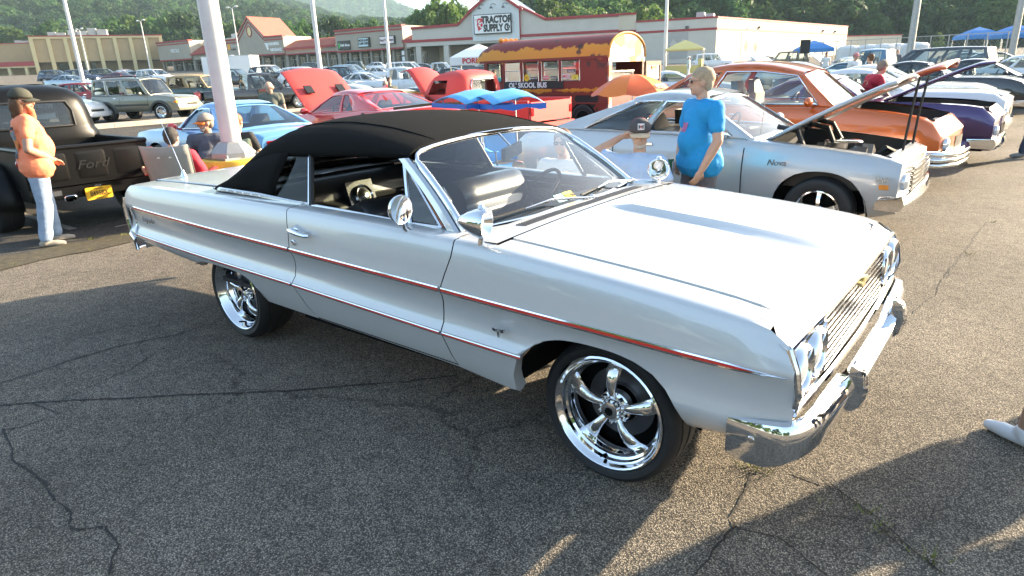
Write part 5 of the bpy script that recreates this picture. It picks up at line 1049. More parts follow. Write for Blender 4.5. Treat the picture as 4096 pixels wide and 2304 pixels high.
        rd = M().box(xf-.22, xf-.16, -.38, .38, zf, belt(xf-.2)-.06); rd.tube([(xf-.2, .25, zf+.25), (mx+.4, .12, zf+.32), (mx+.3, .05, zf+.22)], .028, 8); rd.box(mx+.1, mx+.45, -w_+.02, -w_+.2, zf+.05, zf+.26); rd.box(hx+.02, hx+.14, -.35, -.1, zf+.1, zf+.34); rd.tube([(mx-.2, .2, zf+.25), (mx-.3, .4, zf+.3), (hx+.05, .45, zf+.3)], .012, 6); rd.tube([(mx, -.25, zf+.24), (mx+.2, -.45, zf+.26), (mx+.3, -.5, zf+.1)], .012, 6); obj('radiator', rd, BLACK, eo, 30)
    # greenhouse
    yb = HWd*.885; yt = S['yt']; zr = S['zr']; xrb, xrt, xwt, xwb = cab; tw = S.get('wt', .04)
    zb = lambda x: belt(x)+.004
    def side(u, v): # u 0 rear..1 front
        b = (lerp(xrb, xwb, u), -yb*k(lerp(xrb, xwb, u))*.99, zb(lerp(xrb, xwb, u))); t = (lerp(xrt, xwt, u), -yt-.02*math.sin(math.pi*u), zr-.05-S.get('arch', .03)*abs(2*u-1)**2.2)
        p = vl(b, t, v); return (p[0], p[1]-.02*math.sin(math.pi*v), p[2])
    top_m = roof or P
    us = sorted(set([0, 1]+[q for pr in S['panes'] for q in pr])); v0, v1 = S.get('vr', (.06, .90))
    Fm = M(); panes = []
    for i in range(len(us)-1):
        ua, ub = us[i], us[i+1]; is_p = any(abs(ua-p[0]) < 1e-6 and abs(ub-p[1]) < 1e-6 for p in S['panes'])
        un = [ua, lerp(ua, ub, .33), lerp(ua, ub, .66), ub]
        if is_p:
            Fm.grid([[side(u, v) for v in (0, v0)] for u in un]); Fm.grid([[side(u, v) for v in (v1, 1)] for u in un]); panes.append((ua, ub))
            inn = lambda p: (p[0], p[1]+.025, p[2])
            Fm.grid([[side(ua, v) for v in (v0, .4, v1)], [inn(side(ua, v)) for v in (v0, .4, v1)]]); Fm.grid([[side(ub, v) for v in (v0, .4, v1)], [inn(side(ub, v)) for v in (v0, .4, v1)]])
        else: Fm.grid([[side(u, v) for v in (0, v0, .5, v1, 1)] for u in un])
    # roof skin
    ru = frange(0, 1, 8)
    rr = []
    for u in ru:
        s0 = side(u, 1); x = s0[0]; h = .05+.03*math.sin(math.pi*u); row = []
        for f, g in ((1, 0), (.97, .35), (.9, .62), (.75, .82), (.5, .93), (0, 1)): row.append((x+(.03 if u == 1 else -.03 if u == 0 else 0)*(1-f*f), s0[1]*f, s0[2]+h*g))
        rr.append(row)
    Rm = M().grid(rr)
    def endp(u, f, v): # windshield (u=1) / backlight (u=0)
        s = side(u, v); sg = 1 if u else -1
        h = lerp(0, rr[-1 if u else 0][5][2]-side(u, 1)[2], v)+lerp(D(s[0], 0)-belt(s[0]), 0, v)
        return (s[0]+sg*(.10 if u else .06)*(1-f*f)*lerp(1, .35, v), s[1]*f, s[2]+h*(1-f*f))
    for u in (0, 1):
        fs = (1, .93, .5, 0)
        lo, hi = S.get('vw', (.05, .94)) if u else S.get('vb', (.10, .92))
        Fm.grid([[endp(u, f, v) for f in fs] for v in (0, lo)]); Fm.grid([[endp(u, f, v) for f in fs] for v in (hi, 1)]); Fm.grid([[endp(u, f, v) for f in (1, S.get('fb', .90) if not u else .94)] for v in (lo, .5, hi)])
    Fm.mirror_y(); Rm.mirror_y()
    obj('cabin_frame', Fm, top if top else P, T, 36, solid=.02 if lod > 1 else 0); obj('roof', Rm, top_m, T, 50)
    for u, nm in ((1, 'windshield'), (0, 'rear_window')):
        lo, hi = S.get('vw', (.05, .94)) if u else S.get('vb', (.10, .92)); fm = .94 if u else S.get('fb', .90)
        g = M().grid([[(lambda p: (p[0]-(.012 if u else -.012), p[1], p[2]))(endp(u, f, v)) for f in (-fm, -.6, -.3, 0, .3, .6, fm)] for v in (lo, .5, hi)]); obj(nm, g, gm, T, 60)
    for ua, ub in panes:
        for s in (-1, 1):
            if S.get('open_side') and (ua, ub) == panes[-1]: continue
            g = M().grid([[(p[0], s*-1*(p[1]+.02), p[2]) for p in [side(lerp(ua, ub, t), v) for v in (v0, .5, v1)]] for t in (0, .5, 1)]); obj('window', g, gm, T, 60)
    if lod > 1 and S.get('trim', True):
        for s in (-1, 1):
            tr = M()
            for ua, ub in panes:
                lp = [side(ua, v0), side(lerp(ua, ub, .5), v0), side(ub, v0), side(ub, .5), side(ub, v1), side(lerp(ua, ub, .5), v1), side(ua, v1), side(ua, .5)]
                tr.tube([(p[0], -s*(p[1]-.004), p[2]) for p in lp], .011, 5, closed=True)
            obj('window_trim', tr, CHROME, T, 60)
    # interior
    ib = M(); ib.quad((xrb+.05, -yb*.95, .5), (xwb-.05, -yb*.95, .5), (xwb-.05, yb*.95, .5), (xrb+.05, yb*.95, .5)); ib.quad((xwb-.12, -yb*.9, .5), (xwb-.12, yb*.9, .5), (xwb-.15, yb*.9, zb(xwb)), (xwb-.15, -yb*.9, zb(xwb))); ib.quad((xrb+.1, -yb*.9, .5), (xrb+.1, yb*.9, .5), (xrb+.05, yb*.9, zb(xrb)-.02), (xrb+.05, -yb*.9, zb(xrb)-.02))
    for s in (-1, 1): ib.quad((xrb+.05, s*yb*.94, .5), (xwb-.1, s*yb*.94, .5), (xwb-.1, s*yb*.93, zb(xwb)-.01), (xrb+.05, s*yb*.93, zb(xrb)-.01))
    obj('cabin', ib, INTER, T, 0)
    if lod > 0:
        x1 = lerp(xrb, xwb, .52); zt = min(zr-.32, zb(x1)+.28); sm = S.get('seatmat') or mat('seat_grey', (.06, .06, .062), .6)
        for s in (-1, 1):
            st = M().grid([[(x1+dx, s*.38+dy, z) for dx, dy in ((.10, -.22), (.12, 0), (.10, .22), (-.02, .24), (-.04, 0), (-.02, -.24), (.10, -.22))] for z in (.55, zt-.12)]); st.grid([[(x1-.06*t+dx, s*.38+dy*lerp(1, .55, t), z) for dx, dy in ((.08, -.22), (.10, 0), (.08, .22), (-.02, .22), (-.03, 0), (-.02, -.22), (.08, -.22))] for t, z in ((0, zt-.12), (.3, zt-.05), (.8, zt+.05), (1, zt+.08))]); obj('seat', st, sm, T, 50)
        if not bed:
            x2 = xrb+.32; st = M().obox((x2+.15, 0, zb(x2)-.12), (.06, 0, -.02), (0, yb*.85, 0), (-.04, 0, .18)); obj('seat', st, sm, T, 0)
        sw = M(); ring = [(x1+.62+.07*math.sin(a), .38+.18*math.cos(a), zb(x1)+.0+.15*math.sin(a)) for a in frange(0, 2*math.pi, 16)[:-1]]; sw.tube(ring, .014, 5, closed=True); obj('steering_wheel', sw, BLACK, T)
    # bed
    if bed:
        b = M(); w_ = HWd*.82
        b.quad((bed[0], -w_, bed[2]), (bed[1], -w_, bed[2]), (bed[1], w_, bed[2]), (bed[0], w_, bed[2]))
        for s in (-1, 1): b.quad((bed[0], s*w_, bed[2]), (bed[1], s*w_, bed[2]), (bed[1], s*w_, belt(bed[1])), (bed[0], s*w_, belt(bed[0])))
        b.quad((bed[1], -w_, bed[2]), (bed[1], w_, bed[2]), (bed[1], w_, belt(bed[1])+.03), (bed[1], -w_, belt(bed[1])+.03)); b.quad((bed[0], -w_, bed[2]), (bed[0], w_, bed[2]), (bed[0], w_, belt(xr)), (bed[0], -w_, belt(xr)))
        obj('truck_bed', b, P, T, 0, solid=.02)
        tg = M().box(xr-bul-.012, xr-bul*.8, -w_*.92, w_*.92, .66, belt(xr)-.02); obj('tailgate', tg, P, T, 0)
    # lamps, grille, bumpers
    zf = lerp(sill(xf), belt(xf), .62); zrr = lerp(sill(xr), belt(xr), .66); bm_ = chrome_b or P
    hl = S.get('hl', 'wrap')
    for s in (-1, 1):
        yy = s*HWd*.72; xx = xf+bul*(1-.8**2)
        if hl == 'round': h = M().lathe([(.085, -.02), (.085, .02), (.06, .04), (0, .05)], axis='X', n=14, origin=(xx-.005, yy, zf))
        else: h = M().grid([[(xf+bul*(1-(f/.9)**2)+.012-dx, s*f*HWd*k(xf), zf+dz) for f in (.50, .62, .74, .85)] for dz, dx in ((-.06, 0), (.07, .01))])
        obj('headlight', h, LENS, T, 50)
        yy = s*HWd*.70
        t = M().grid([[(xr-bul*(1-(f/.9)**2)-.012, s*f*HWd*k(xr), zrr+dz) for f in (.56, .68, .80, .88)] for dz in (-.07, .09)]); obj('taillight', t, RED_L, T, 50)
        if lod > 0:
            m = M().ball((xwb-.30, s*(HWd+.09), zb(xwb)+.08), (.06, .10, .07), 10, 6); m.tube([(xwb-.28, s*(HWd*.9), zb(xwb)+.02), (xwb-.30, s*(HWd+.03), zb(xwb)+.06)], .02, 6); obj('mirror', m, S.get('mirm') or P, T, 60)
    gr = M().grid([[(xf+bul*(1-(f/.9)**2)+.010, f*HWd*k(xf), zf+dz) for f in (-.45, -.3, 0, .3, .45)] for dz in (-.08, .08)])
    obj('grille', gr, BLACK, T, 50)
    if S.get('slots'):
        for i in range(7):
            y = (i-3)*.085; sl_ = M().grid([[(xf+bul*(1-((y/HWd)/.9)**2)+.014, y+dy, zf+dz) for dy in (-.018, .018)] for dz in (-.09, .09)]); obj('grille_slot', sl_, DARK, T, 0)
    for xe, sg, nm in ((xf, 1, 'front_bumper'), (xr, -1, 'rear_bumper')):
        a = sill(xe); z0, z1 = (a+.02, a+.22) if not chrome_b else (lerp(a, belt(xe), .10), lerp(a, belt(xe), .38))
        bb = M(); fs = frange(-1, 1, 10); rws = []
        for f in fs:
            x = xe+sg*(bul*(1-(f*.9/.9)**2)+.05); y = f*.93*HWd; rws.append([(x-sg*.05, y, z0-.01), (x, y, z0), (x+sg*.025, y, lerp(z0, z1, .5)), (x, y, z1), (x-sg*.06, y, z1+.005)])
        for sd, f in ((0, -1), (-1, 1)):
            e = [(xe-sg*S.get('wrap', .32), f*.985*HWd*k(xe-sg*S.get('wrap', .32)), z) for z in (z0, z0+.01, (z0+z1)/2, z1-.01, z1)]
            rws = [e]+rws if sd == 0 else rws+[e]
        bb.grid(rws); obj(nm, bb, bm_, T, 40)
    pl = M().box(xr-bul-.085, xr-bul-.078, -.15, .15, sill(xr)+.12, sill(xr)+.27); obj('number_plate', pl, WHITE, T, 0)
    if lod > 0:
        dm = M()
        for u in S.get('doors', (.03 if not bed else .0, .50, .97) if len(S['panes']) > 2 else (.40, .97)):
            x = lerp(xrb, xwb, u)+.02
            if any(abs(x-c) < ra for c in ax): 
                c = min(ax, key=lambda c: abs(x-c)); 
            zz = [max(lerp(sill(x), belt(x), f), arch(x)+.01) for f in frange(.12, 1, 7)]
            for s in (-1, 1): dm.grid([[(x+d, s*(Y(x, z)+.004), z) for z in zz] for d in (-.006, .006)])
        kind(obj('door_seam', dm, BLACK, T, 0), 'stuff')
        for s in (-1, 1):
            for u in ((.56,) if len(S['panes']) < 3 else (.12, .56)):
                x = lerp(xrb, xwb, u)+.02
                if abs(x-ax[1]) < ra: x = ax[1]+ra+.08
                z = belt(x)-.10; h = M().obox((x, s*(Y(x, z)+.012), z), (.07, 0, 0), (0, .012, 0), (0, 0, .012)); obj('door_handle', h, S.get('handm') or CHROME, T, 0)
    n = 28 if lod > 1 else 18 if lod > 0 else 12; rim = S.get('rim', wr*.62)
    for c in ax:
        for s in (-1, 1): wheel(T, c, s*(HWd*.955-S['ww']/2), wr, s, wr, rim, S['ww'], wheels if lod > 0 else 'alloy', rimmat, n)
    T['_'] = 1; del T['_']
    CARS[T.name] = dict(S=S, belt=belt, Y=Y, D=D, side=side, sill=sill, T=T)
    return T
CARS = {}
# ================================================================ people
SKIN = mat('skin', (.50, .31, .22), .5, var=.10, vscale=14); SKIN_T = mat('tanned_skin', (.44, .24, .16), .5, var=.10, vscale=14)
def blob(name, prims, m, parent, vox, it=4, disp=0, label=None):
    g = M()
    for p in prims:
        if p[0] == 'c':
            a, ra, b, rb = Vector(p[1]), p[2], Vector(p[3]), p[4]; d = b-a; L = d.length or 1e-6; d = d/L; e1 = d.orthogonal().normalized(); e2 = d.cross(e1); rows = []
            for t in (-1, -.8, -.45, 0): rows.append((a+d*ra*t, ra*math.sqrt(max(0, 1-t*t))))
            for t in (0, .45, .8, 1): rows.append((b+d*rb*t, rb*math.sqrt(max(0, 1-t*t))))
            g.grid([[tuple(c+e1*r*math.cos(q)+e2*r*math.sin(q)) for q in [2*math.pi*j/12 for j in range(12)]] for c, r in rows], closed_u=True)
        else:
            g.ball(p[1], p[2], 16, 10, rot=p[3] if len(p) > 3 else None)
    o = obj(name, g, m, parent, 0, label)
    md = o.modifiers.new('skin', 'REMESH'); md.mode = 'VOXEL'; md.voxel_size = vox; md.use_smooth_shade = True
    ms = o.modifiers.new('soften', 'SMOOTH'); ms.iterations = it; ms.factor = .5
    if disp:
        if 'cloth_folds' not in bpy.data.textures:
            tx = bpy.data.textures.new('cloth_folds', 'CLOUDS'); tx.noise_scale = .11; tx.noise_depth = 2
        dm = o.modifiers.new('folds', 'DISPLACE'); dm.texture = bpy.data.textures['cloth_folds']; dm.strength = disp; dm.texture_coords = 'LOCAL'
    return o
def hand_prims(w_, d, n, sd, curl=.6, s=1.0):
    """wrist point, direction of the hand, palm normal, side (+1 left hand): palm, four fingers, thumb"""
    w_, d, n = Vector(w_), Vector(d).normalized(), Vector(n); n = (n-d*n.dot(d)).normalized(); a = d.cross(n)*sd; P = []
    rot = Matrix((d, a, n)).transposed()
    P.append(('e', tuple(w_+d*.045*s), (.052*s, .040*s, .017*s), rot))
    for i, L in enumerate((.072, .082, .076, .060)):
        off = a*((.030-.020*i)*s); p = w_+d*.085*s+off; dd = d.copy(); r = .0092*s
        for j, q in enumerate((.42, .32, .26)):
            dd = (dd+n*curl*(.55+.25*j)).normalized(); e = p+dd*L*q*s*1.1; P.append(('c', tuple(p), r, tuple(e), r*.92)); p = e; r *= .92
    b = w_+d*.025*s+a*.032*s; m_ = b+(d*.6+a*.75+n*.3).normalized()*.038*s; e = m_+(d*.95+a*.1+n*.45).normalized()*.034*s
    P += [('c', tuple(b), .013*s, tuple(m_), .011*s), ('c', tuple(m_), .011*s, tuple(e), .009*s)]
    return P
STAND = dict(pel=(0, 0, .96), abd=(.02, 0, 1.12), che=(.01, 0, 1.31), nek=(0, 0, 1.48), hea=(.035, 0, 1.635), lsh=(0, .19, 1.42), rsh=(0, -.19, 1.42), lel=(-.02, .25, 1.14), rel=(-.02, -.25, 1.14), lwr=(.06, .24, .90), rwr=(.06, -.24, .90),
             lhi=(0, .095, .93), rhi=(0, -.095, .93), lkn=(.02, .11, .50), rkn=(.02, -.11, .50), lan=(-.02, .12, .09), ran=(-.02, -.12, .09), lto=(.17, .15, .03), rto=(.17, -.15, .03))
SIT = dict(pel=(0, 0, .46), abd=(-.06, 0, .62), che=(-.13, 0, .83), nek=(-.16, 0, 1.01), hea=(-.12, 0, 1.165), lsh=(-.14, .19, .95), rsh=(-.14, -.19, .95), lel=(-.05, .27, .68), rel=(-.05, -.27, .68), lwr=(.18, .22, .66), rwr=(.18, -.22, .66),
           lhi=(0, .10, .44), rhi=(0, -.10, .44), lkn=(.42, .14, .50), rkn=(.42, -.14, .50), lan=(.46, .14, .10), ran=(.46, -.14, .10), lto=(.64, .16, .03), rto=(.64, -.16, .03))
def person(label, loc, rz, pose=STAND, J=None, h=1.0, vox=.011, shirt=None, sleeve=.5, pants=None, short=False, shoe=None, hair=None, hairstyle='short', cap=None, capvis=None, beard=None, glasses=None, belly=0, head=(0, 0), skin=None, wide=1.0, capback=None, group=None, curl=.6, nolegs=False, hands=True):
    T = thing('person', label, 'person', loc, rz, group); T.scale = (h, h, h); sk = skin or SKIN
    j = {k: Vector(v) for k, v in pose.items()}
    for k, v in (J or {}).items(): j[k] = Vector(v)
    for k in j: j[k].y *= wide if k[1:] in ('sh', 'el', 'hi') else 1
    hm = Matrix.Translation(j['hea']) @ Matrix.Rotation(R(head[0]), 4, 'Z') @ Matrix.Rotation(R(head[1]), 4, 'Y'); hp = lambda x, y, z: tuple(hm @ Vector((x, y, z))); hr = hm.to_3x3()
    t = tuple; B = []
    torso = [('c', t(j['pel']), .135*wide, t(j['abd']), .135*wide), ('c', t(j['abd']), .135*wide, t(j['che']), .14*wide), ('c', t(j['lsh']*.6+j['che']*.4), .105*wide, t(j['rsh']*.6+j['che']*.4), .105*wide), ('c', t(j['lhi']), .125*wide, t(j['rhi']), .125*wide), ('c', t(j['che']), .13*wide, t(j['nek']*.75+j['che']*.25), .075),
             ('c', t(j['lsh']), .062, t(j['nek']*.6+j['che']*.4), .06), ('c', t(j['rsh']), .062, t(j['nek']*.6+j['che']*.4), .06)]
    if belly: torso.append(('e', t(j['abd']+(j['abd']-j['pel']).cross(Vector((0, 1, 0))).normalized()*-.0+Vector((belly*.5, 0, .0))), (.13+belly*.5, .155*wide, .17)))
    if nolegs: pass
    B += torso if not shirt else torso[4:5]
    B += [('c', t(j['nek']-Vector((0, 0, .05))), .06, t(j['hea']-Vector((.02, 0, .06))), .055)]
    B += [('e', hp(-.005, 0, .025), (.098, .077, .098), hr), ('e', hp(.022, 0, -.045), (.070, .062, .072), hr), ('e', hp(.060, 0, -.085), (.030, .034, .026), hr), ('c', hp(.082, 0, .02), .010, hp(.110, 0, -.022), .014), ('c', hp(.090, -.014, -.026), .009, hp(.090, .014, -.026), .009),
          ('c', hp(.082, -.030, .032), .011, hp(.082, .030, .032), .011), ('e', hp(.088, 0, -.056), (.010, .024, .008), hr), ('e', hp(-.008, .078, -.006), (.022, .010, .034), hr), ('e', hp(-.008, -.078, -.006), (.022, .010, .034), hr)]
    for s in 'lr':
        sh, el, wr = j[s+'sh'], j[s+'el'], j[s+'wr']
        a0 = sh if not shirt else sh.lerp(el, max(0, sleeve-.25))
        B += [('c', t(a0), .052*wide, t(el), .043*wide), ('c', t(el), .043*wide, t(el.lerp(wr, .35)), .042*wide), ('c', t(el.lerp(wr, .35)), .042*wide, t(wr), .029)]
        if hands:
            dh = (wr-el).normalized(); nn = j.get(s+'hn', Vector((0, -1 if s == 'l' else 1, 0))); B += hand_prims(wr, j.get(s+'hd', dh), nn, 1 if s == 'l' else -1, curl)
        if not nolegs:
            hi, kn, an = j[s+'hi'], j[s+'kn'], j[s+'an']
            if not pants: B += [('c', t(hi), .10, t(kn), .062)]
            if not pants or short: B += [('c', t(hi.lerp(kn, .55)), .075, t(kn), .060), ('c', t(kn), .060, t(kn.lerp(an, .3)), .062), ('c', t(kn.lerp(an, .3)), .062, t(an), .038)]
    bo = blob('body', B, sk, T, vox, 3)
    if shirt:
        S = [(p[0], p[1], p[2]+.012, p[3], p[4]+.012) if p[0] == 'c' else (p[0], p[1], tuple(q+.014 for q in p[2])) for i, p in enumerate(torso) if i != 4]+[('c', t(j['che']), .135*wide, t(j['nek']*.55+j['che']*.45), .10)]
        for s in 'lr':
            sh, el = j[s+'sh'], j[s+'el']; S += [('c', t(sh), .070*wide, t(sh.lerp(el, sleeve)), .066*wide)]
        if pose is STAND: S += [('c', t(j['lhi']+Vector((.01, .0, -.005))), .158*wide, t(j['rhi']+Vector((.01, 0, -.005))), .158*wide), ('e', t(j['pel']+Vector((.01, 0, .06))), (.165*wide, .215*wide, .16))]
        blob('shirt', S, shirt, T, vox*1.1, 4, .020)
    if pants and not nolegs:
        S = [('c', t(j['lhi']), .128*wide, t(j['rhi']), .128*wide)]
        for s in 'lr':
            hi, kn, an = j[s+'hi'], j[s+'kn'], j[s+'an']
            if short: S += [('c', t(hi), .118, t(hi.lerp(kn, .80)), .098)]
            else: S += [('c', t(hi), .115, t(kn), .084), ('c', t(kn), .084, t(kn.lerp(an, .93)), .070)]
        blob('trousers', S, pants, T, vox*1.1, 4, .018)
    if not nolegs:
        for s in 'lr':
            an, to = j[s+'an'], j[s+'to']; d = (to-an); d.z = 0; d.normalize(); up = Vector((0, 0, 1))
            hz = an.z-.09
            blob('shoe', [('c', t(an-d*.045+up*(-.050)), .036, t(an+d*.10-up*.054), .038), ('c', t(an+d*.10-up*.054), .038, t(an+d*.165-up*.062), .027), ('c', t(an-up*.01), .046, t(an-d*.02-up*.04), .046)], shoe or mat('shoe_grey', (.35, .34, .32), .7), T, .010, 3)
    if hair:
        H = []
        if hairstyle in ('short', 'long', 'crop'):
            e = .010 if hairstyle != 'crop' else .004
            H = [('e', hp(-.020, 0, .042), (.096+e, .077+e, .088+e), hr), ('e', hp(-.055, 0, -.01), (.055, .068+e, .075), hr)]
            if hairstyle == 'long': H += [('e', hp(-.06, 0, -.07), (.055, .085, .11), hr), ('e', hp(-.045, .06, -.06), (.04, .03, .10), hr), ('e', hp(-.045, -.06, -.06), (.04, .03, .10), hr)]
        if hairstyle == 'fringe': H = [('e', hp(-.045, 0, -.02), (.066, .082, .060), hr), ('e', hp(-.03, .058, -.01), (.035, .026, .045), hr), ('e', hp(-.03, -.058, -.01), (.035, .026, .045), hr)]
        if hairstyle == 'mane': H = [('e', hp(-.055, 0, -.06), (.085, .100, .12), hr), ('e', hp(-.03, .072, -.06), (.050, .034, .105), hr), ('e', hp(-.03, -.072, -.06), (.050, .034, .105), hr), ('e', hp(-.075, 0, -.14), (.055, .09, .07), hr)]
        if hairstyle == 'pony': H = [('e', hp(-.015, 0, .045), (.104, .086, .095), hr), ('e', hp(-.07, 0, -.08), (.055, .075, .17), hr)]
        blob('hair', H, hair, T, .010, 2, .014)
    if beard and not beard[1]: blob('beard', [('e', hp(.062, 0, -.088), (.036, .040, .030), hr), ('c', hp(.035, .054, -.05), .014, hp(.065, .03, -.085), .018), ('c', hp(.035, -.054, -.05), .014, hp(.065, -.03, -.085), .018), ('c', hp(.092, -.024, -.044), .007, hp(.092, .024, -.044), .007)], beard[0], T, .007, 2, .006)
    elif beard: blob('beard', [('e', hp(.060, 0, -.095), (.042, .048, .038), hr), ('c', hp(.040, .052, -.04), .020, hp(.065, .03, -.09), .026), ('c', hp(.040, -.052, -.04), .020, hp(.065, -.03, -.09), .026), ('c', hp(.092, -.028, -.046), .009, hp(.092, .028, -.046), .009)]+([('e', hp(.075, 0, -.17), (.035, .035, .09), hr)] if beard[1] else []), beard[0], T, .009, 2, .01)
    for s in (-1, 1):
        ey = M().ball(hp(.083, s*.031, .012), .0115, 8, 6); obj('eye', ey, mat('eye_dark', (.03, .02, .015), .2), T)
    if glasses:
        g = M()
        for s in (-1, 1): g.ball(hp(.098, s*.033, .010), (.006, .026, .019), 12, 6, rot=hr); g.tube([hp(.092, s*.056, .018), hp(0, s*.080, .015)], .0028, 5)
        g.tube([hp(.102, -.012, .016), hp(.102, .012, .016)], .003, 5); obj('glasses', g, glasses, T)
    if cap:
        c = M(); rows = []
        for th in (0, 15, 32, 50, 68, 84, 97):
            row = []
            for q in range(20): a = 2*math.pi*q/20; row.append(hp(-.012+.118*math.sin(R(th))*math.cos(a), .098*math.sin(R(th))*math.sin(a), .050+.100*math.cos(R(th))))
            rows.append(row)
        c.grid(rows, closed_u=True); co = obj('cap', c, cap, T, 60, solid=.004)
        v = M().grid([[hp(.092*math.cos(a)+rr*math.cos(a)**.5*.0+(.0+rr)*max(0, math.cos(a)), .090*math.sin(a), .045-rr*.30-.03*math.sin(a)**2) for a in [R(-75+15*i) for i in range(11)]] for rr in (0, .03, .06, .085)])
        obj('cap_visor', v, capvis or cap, co, 60, solid=.004)
        if capback:
            cb = M().grid([[hp(-.012+.1195*math.sin(R(th))*math.cos(a), .0995*math.sin(R(th))*math.sin(a), .050+.1015*math.cos(R(th))) for a in [R(95+170*i/10) for i in range(11)]] for th in (8, 30, 50, 70, 84, 96)]); obj('cap_mesh', cb, capback, co, 60)
    PEOPLE[T.name] = hm
    return T, hm
PEOPLE = {}
def camp_chair(label, loc, rz, fab, fab2=None, group='folding chairs beside the cars', low=0):
    """quad folding chair facing +X"""
    T = thing('folding_chair', label, 'chair', loc, rz, group); st = mat('chair_tube', (.35, .35, .36), .3, .8)
    zs_ = .40
    for s in (-1, 1):
        for a, b in (((.27, s*.27, .02), (-.24, s*.27, .44)), ((-.27, s*.27, .02), (.26, s*.27, .44)), ((-.24, s*.28, .40), (-.36, s*.30, .92)), ((.25, s*.28, .40), (.25, s*.30, .62))):
            obj('leg', M().tube([a, b], .011, 6), st, T)
        am = M().grid([[(x, s*(.30+d), z-.008*abs(math.sin(i))) for d in (-.04, 0, .04)] for i, (x, z) in enumerate(((-.30, .62), (-.1, .60), (.1, .60), (.27, .62)))]); obj('armrest', am, fab2 or fab, T, 60, solid=.012)
    for a, b in (((-.25, -.27, .03), (-.25, .27, .40)), ((-.25, .27, .03), (-.25, -.27, .40)), ((.26, -.27, .03), (.26, .27, .40)), ((.26, .27, .03), (.26, -.27, .40))): obj('brace', M().tube([a, b], .010, 6), st, T)
    se = M().grid([[(x, y, zs_-.06*(1-(y/.27)**2)-(.02 if i in (1, 2) else 0)) for y in frange(-.27, .27, 8)] for i, x in enumerate((-.25, -.1, .1, .26))]); obj('seat', se, fab, T, 60, solid=.008)
    bk = M().grid([[(lerp(-.25, -.37, t)-.06*(1-(y/.30)**2), y*lerp(.95, 1.05, t), lerp(.40, .94, t)-.02*(1-(y/.3)**2)*t) for y in frange(-.29, .29, 8)] for t in frange(0, 1, 5)]); obj('backrest', bk, fab, T, 60, solid=.008)
    if False:
        b2 = M().grid([[(lerp(-.25, -.37, t)-.06*(1-(y/.30)**2)-.012, y*lerp(.95, 1.05, t), lerp(.40, .94, t)-.02*(1-(y/.3)**2)*t) for y in frange(-.17, .17, 6)] for t in frange(0.02, .98, 5)]); obj('back_panel', b2, fab2, T, 60, solid=.004)
    return T
# ================================================================ the show row
hero()
def at_(T): return CARS[T.name]
SILV2 = mat('nova_silver', (.46, .475, .49), .34, .35, 1.0, var=.015, vscale=60)
SPECS['nova'] = dict(SPECS['coupe70'], xr=-2.33, xf=2.08, wrap=.17, W=1.84, wb=2.82, wr=.335, ww=.24, ra=.43, sill=[(-2.33, .46), (-1.8, .34), (1.8, .30), (2.08, .36)], belt=[(-2.33, .92), (-2.2, .99), (-1.5, 1.05), (-.5, 1.035), (.7, 1.0), (1.2, .965), (1.9, .885), (2.03, .855), (2.08, .83)], cab=(-1.95, -.75, .10, .72), zr=1.47, yt=.62, panes=[(.22, .50), (.54, .93)], hood=.82, open_side=True, hl='round', bul=.06, scoop=.0, fb=.80, vb=(.12, .80))
nova = car('coupe_car', 'silver coupe with its long hood propped open, parked next to the convertible', 'car', (-.22, 4.62, 0), 0, 'nova', SILV2, 2, hood_up=33, wheels='five', rimmat=CHROME, chrome_b=CHROME, extra=dict(handm=CHROME))
DGREY_N = mat('dark_grille', (.05, .05, .052), .35, .5); D_ = at_(nova); S_ = D_['S']; yv = lambda x, z: -D_['Y'](x, z)-.004
am = M().box(1.87, 2.01, yv(2, .60)-.012, yv(2, .60), .60, .645); obj('side_marker', am, AMBER, nova, 0)
text('badge_script', 'Nova', .085, mat('badge_grey', (.2, .2, .2), .3, .6), nova, (1.0, yv(1.0, .80)-.004, .80), (1, 0, 0), (0, 0, 1), .003, shear=.3); text('engine_badge', '350', .065, CHROME_S, nova, (1.94, yv(1.94, .69)-.004, .685), (1, 0, 0), (0, 0, 1), .004, xs=1.2, shear=.2)
g = M()
for k in range(7): g.obox((2.142, 0, .52+.042*k), (.008, 0, 0), (0, .56, 0), (0, 0, .008))
obj('grille_bars', g, DGREY_N, nova, 0)
for y in (-.30, .30):
    obj('hood_prop', M().tube([(2.0, y, .86), (2.02, y*.9, 1.25), (2.05, y, 1.58)], .012, 6), BLACK, nova)
for x0, x1, y in ((1.0, 1.12, -.55), (1.10, 1.25, .45), (1.18, 1.3, -.1)): hs = M(); hs.tube([(x0-.12, y, 1.12), (x0+.08, y, 1.08), (x1+.04, y, .90)], .028, 8); obj('hood_hose', hs, BLACK, nova)
ant = M().tube([(.80, -.86, 1.0), (.83, -.86, 1.42)], .003, 5); obj('antenna', ant, CHROME_S, nova)
tp = M().grid([[(x, s*y, z) for y in (.28, .10)] for s, x, z in ((1, -.02, 1.0),)]+[[(-.06, y, 1.32) for y in (.28, .10)]]); 
ORANGE = mat('copper_orange_paint', (.62, .125, .018), .28, .35, 1.0, var=.02, vscale=50)
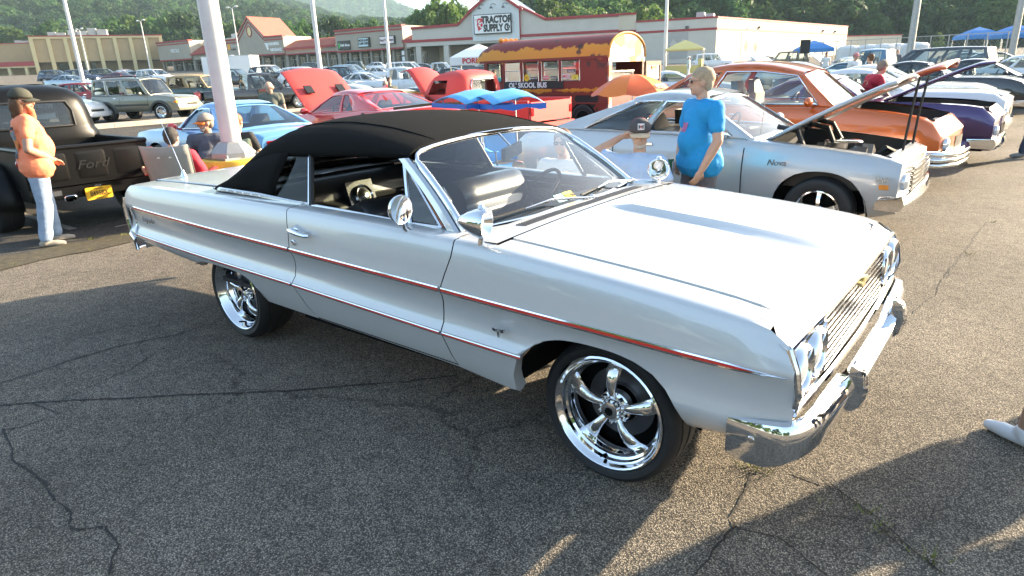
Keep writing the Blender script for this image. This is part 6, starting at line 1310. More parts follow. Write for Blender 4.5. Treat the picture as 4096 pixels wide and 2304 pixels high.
SPECS['shoebox'] = dict(SPECS['coupe70'], xr=-2.55, xf=2.42, W=1.86, wb=2.90, wr=.35, ww=.2, sill=[(-2.55, .46), (-1.8, .36), (2, .34), (2.42, .46)], belt=[(-2.55, .85), (-2.3, 1.0), (-1.7, 1.10), (.6, 1.13), (1.1, 1.12), (1.8, 1.06), (2.2, .98), (2.38, .88), (2.42, .78)], cab=(-2.05, -1.15, .62, 1.12), zr=1.74, arch=.12, yt=.66, panes=[(.10, .36), (.40, .94)], hood=1.18, hl='round', bul=.16, crown=.05, prof=[(0, .86), (.06, .93), (.25, .99), (.5, 1.0), (.75, .985), (.9, .96), (.97, .93), (1.0, .90)])
oc = car('coupe_car', 'copper orange vintage coupe with a rounded roof and raised copper hood', 'car', (-.60, 7.85, 0), 0, 'shoebox', ORANGE, 2, hood_up=33, wheels='five', rimmat=CHROME, chrome_b=CHROME, extra=dict(seatmat=mat('cream_seat', (.50, .48, .42), .6)))
rb_ = M()
for z in (.40, .47, .54): rb_.tube([(2.20, -.90, z), (2.46, -.88, z), (2.62, -.6, z), (2.68, 0, z), (2.62, .6, z), (2.46, .88, z), (2.2, .9, z)], .028, 8)
obj('ribbed_bumper', rb_, CHROME, oc, 60)
PURP = mat('deep_purple_paint', (.055, .030, .13), .25, .4, 1.0, var=.02, vscale=50); CREAMR = mat('cream_roof', (.55, .52, .44), .5)
SPECS['purple'] = dict(SPECS['coupe70'], xf=2.48, belt=[(-2.5, .90), (-2.3, .98), (-1.5, 1.02), (.6, 1.04), (1.0, 1.03), (1.9, .99), (2.25, .95), (2.42, .88), (2.48, .78)], cab=(-1.6, -.8, .05, .62), zr=1.46, hood=.85, panes=[(.10, .45), (.5, .94)], hl='round', bul=.10, prof=[(0, .80), (.1, .88), (.35, .95), (.6, 1.0), (.8, .985), (.93, .95), (1, .90)])
pc = car('coupe_car', 'dark purple classic coupe with cream roof and raised dark hood, beyond the copper orange coupe', 'car', (-.25, 10.75, 0), 0, 'purple', PURP, 1, hood_up=27, roof=CREAMR, wheels='five', rimmat=CHROME, chrome_b=CHROME)
WCAR = mat('white_car_paint', (.72, .73, .74), .3, 0, 1.0); LBLUE = mat('light_blue_paint', (.13, .34, .62), .3, .2, 1.0); BLK = mat('black_car_paint', (.014, .014, .016), .22, 0, 1.0); SATB = mat('satin_black_paint', (.005, .005, .005), .34, 0, 0, spec=.2); NAVY = mat('navy_paint', (.02, .03, .07), .25, .2, 1.0); MRED = mat('bright_red_paint', (.62, .022, .022), .28, .1, 1.0); CORAL = mat('matte_coral_red', (.60, .055, .045), .55, 0, .1); DGREEN = mat('dark_green_paint', (.015, .045, .035), .3, .2, 1.0); SGREY = mat('silver_grey_paint', (.42, .43, .43), .32, .5, 1.0); CHAMP = mat('pewter_green_paint', (.25, .235, .175), .34, .45, 1.0); MAROON = mat('maroon_paint', (.18, .012, .018), .3, .2, 1.0); TANP = mat('tan_hardtop', (.42, .30, .15), .6); TEALP = mat('teal_dark_paint', (.02, .07, .10), .25, .3, 1.0); OLIVE = mat('olive_brown_paint', (.11, .085, .035), .4, .1, .8); DGREY = mat('charcoal_paint', (.07, .075, .08), .3, .4, 1.0)
CL = dict(wheels='steel', chrome_b=CHROME)
car('coupe_car', 'long white classic coupe with a ribbed hood side, between the purple and the black car', 'car', (-.35, 14.1, terr(0, 14.1)), 0, 'coupe70', WCAR, 1, **CL, extra=dict(xf=2.55, hl='round', belt=[(-2.5, .90), (-2.3, .98), (-1.5, 1.02), (.6, 1.02), (1.0, 1.02), (2.0, 1.0), (2.45, .95), (2.55, .84)], zr=1.50))
car('sedan_car', 'white classic sedan whose roof shows behind the man in red', 'car', (-.6, 17.0, terr(0, 17)), 0, 'coupe70', WCAR, 1, **CL, extra=dict(zr=1.50, hl='round', belt=[(-2.5, .90), (-2.3, .98), (.6, 1.02), (1.0, 1.02), (2.0, .98), (2.35, .86)]))
car('coupe_car', 'black lowered classic car with rounded fenders at the right, beyond the white coupe', 'car', (-.05, 19.9, terr(0, 20)), 0, 'coupe70', BLK, 1, **CL, extra=dict(xf=2.5, hl='round', zr=1.5, belt=[(-2.5, .95), (-2.2, 1.05), (.6, 1.05), (1.0, 1.05), (1.9, 1.02), (2.3, .92), (2.5, .75)]))
car('muscle_car', 'black car with its hood raised high at the right edge', 'car', (1.2, 23.2, terr(0, 23)), 0, 'coupe70', BLK, 1, hood_up=34, hoodmat=DGREY, **CL, extra=dict(hl='round', zr=1.45))
car('sedan_car', 'white and black car at the far right edge below the blue canopies', 'car', (2.6, 27.5, terr(0, 27)), 0, 'sedan', WCAR, 1)
# ---- across the aisle: blue coupe, red muscle car, black and red pickups, bus
SPECS['pony'] = dict(SPECS['coupe70'], xr=-2.18, xf=2.42, W=1.75, wb=2.74, sill=[(-2.18, .44), (-1.6, .32), (1.8, .30), (2.42, .38)], belt=[(-2.18, .88), (-2.05, .93), (-1.2, .97), (.6, .93), (1.0, .92), (2.0, .88), (2.35, .84), (2.42, .79)], cab=(-1.42, -.60, .10, .66), zr=1.40, yt=.56, panes=[(.34, .93)], hood=.85, hl='round', bul=.06, fb=.86, vb=(.06, .92))
mu = car('coupe_car', 'light blue classic coupe parked behind the thick white pole', 'car', (-9.2, 3.62, 0), math.pi, 'pony', LBLUE, 2, wheels='five', rimmat=CHROME, chrome_b=CHROME, extra=dict(mirm=MRED, doors=(.36, .98)))
for s in (-1, 1):
    for k in range(3): m = M().box(-2.262, -2.245, s*.47+.075*(k-1)*1.2-.032, s*.47+.075*(k-1)*1.2+.032, .66, .84); obj('taillight_bar', m, mat('bright_red_lens', (.55, .02, .06), .15, coat=1), mu, 0)
SPECS['muscle'] = dict(SPECS['coupe70'], xr=-2.35, xf=2.60, W=1.93, wb=2.95, wr=.36, ww=.26, rim=.25, sill=.26, belt=[(-2.35, 1.02), (-2.2, 1.10), (-1.3, 1.10), (-.9, 1.07), (.7, 1.0), (1.0, .99), (2.0, .95), (2.45, .88), (2.6, .78)], cab=(-1.72, -.72, .22, 1.05), zr=1.48, yt=.60, panes=[(.30, .47), (.50, .95)], hood=1.08, bul=.12, fb=.84, vb=(.08, .92), trim=False)
ch = car('muscle_car', 'bright red muscle coupe with black spoiler and raised red hood', 'car', (-9.15, 6.75, 0), math.pi+R(-6), 'muscle', MRED, 2, hood_up=44, hoodmat=CORAL, wheels='five', rimmat=DGREY, extra=dict(handm=MRED))
spl = M().grid([[(-2.30-.02*abs(i-.5), y, z+.03*(1-abs(y))) for y in frange(-.85, .85, 8)] for i, z in ((0, 1.125), (1, 1.175))], 0); obj('spoiler', spl, SATB, ch, 0, solid=.03)
fc = M().lathe([(.085, 0), (.085, .012), (.06, .016), (.055, .006), (0, .006)], axis='Y', n=18, origin=(-1.35, at_(ch)['Y'](-1.35, .98)-.002, .98)); obj('fuel_cap', fc, BLACK, ch, 40)
fin = M().add([(-.75, 0, 1.515), (-.95, .03, 1.515), (-.95, -.03, 1.515), (-.95, 0, 1.60)], [(0, 1, 3), (0, 3, 2), (1, 2, 3), (0, 2, 1)]); obj('roof_fin', fin, MRED, ch, 0)
hsc = M()
for y in (-.42, .42): hsc.add([(-.0, 0, 0)]*0, [])
pv = Matrix.Translation((1.08, 0, 1.03)) @ Matrix.Rotation(-R(44), 4, 'Y')
for y in (-.42, .42): obj('hood_scoop', M().box(.55, .78, y-.10, y+.10, .012, .045).xf(pv), BLACK, ch, 0); 
ac = M().tube([(1.0, .88, 1.02), (.92, .93, 1.26)], .004, 5); obj('antenna', ac, CHROME_S, ch)
def old_truck(name, label, loc, rz, P, bed='step', hood_up=0, xb=-2.35):
    T = thing(name, label, 'pickup truck', loc, rz)
    x0, x1, w_ = -.72, .80, .86
    zr_ = [(.58, 1.0, 0), (.8, 1.02, 0), (1.05, 1.02, 0), (1.14, 1.0, 0), (1.19, .965, .02), (1.24, .96, .03), (1.45, .925, .06), (1.58, .89, .09), (1.66, .85, .13), (1.74, .76, .22), (1.80, .58, .40), (1.825, .3, .62)]
    def ring(z, f, dx):
        hw = w_*f; a, b = x0+dx*.75, x1-dx*(1.35 if z > 1.2 else 1)-(max(0, z-1.19)*.45); r = .26; out = []
        for y in (-.45, -.16, .16, .45): out.append((a-.03*(1-(y/.6)**2), y*f/1.0 if f < .9 else y, z))
        for q in range(1, 5): t = R(-90+90*q/5); out.append((a+r+r*math.sin(-R(90-90*q/5))*1.0, (hw-r)+r*math.cos(R(90-90*q/5)), z))
        for t in (.22, .30, .82, .92): out.append((lerp(a+r, b, t) if t > .22 else a+r, hw, z))
        out += [(b, hw-.06, z), (b+.04, hw*.4, z), (b+.04, -hw*.4, z), (b, -hw+.06, z)]
        for t in (.92, .82, .30, .22): out.append((lerp(a+r, b, t) if t > .22 else a+r, -hw, z))
        for q in range(4, 0, -1): out.append((a+r+r*math.sin(-R(90-90*q/5)), -((hw-r)+r*math.cos(R(90-90*q/5))), z))
        return out
    rings = [ring(*q) for q in zr_]; n = len(rings[0]); Cb = M(); G = []
    def isw(i, j):
        if 5 <= i < 7: return 'rear_window' if j in (0, 1, 2) else 'window_left' if j in (9,) else 'window_right' if j == n-4-4-1+1-0-0 and False else 'windshield' if j in (12, 13, 14) else None
    for i in range(len(rings)-1):
        for j in range(n):
            k = isw(i, j)
            if 5 <= i < 7 and j == 17: k = 'window_right'
            qd = (rings[i][j], rings[i][(j+1) % n], rings[i+1][(j+1) % n], rings[i+1][j])
            if k: G.append((k, qd))
            else: Cb.quad(*qd)
    Cb.fan(rings[-1]); obj('cab', Cb, P, T, 50)
    for k in ('rear_window', 'windshield', 'window_left', 'window_right'):
        if k.startswith('window_') and hood_up: 
            continue
        m = M()
        for kk, qd in G:
            if kk == k: m.quad(*qd)
        obj(k if 'window_' not in k or k == 'rear_window' else 'window', m, GLASS, T, 60)
    # rubber/chrome ring of the rear window
    fr = [rings[5][0], rings[5][1], rings[5][2], rings[5][3], vl(rings[5][3], rings[5][4], .25), vl(rings[6][3], rings[6][4], .32), vl(rings[7][3], rings[7][4], .25), rings[7][3], rings[7][2], rings[7][1], rings[7][0], vl(rings[7][0], rings[7][-1], .25), vl(rings[6][0], rings[6][-1], .32), vl(rings[5][0], rings[5][-1], .25)]
    obj('window_rubber', M().tube([(p[0]-.004, p[1], p[2]) for p in fr], .018, 6, closed=True), CHROME if hood_up else BLACK, T, 60)
    se = M().obox((-.35, 0, 1.0), (.10, 0, -.03), (0, .70, 0), (-.03, 0, .22)); obj('seat', se, INTER, T, 30); db = M().obox((.62, 0, 1.10), (.10, 0, 0), (0, .75, 0), (0, 0, .10)); obj('dashboard', db, P, T, 30)
    sw = M().tube([(.38+.10*math.sin(a), .38+.20*math.cos(a), 1.20+.16*math.sin(a)) for a in frange(0, 6.2832, 18)[:-1]], .014, 5, closed=True); obj('steering_wheel', sw, BLACK, T)
    for s in (-1, 1):
        dm = M().grid([[(x+d, s*(w_*1.022), z) for z in (.62, 1.1)] for x in (-.42,) for d in (-.005, .005)]); obj('door_gap', dm, BLACK, T, 0); obj('door_handle', M().tube([(-.36, s*.885, 1.05), (-.34, s*.915, 1.05), (-.20, s*.915, 1.04)], .012, 6), CHROME, T)
    # hood, front fenders, grille
    def nose(z, wd): return [(x, y) for x, y in ()]
    h = M().grid([[(lerp(.78, 2.02, t), wd*y, 1.16-.10*t**2+.10*(1-y*y)-(.25*max(0, t-.85)/.15)) for y in frange(-1, 1, 8)] for t in frange(0, 1, 8) for wd in (lerp(.72, .46, t),)])
    if hood_up: h.xf(Matrix.Translation((.78, 0, 1.2)) @ Matrix.Rotation(-R(hood_up), 4, 'Y') @ Matrix.Translation((-.78, 0, -1.2)))
    obj('hood', h, P, T, 50, solid=.02)
    for s in (-1, 1):
        f = M(); rows = []
        for a in frange(-20, 200, 14):
            t = R(a); rows.append([(1.40+(.62+.02*k)*math.cos(t)*(1 if math.cos(t) > 0 else .9), s*yy, .45+(.50-.02*abs(k-2))*math.sin(t)+.03*k) for k, yy in enumerate((.92, .90, .80, .62, .48))])
        f.grid(rows); obj('front_fender', f, P, T, 60, solid=.02); hl_ = M().lathe([(.10, 0), (.11, .02), (.06, .05), (0, .06)], axis='X', n=16, origin=(1.98, s*.66, .86)); obj('headlight', hl_, LENS, T, 60)
    gb = M().box(1.85, 1.92, -.55, .55, .55, .98); obj('grille', gb, BLACK, T, 0); obj('front_bumper', M().box(2.08, 2.16, -.85, .85, .46, .60), P if not hood_up else CHROME, T, 0)
    ch_ = M().box(xb+.1, 1.9, -.42, .42, .42, .56); obj('chassis', ch_, DARK, T, 0)
    # bed
    hb = .70 if bed == 'step' else .88; zt = 1.06; zf_ = .66; b = M()
    for s in (-1, 1): b.box(xb, -.80, s*hb-.025, s*hb+.025, .56, zt)
    b.box(-.83, -.80, -hb, hb, .56, zt); b.box(xb+.02, -.82, -hb, hb, .60, zf_); obj('truck_bed', b, P, T, 0)
    for s in (-1, 1): obj('bed_rail', M().tube([(xb-.01, s*(hb+.01), zt), (-.80, s*(hb+.01), zt)], .034, 8), P, T)
    tg = M().box(xb-.05, xb-.015, -hb+.03, hb-.03, .60, zt-.01); tgo = obj('tailgate', tg, P, T, 0)
    if bed == 'step':
        pw = (2*hb-.06)/3
        for k in range(3):
            yc = (k-1)*pw; e = M(); rr = [(y+yc, z+.83) for y, z in rrect(pw/2-.05, .17, .035, 3)]; ri = [(y+yc, z+.83) for y, z in rrect(pw/2-.075, .145, .03, 3)]
            e.grid([[(xb-.051, y, z) for y, z in rr], [(xb-.059, y*1.0, z) for y, z in ri]], closed_u=True); e.fan([(xb-.059, y, z) for y, z in ri]); obj('tailgate_panel', e, P, tgo, 25)
        text('tailgate_script', 'Ford', .155, mat('black_emboss', (.006, .006, .006), .42, 0, .2), tgo, (xb-.061, 0, .83), (0, -1, 0), (0, 0, 1), .004, shear=.35, xs=1.25)
        obj('tailgate_rail', M().tube([(xb-.035, -hb, zt+.0), (xb-.035, hb, zt+.0)], .03, 8), P, tgo); obj('rear_pan', M().box(xb-.02, xb+.3, -hb-.03, hb+.03, .44, .585), P, T, 0)
        for s in (-1, 1):
            f = M(); rows = []
            for a in frange(-12, 192, 16):
                t = R(a); rows.append([(-1.38+(.56-.012*k*k)*math.cos(t), s*yy, .40+(.50-.014*k*k)*math.sin(t)) for k, yy in enumerate((.70, .80, .90, .955, .98))])
            f.grid(rows); f.grid([[(p[0], p[1], p[2]), (p[0]*.97-1.38*.03, p[1]-s*.005, p[2]*.97+.40*.03)] for p in [r[-1] for r in rows]]); obj('rear_fender', f, P, T, 60, solid=.02)
            tl = M().lathe([(.055, -.05), (.055, -.10), (.03, -.12), (0, -.122)], axis='X', n=12, origin=(xb+.04, s*(hb+.04), .92)); obj('taillight', tl, RED_L, T, 60)
        ex = M().grid([[(x, y+.32, z+.44) for y, z in rrect(.075*q, .038*q, .036*q, 4)] for x, q in ((xb+.3, 1), (xb-.04, 1), (xb-.045, .86), (xb+.1, .86))], closed_u=True); obj('exhaust_tip', ex, CHROME, T, 40)
        YEL = mat('yellow_plate', (.78, .46, .02), .45); pl = M().grid([[(x, y, z+.465) for y, z in rrect(.155, .078, .015, 3)] for x in (xb-.075, xb-.060)], closed_u=True); pl.fan([(xb-.075, y, z+.465) for y, z in rrect(.155, .078, .015, 3)]); po = obj('number_plate', pl, YEL, T, 0)
        BR = mat('plate_brown', (.10, .035, .01), .6)
        text('plate_number', '8495BX', .085, BR, po, (xb-.077, 0, .462), (0, -1, 0), (0, 0, 1), .001, .0012, xs=.78); text('plate_state', 'VIRGINIA', .026, BR, po, (xb-.077, 0, .522), (0, -1, 0), (0, 0, 1), .001); text('plate_kind', 'ANTIQUE', .022, BR, po, (xb-.077, 0, .402), (0, -1, 0), (0, 0, 1), .001)
        obj('plate_lamp', M().box(xb-.08, xb-.05, -.035, .035, .548, .572), CHROME, T, 0); obj('hitch_step', M().box(xb-.10, xb-.02, .42, .60, .50, .56), CHROME_S, T, 0)
    else:
        obj('rear_bumper', M().box(xb-.14, xb-.06, -.85, .85, .44, .56), P, T, 0)
        for s in (-1, 1): obj('taillight', M().box(xb-.06, xb-.045, s*.80-.05, s*.80+.05, .74, .92), RED_L, T, 0)
    if hood_up:
        e = M().box(1.0, 1.7, -.25, .25, .60, .95); eo = obj('engine', e, mat('engine_grey', (.25, .24, .23), .35, .6), T, 0); obj('air_cleaner', M().lathe([(0, 1.05), (.18, 1.05), (.18, .97), (.1, .95)], axis='Z', n=14, origin=(1.35, 0, 0)), CHROME, eo)
    for x in (1.40, -1.38):
        for s in (-1, 1): wheel(T, x, s*(.93 if bed == 'step' and x < 0 else .84)-s*.13, .37, s, .37, .21, .27 if x < 0 else .22, 'five', CHROME_S, 24)
    return T
old_truck('pickup_truck', 'satin black vintage pickup with a yellow antique plate, its tailgate towards the camera', (-9.02, .20, 0), math.pi, SATB, 'step')
rp = old_truck('pickup_truck', 'matte coral red vintage pickup with its rounded hood tipped up', (-9.3, 10.3, 0), math.pi, CORAL, 'flat', 46, -2.75)
# bus
def bus():
    m, t, b, N, L = nodes('peeling_bus_paint'); tc = N('TexCoord'); mp = N('Mapping'); mp.inputs['Scale'].default_value = (1.0, 1.0, .45); L(tc.outputs['Object'], mp.inputs[0]); n = N('TexNoise', i_Scale=3.2, i_Detail=7.0, i_Roughness=.68); L(mp.outputs[0], n.inputs['Vector'])
    sx = N('SeparateXYZ'); L(tc.outputs['Object'], sx.inputs[0])
    def band(zc_, wd):
        s1 = N('Math', operation='SUBTRACT'); L(sx.outputs[2], s1.inputs[0]); s1.inputs[1].default_value = zc_; a = N('Math', operation='ABSOLUTE'); L(s1.outputs[0], a.inputs[0]); r = N('MapRange', n_1=0.0, n_2=wd, n_3=1.0, n_4=0.0); L(a.outputs[0], r.inputs[0]); return r.outputs[0]
    bs = N('Math', operation='MAXIMUM'); L(band(2.12, .34), bs.inputs[0]); b2 = N('Math', operation='MULTIPLY'); L(band(1.16, .16), b2.inputs[0]); b2.inputs[1].default_value = .72; L(b2.outputs[0], bs.inputs[1])
    ad = N('Math', operation='MULTIPLY_ADD'); L(bs.outputs[0], ad.inputs[0]); ad.inputs[1].default_value = .62; L(n.outputs[0], ad.inputs[2]); st = N('MapRange', n_1=.80, n_2=.84, n_3=0.0, n_4=1.0); L(ad.outputs[0], st.inputs[0])
    x = N('Mix', data_type='RGBA'); x.inputs[6].default_value = (.20, .025, .015, 1); x.inputs[7].default_value = (.62, .25, .012, 1); L(st.outputs[0], x.inputs[0])
    n2 = N('TexNoise', i_Scale=1.6, i_Detail=6.0); L(tc.outputs['Object'], n2.inputs['Vector']); r2 = N('MapRange', n_1=.63, n_2=.66, n_3=0.0, n_4=.9); L(n2.outputs[0], r2.inputs[0]); y = N('Mix', data_type='RGBA'); y.inputs[7].default_value = (.05, .022, .014, 1); L(r2.outputs[0], y.inputs[0]); L(x.outputs[2], y.inputs[6]); L(y.outputs[2], b.inputs['Base Color']); b.inputs['Roughness'].default_value = .55
    BUSP = m; RUST = mat('bus_red', (.20, .024, .016), .5, var=.15, vscale=5); BROWN = mat('door_brown', (.12, .05, .03), .5, var=.1, vscale=4)
    T = thing('school_bus', 'short rusty red and yellow school bus with open rear door', 'bus', (-8.62, 13.72, terr(0, 13.7)), R(178))
    hw = .94; xr, xf = -2.30, 2.35; zs_, zb, z1 = .50, 1.42, 1.98
    B = M(); roofp = []
    for x, f in [(xr, 1), (xr+.1, 1), (-1.2, 1), (0, 1), (1.2, 1), (xf-.5, 1), (xf-.2, .93), (xf, .78), (xf+.08, .55)]:
        roofp.append([(x, hw*1.02*math.cos(R(a))*(.9+.1*f), z1+(.62*f)*math.sin(R(a))**.8 if 0 < a < 180 else z1) for a in frange(0, 180, 14)])
    B.grid(roofp); B.fan(roofp[-1]); obj('roof', B, BUSP, T, 45)
    wn = [(1.42, .93), (.83, .33), (.23, -.30), (-.37, -.93)]   # window spans along x (front edge, rear edge)
    wn = [(1.25, .70), (.58, .02), (-.10, -.68), (-.80, -1.40)]
    for s in (1, -1):
        W_ = M(); xs_ = [xf-.25, 1.95, 1.42]+[q for p in wn for q in p]+[xr]
        for a, b_ in zip(xs_, xs_[1:]):
            gl = (a, b_) in wn or (a, b_) == (1.95, 1.42)
            zz = [zs_, .82, 1.0, 1.2, zb, z1] if not gl else [zs_, .82, 1.0, 1.2, zb]
            W_.grid([[(x, s*hw, z) for z in zz] for x in (a, b_)])
        obj('side_wall', W_, BUSP, T, 0, solid=.03)
        for a, b_ in wn+[(1.95, 1.42)]:
            fm = M().tube([(a, s*(hw+.006), zb), (b_, s*(hw+.006), zb), (b_, s*(hw+.006), z1-.03), (a, s*(hw+.006), z1-.03)], .016, 4, closed=True)
            if (a, b_) in wn: fm.tube([(a, s*(hw+.006), lerp(zb, z1, .52)), (b_, s*(hw+.006), lerp(zb, z1, .52))], .009, 4)
            wo = obj('window', fm, CHROME_S if (a, b_) in wn else BLACK, T, 0); obj('pane', M().quad((a, s*(hw-.01), zb), (b_, s*(hw-.01), zb), (b_, s*(hw-.01), z1), (a, s*(hw-.01), z1)), GLASS, wo, 0)
        for z in (1.05, 1.16, .82): obj('rub_rail', M().box(xr+.02, 1.45, s*hw-(.0 if s > 0 else .025), s*hw+(.025 if s > 0 else 0), z-.022, z+.022), BUSP, T, 0)
        obj('eave_strip', M().box(xr-.02, xf-.1, s*(hw+.01)-.02, s*(hw+.01)+.02, z1-.02, z1+.05), RUST, T, 0)
    bd = M().box(-.85, 1.32, hw+.002, hw+.014, 1.215, 1.405); obj('name_band', bd, mat('band_black', (.02, .02, .02), .6), T, 0)
    text('bus_name', "OL' SKOOL BUS", .20, WHITE, T, (.42, hw+.022, 1.31), (-1, 0, 0), (0, 0, 1), .003, .006, xs=1.0)
    for (xx, zz, s_, sz, bg, fg, w2, h2) in ((.45, 1.52, 'TCI', .10, (.85, .60, .02), (.55, .02, .02), .10, .09), (.18, 1.50, 'K-MOTION', .05, (.03, .03, .03), WHITE, .13, .04), (-.25, 1.51, 'WORLD', .055, (.70, .12, .16), WHITE, .10, .05), (-.53, 1.50, 'Edelbrock', .05, (.03, .03, .03), WHITE, .11, .045), (-.95, 1.53, 'MSD', .10, (.72, .70, .70), (.60, .02, .03), .11, .06), (-1.25, 1.51, 'G', .12, (.75, .70, .08), (.3, .3, .02), .10, .06), (-1.12, 1.67, 'moroso', .06, (.10, .10, .10), WHITE, .13, .035)):
        st = M()
        if s_ == 'TCI': st.lathe([(.095, hw+.012), (.09, hw+.016), (0, hw+.016)], axis='Y', n=16, origin=(xx, 0, zz))
        else: st.box(xx-w2, xx+w2, hw+.008, hw+.014, zz-h2, zz+h2)
        so = obj('window_sticker', st, mat('sticker_%02d_%02d' % (int(bg[0]*99), int(bg[2]*99)), bg, .5), T, 0); text('sticker_text', s_, sz, fg if not isinstance(fg, tuple) else mat('ink_%02d' % int(fg[0]*99), fg, .5), so, (xx, hw+.019, zz), (-1, 0, 0), (0, 0, 1), .001, .001)
    pt = M()    # bare black primer patch over the rear arch
    pt.fan([(-1.62+.36*math.cos(q)*(1+.2*math.sin(3*q)), hw+.004, .86+.26*math.sin(q)*(1+.2*math.cos(2*q))) for q in frange(0, 6.2832, 22)[:-1]]); obj('primer_patch', pt, mat('primer_black', (.02, .018, .018), .8), T, 0)
    # rear: dome, frame, opening, open door, cargo box
    rd = M(); ring = [(hw*1.02*math.cos(R(a)), z1+.62*math.sin(R(a))**.8 if 0 < a < 180 else z1) for a in frange(0, 180, 14)]
    m2, t2, b2_, N2, L2 = nodes('flaking_white_dome'); tc2 = N2('TexCoord'); v2 = N2('TexVoronoi', i_Scale=3.0); L2(tc2.outputs['Object'], v2.inputs['Vector']); r3 = N2('ValToRGB'); r3.color_ramp.interpolation = 'CONSTANT'; r3.color_ramp.elements[0].color = (.60, .58, .50, 1); r3.color_ramp.elements[1].position = .62; r3.color_ramp.elements[1].color = (.62, .22, .10, 1); e5 = r3.color_ramp.elements.new(.82); e5.color = (.62, .28, .02, 1); s5 = N2('SeparateColor'); L2(v2.outputs['Color'], s5.inputs[0]); L2(s5.outputs[0], r3.inputs[0]); L2(r3.outputs[0], b2_.inputs['Base Color']); b2_.inputs['Roughness'].default_value = .6
    rd.fan([(xr-.02, y, z) for y, z in ring]+[(xr-.02, -hw, 1.86), (xr-.02, hw, 1.86)]); obj('rear_dome', rd, m2, T, 0); obj('dome_edge', M().tube([(xr-.02, y, z) for y, z in ring], .035, 6), mat('dome_orange', (.62, .26, .02), .6), T)
    for s in (-1, 1): obj('rear_post', M().box(xr-.03, xr+.03, s*hw-.14 if s > 0 else s*hw, s*hw if s > 0 else s*hw+.14, .55, 1.858), m2 if s > 0 else BROWN, T, 0)
    obj('rear_panel', M().box(xr-.03, xr+.02, -hw+.142, hw-.142, .5, 1.12), RUST, T, 0)
    obj('floor', M().box(xr, xf, -hw+.03, hw-.03, .62, .68), DARK, T, 0)
    bx = M().box(xr+.12, xr+.75, -.05, .74, 1.10, 1.60); obj('storage_box', bx, mat('stickered_black', (.05, .04, .04), .5, var=.8, vscale=14), T, 0); obj('box_lid', M().box(xr+.08, xr+.8, -.55, .76, 1.602, 1.64), CHROME_S, T, 0); obj('cooler', M().box(xr+.14, xr+.7, -.52, -.08, 1.10, 1.58), mat('cooler_grey', (.18, .18, .19), .4), T, 0)
    dr = M(); y0 = -hw-.02
    for (ya, yb_, za, zb2) in ((0, .08, .55, 1.86), (.82, .90, .55, 1.86), (.08, .82, 1.74, 1.86), (.08, .82, .55, 1.28)): dr.box(xr-.06, xr-.015, y0-yb_, y0-ya, za, zb2)
    do = obj('rear_door', dr, BROWN, T, 0); obj('door_glass', M().quad((xr-.04, y0-.08, 1.28), (xr-.04, y0-.82, 1.28), (xr-.04, y0-.82, 1.74), (xr-.04, y0-.08, 1.74)), GLASS, do, 0); obj('door_sticker', M().box(xr-.066, xr-.061, y0-.64, y0-.34, 1.64, 1.72), mat('orange_sticker', (.85, .42, .02), .5), do, 0); obj('door_decal', M().box(xr-.066, xr-.061, y0-.62, y0-.22, 1.30, 1.35), mat('red_sticker', (.6, .1, .1), .5), do, 0)
    fr_p = M().box(xf-.3, xf-.26, -hw+.02, hw-.02, .6, 1.1); fr_p.box(xf-.28, xf+.55, -.85, .85, .5, 1.12); obj('engine_cover', fr_p, BUSP, T, 0); obj('windshield', M().quad((xf+.02, -.95, 1.15), (xf+.02, .95, 1.15), (xf-.05, .95, z1), (xf-.05, -.95, z1)), GLASS, T, 0); obj('door_handle', M().box(1.46, 1.66, hw+.002, hw+.03, 1.28, 1.31), CHROME, T, 0)
    for k, (yy, xx) in enumerate(((.35, 1.9), (.12, 1.9), (-.12, 1.9), (-.35, 1.9))): obj('roof_lamp', M().ball((xx, yy, z1+.64), (.09, .07, .07), 8, 6), mat('orange_lamp', (.85, .35, .03), .2, coat=1), T)
    for a in (0, 1, 2): obj('bus_seat', M().box(-1.0+.8*a, -.86+.8*a, -.85, .2, .9, 1.5), INTER, T, 0)
    for x in (1.55, -1.50):
        U = M().grid([[(x+.44*math.cos(R(q)), y, .42+.42*math.sin(R(q))) for y in (-hw-.005, hw+.005)] for q in range(0, 181, 20)]); U.fan([(x+.44*math.cos(R(q)), hw+.006, .42+.42*math.sin(R(q))) for q in range(0, 181, 20)]); obj('wheel_well', U, DARK, T, 0)
        for s in (-1, 1): wheel(T, x, s*(hw-.10), .40, s, .40, .24, .24, 'steel', DGREY, 18)
    return T
bus()
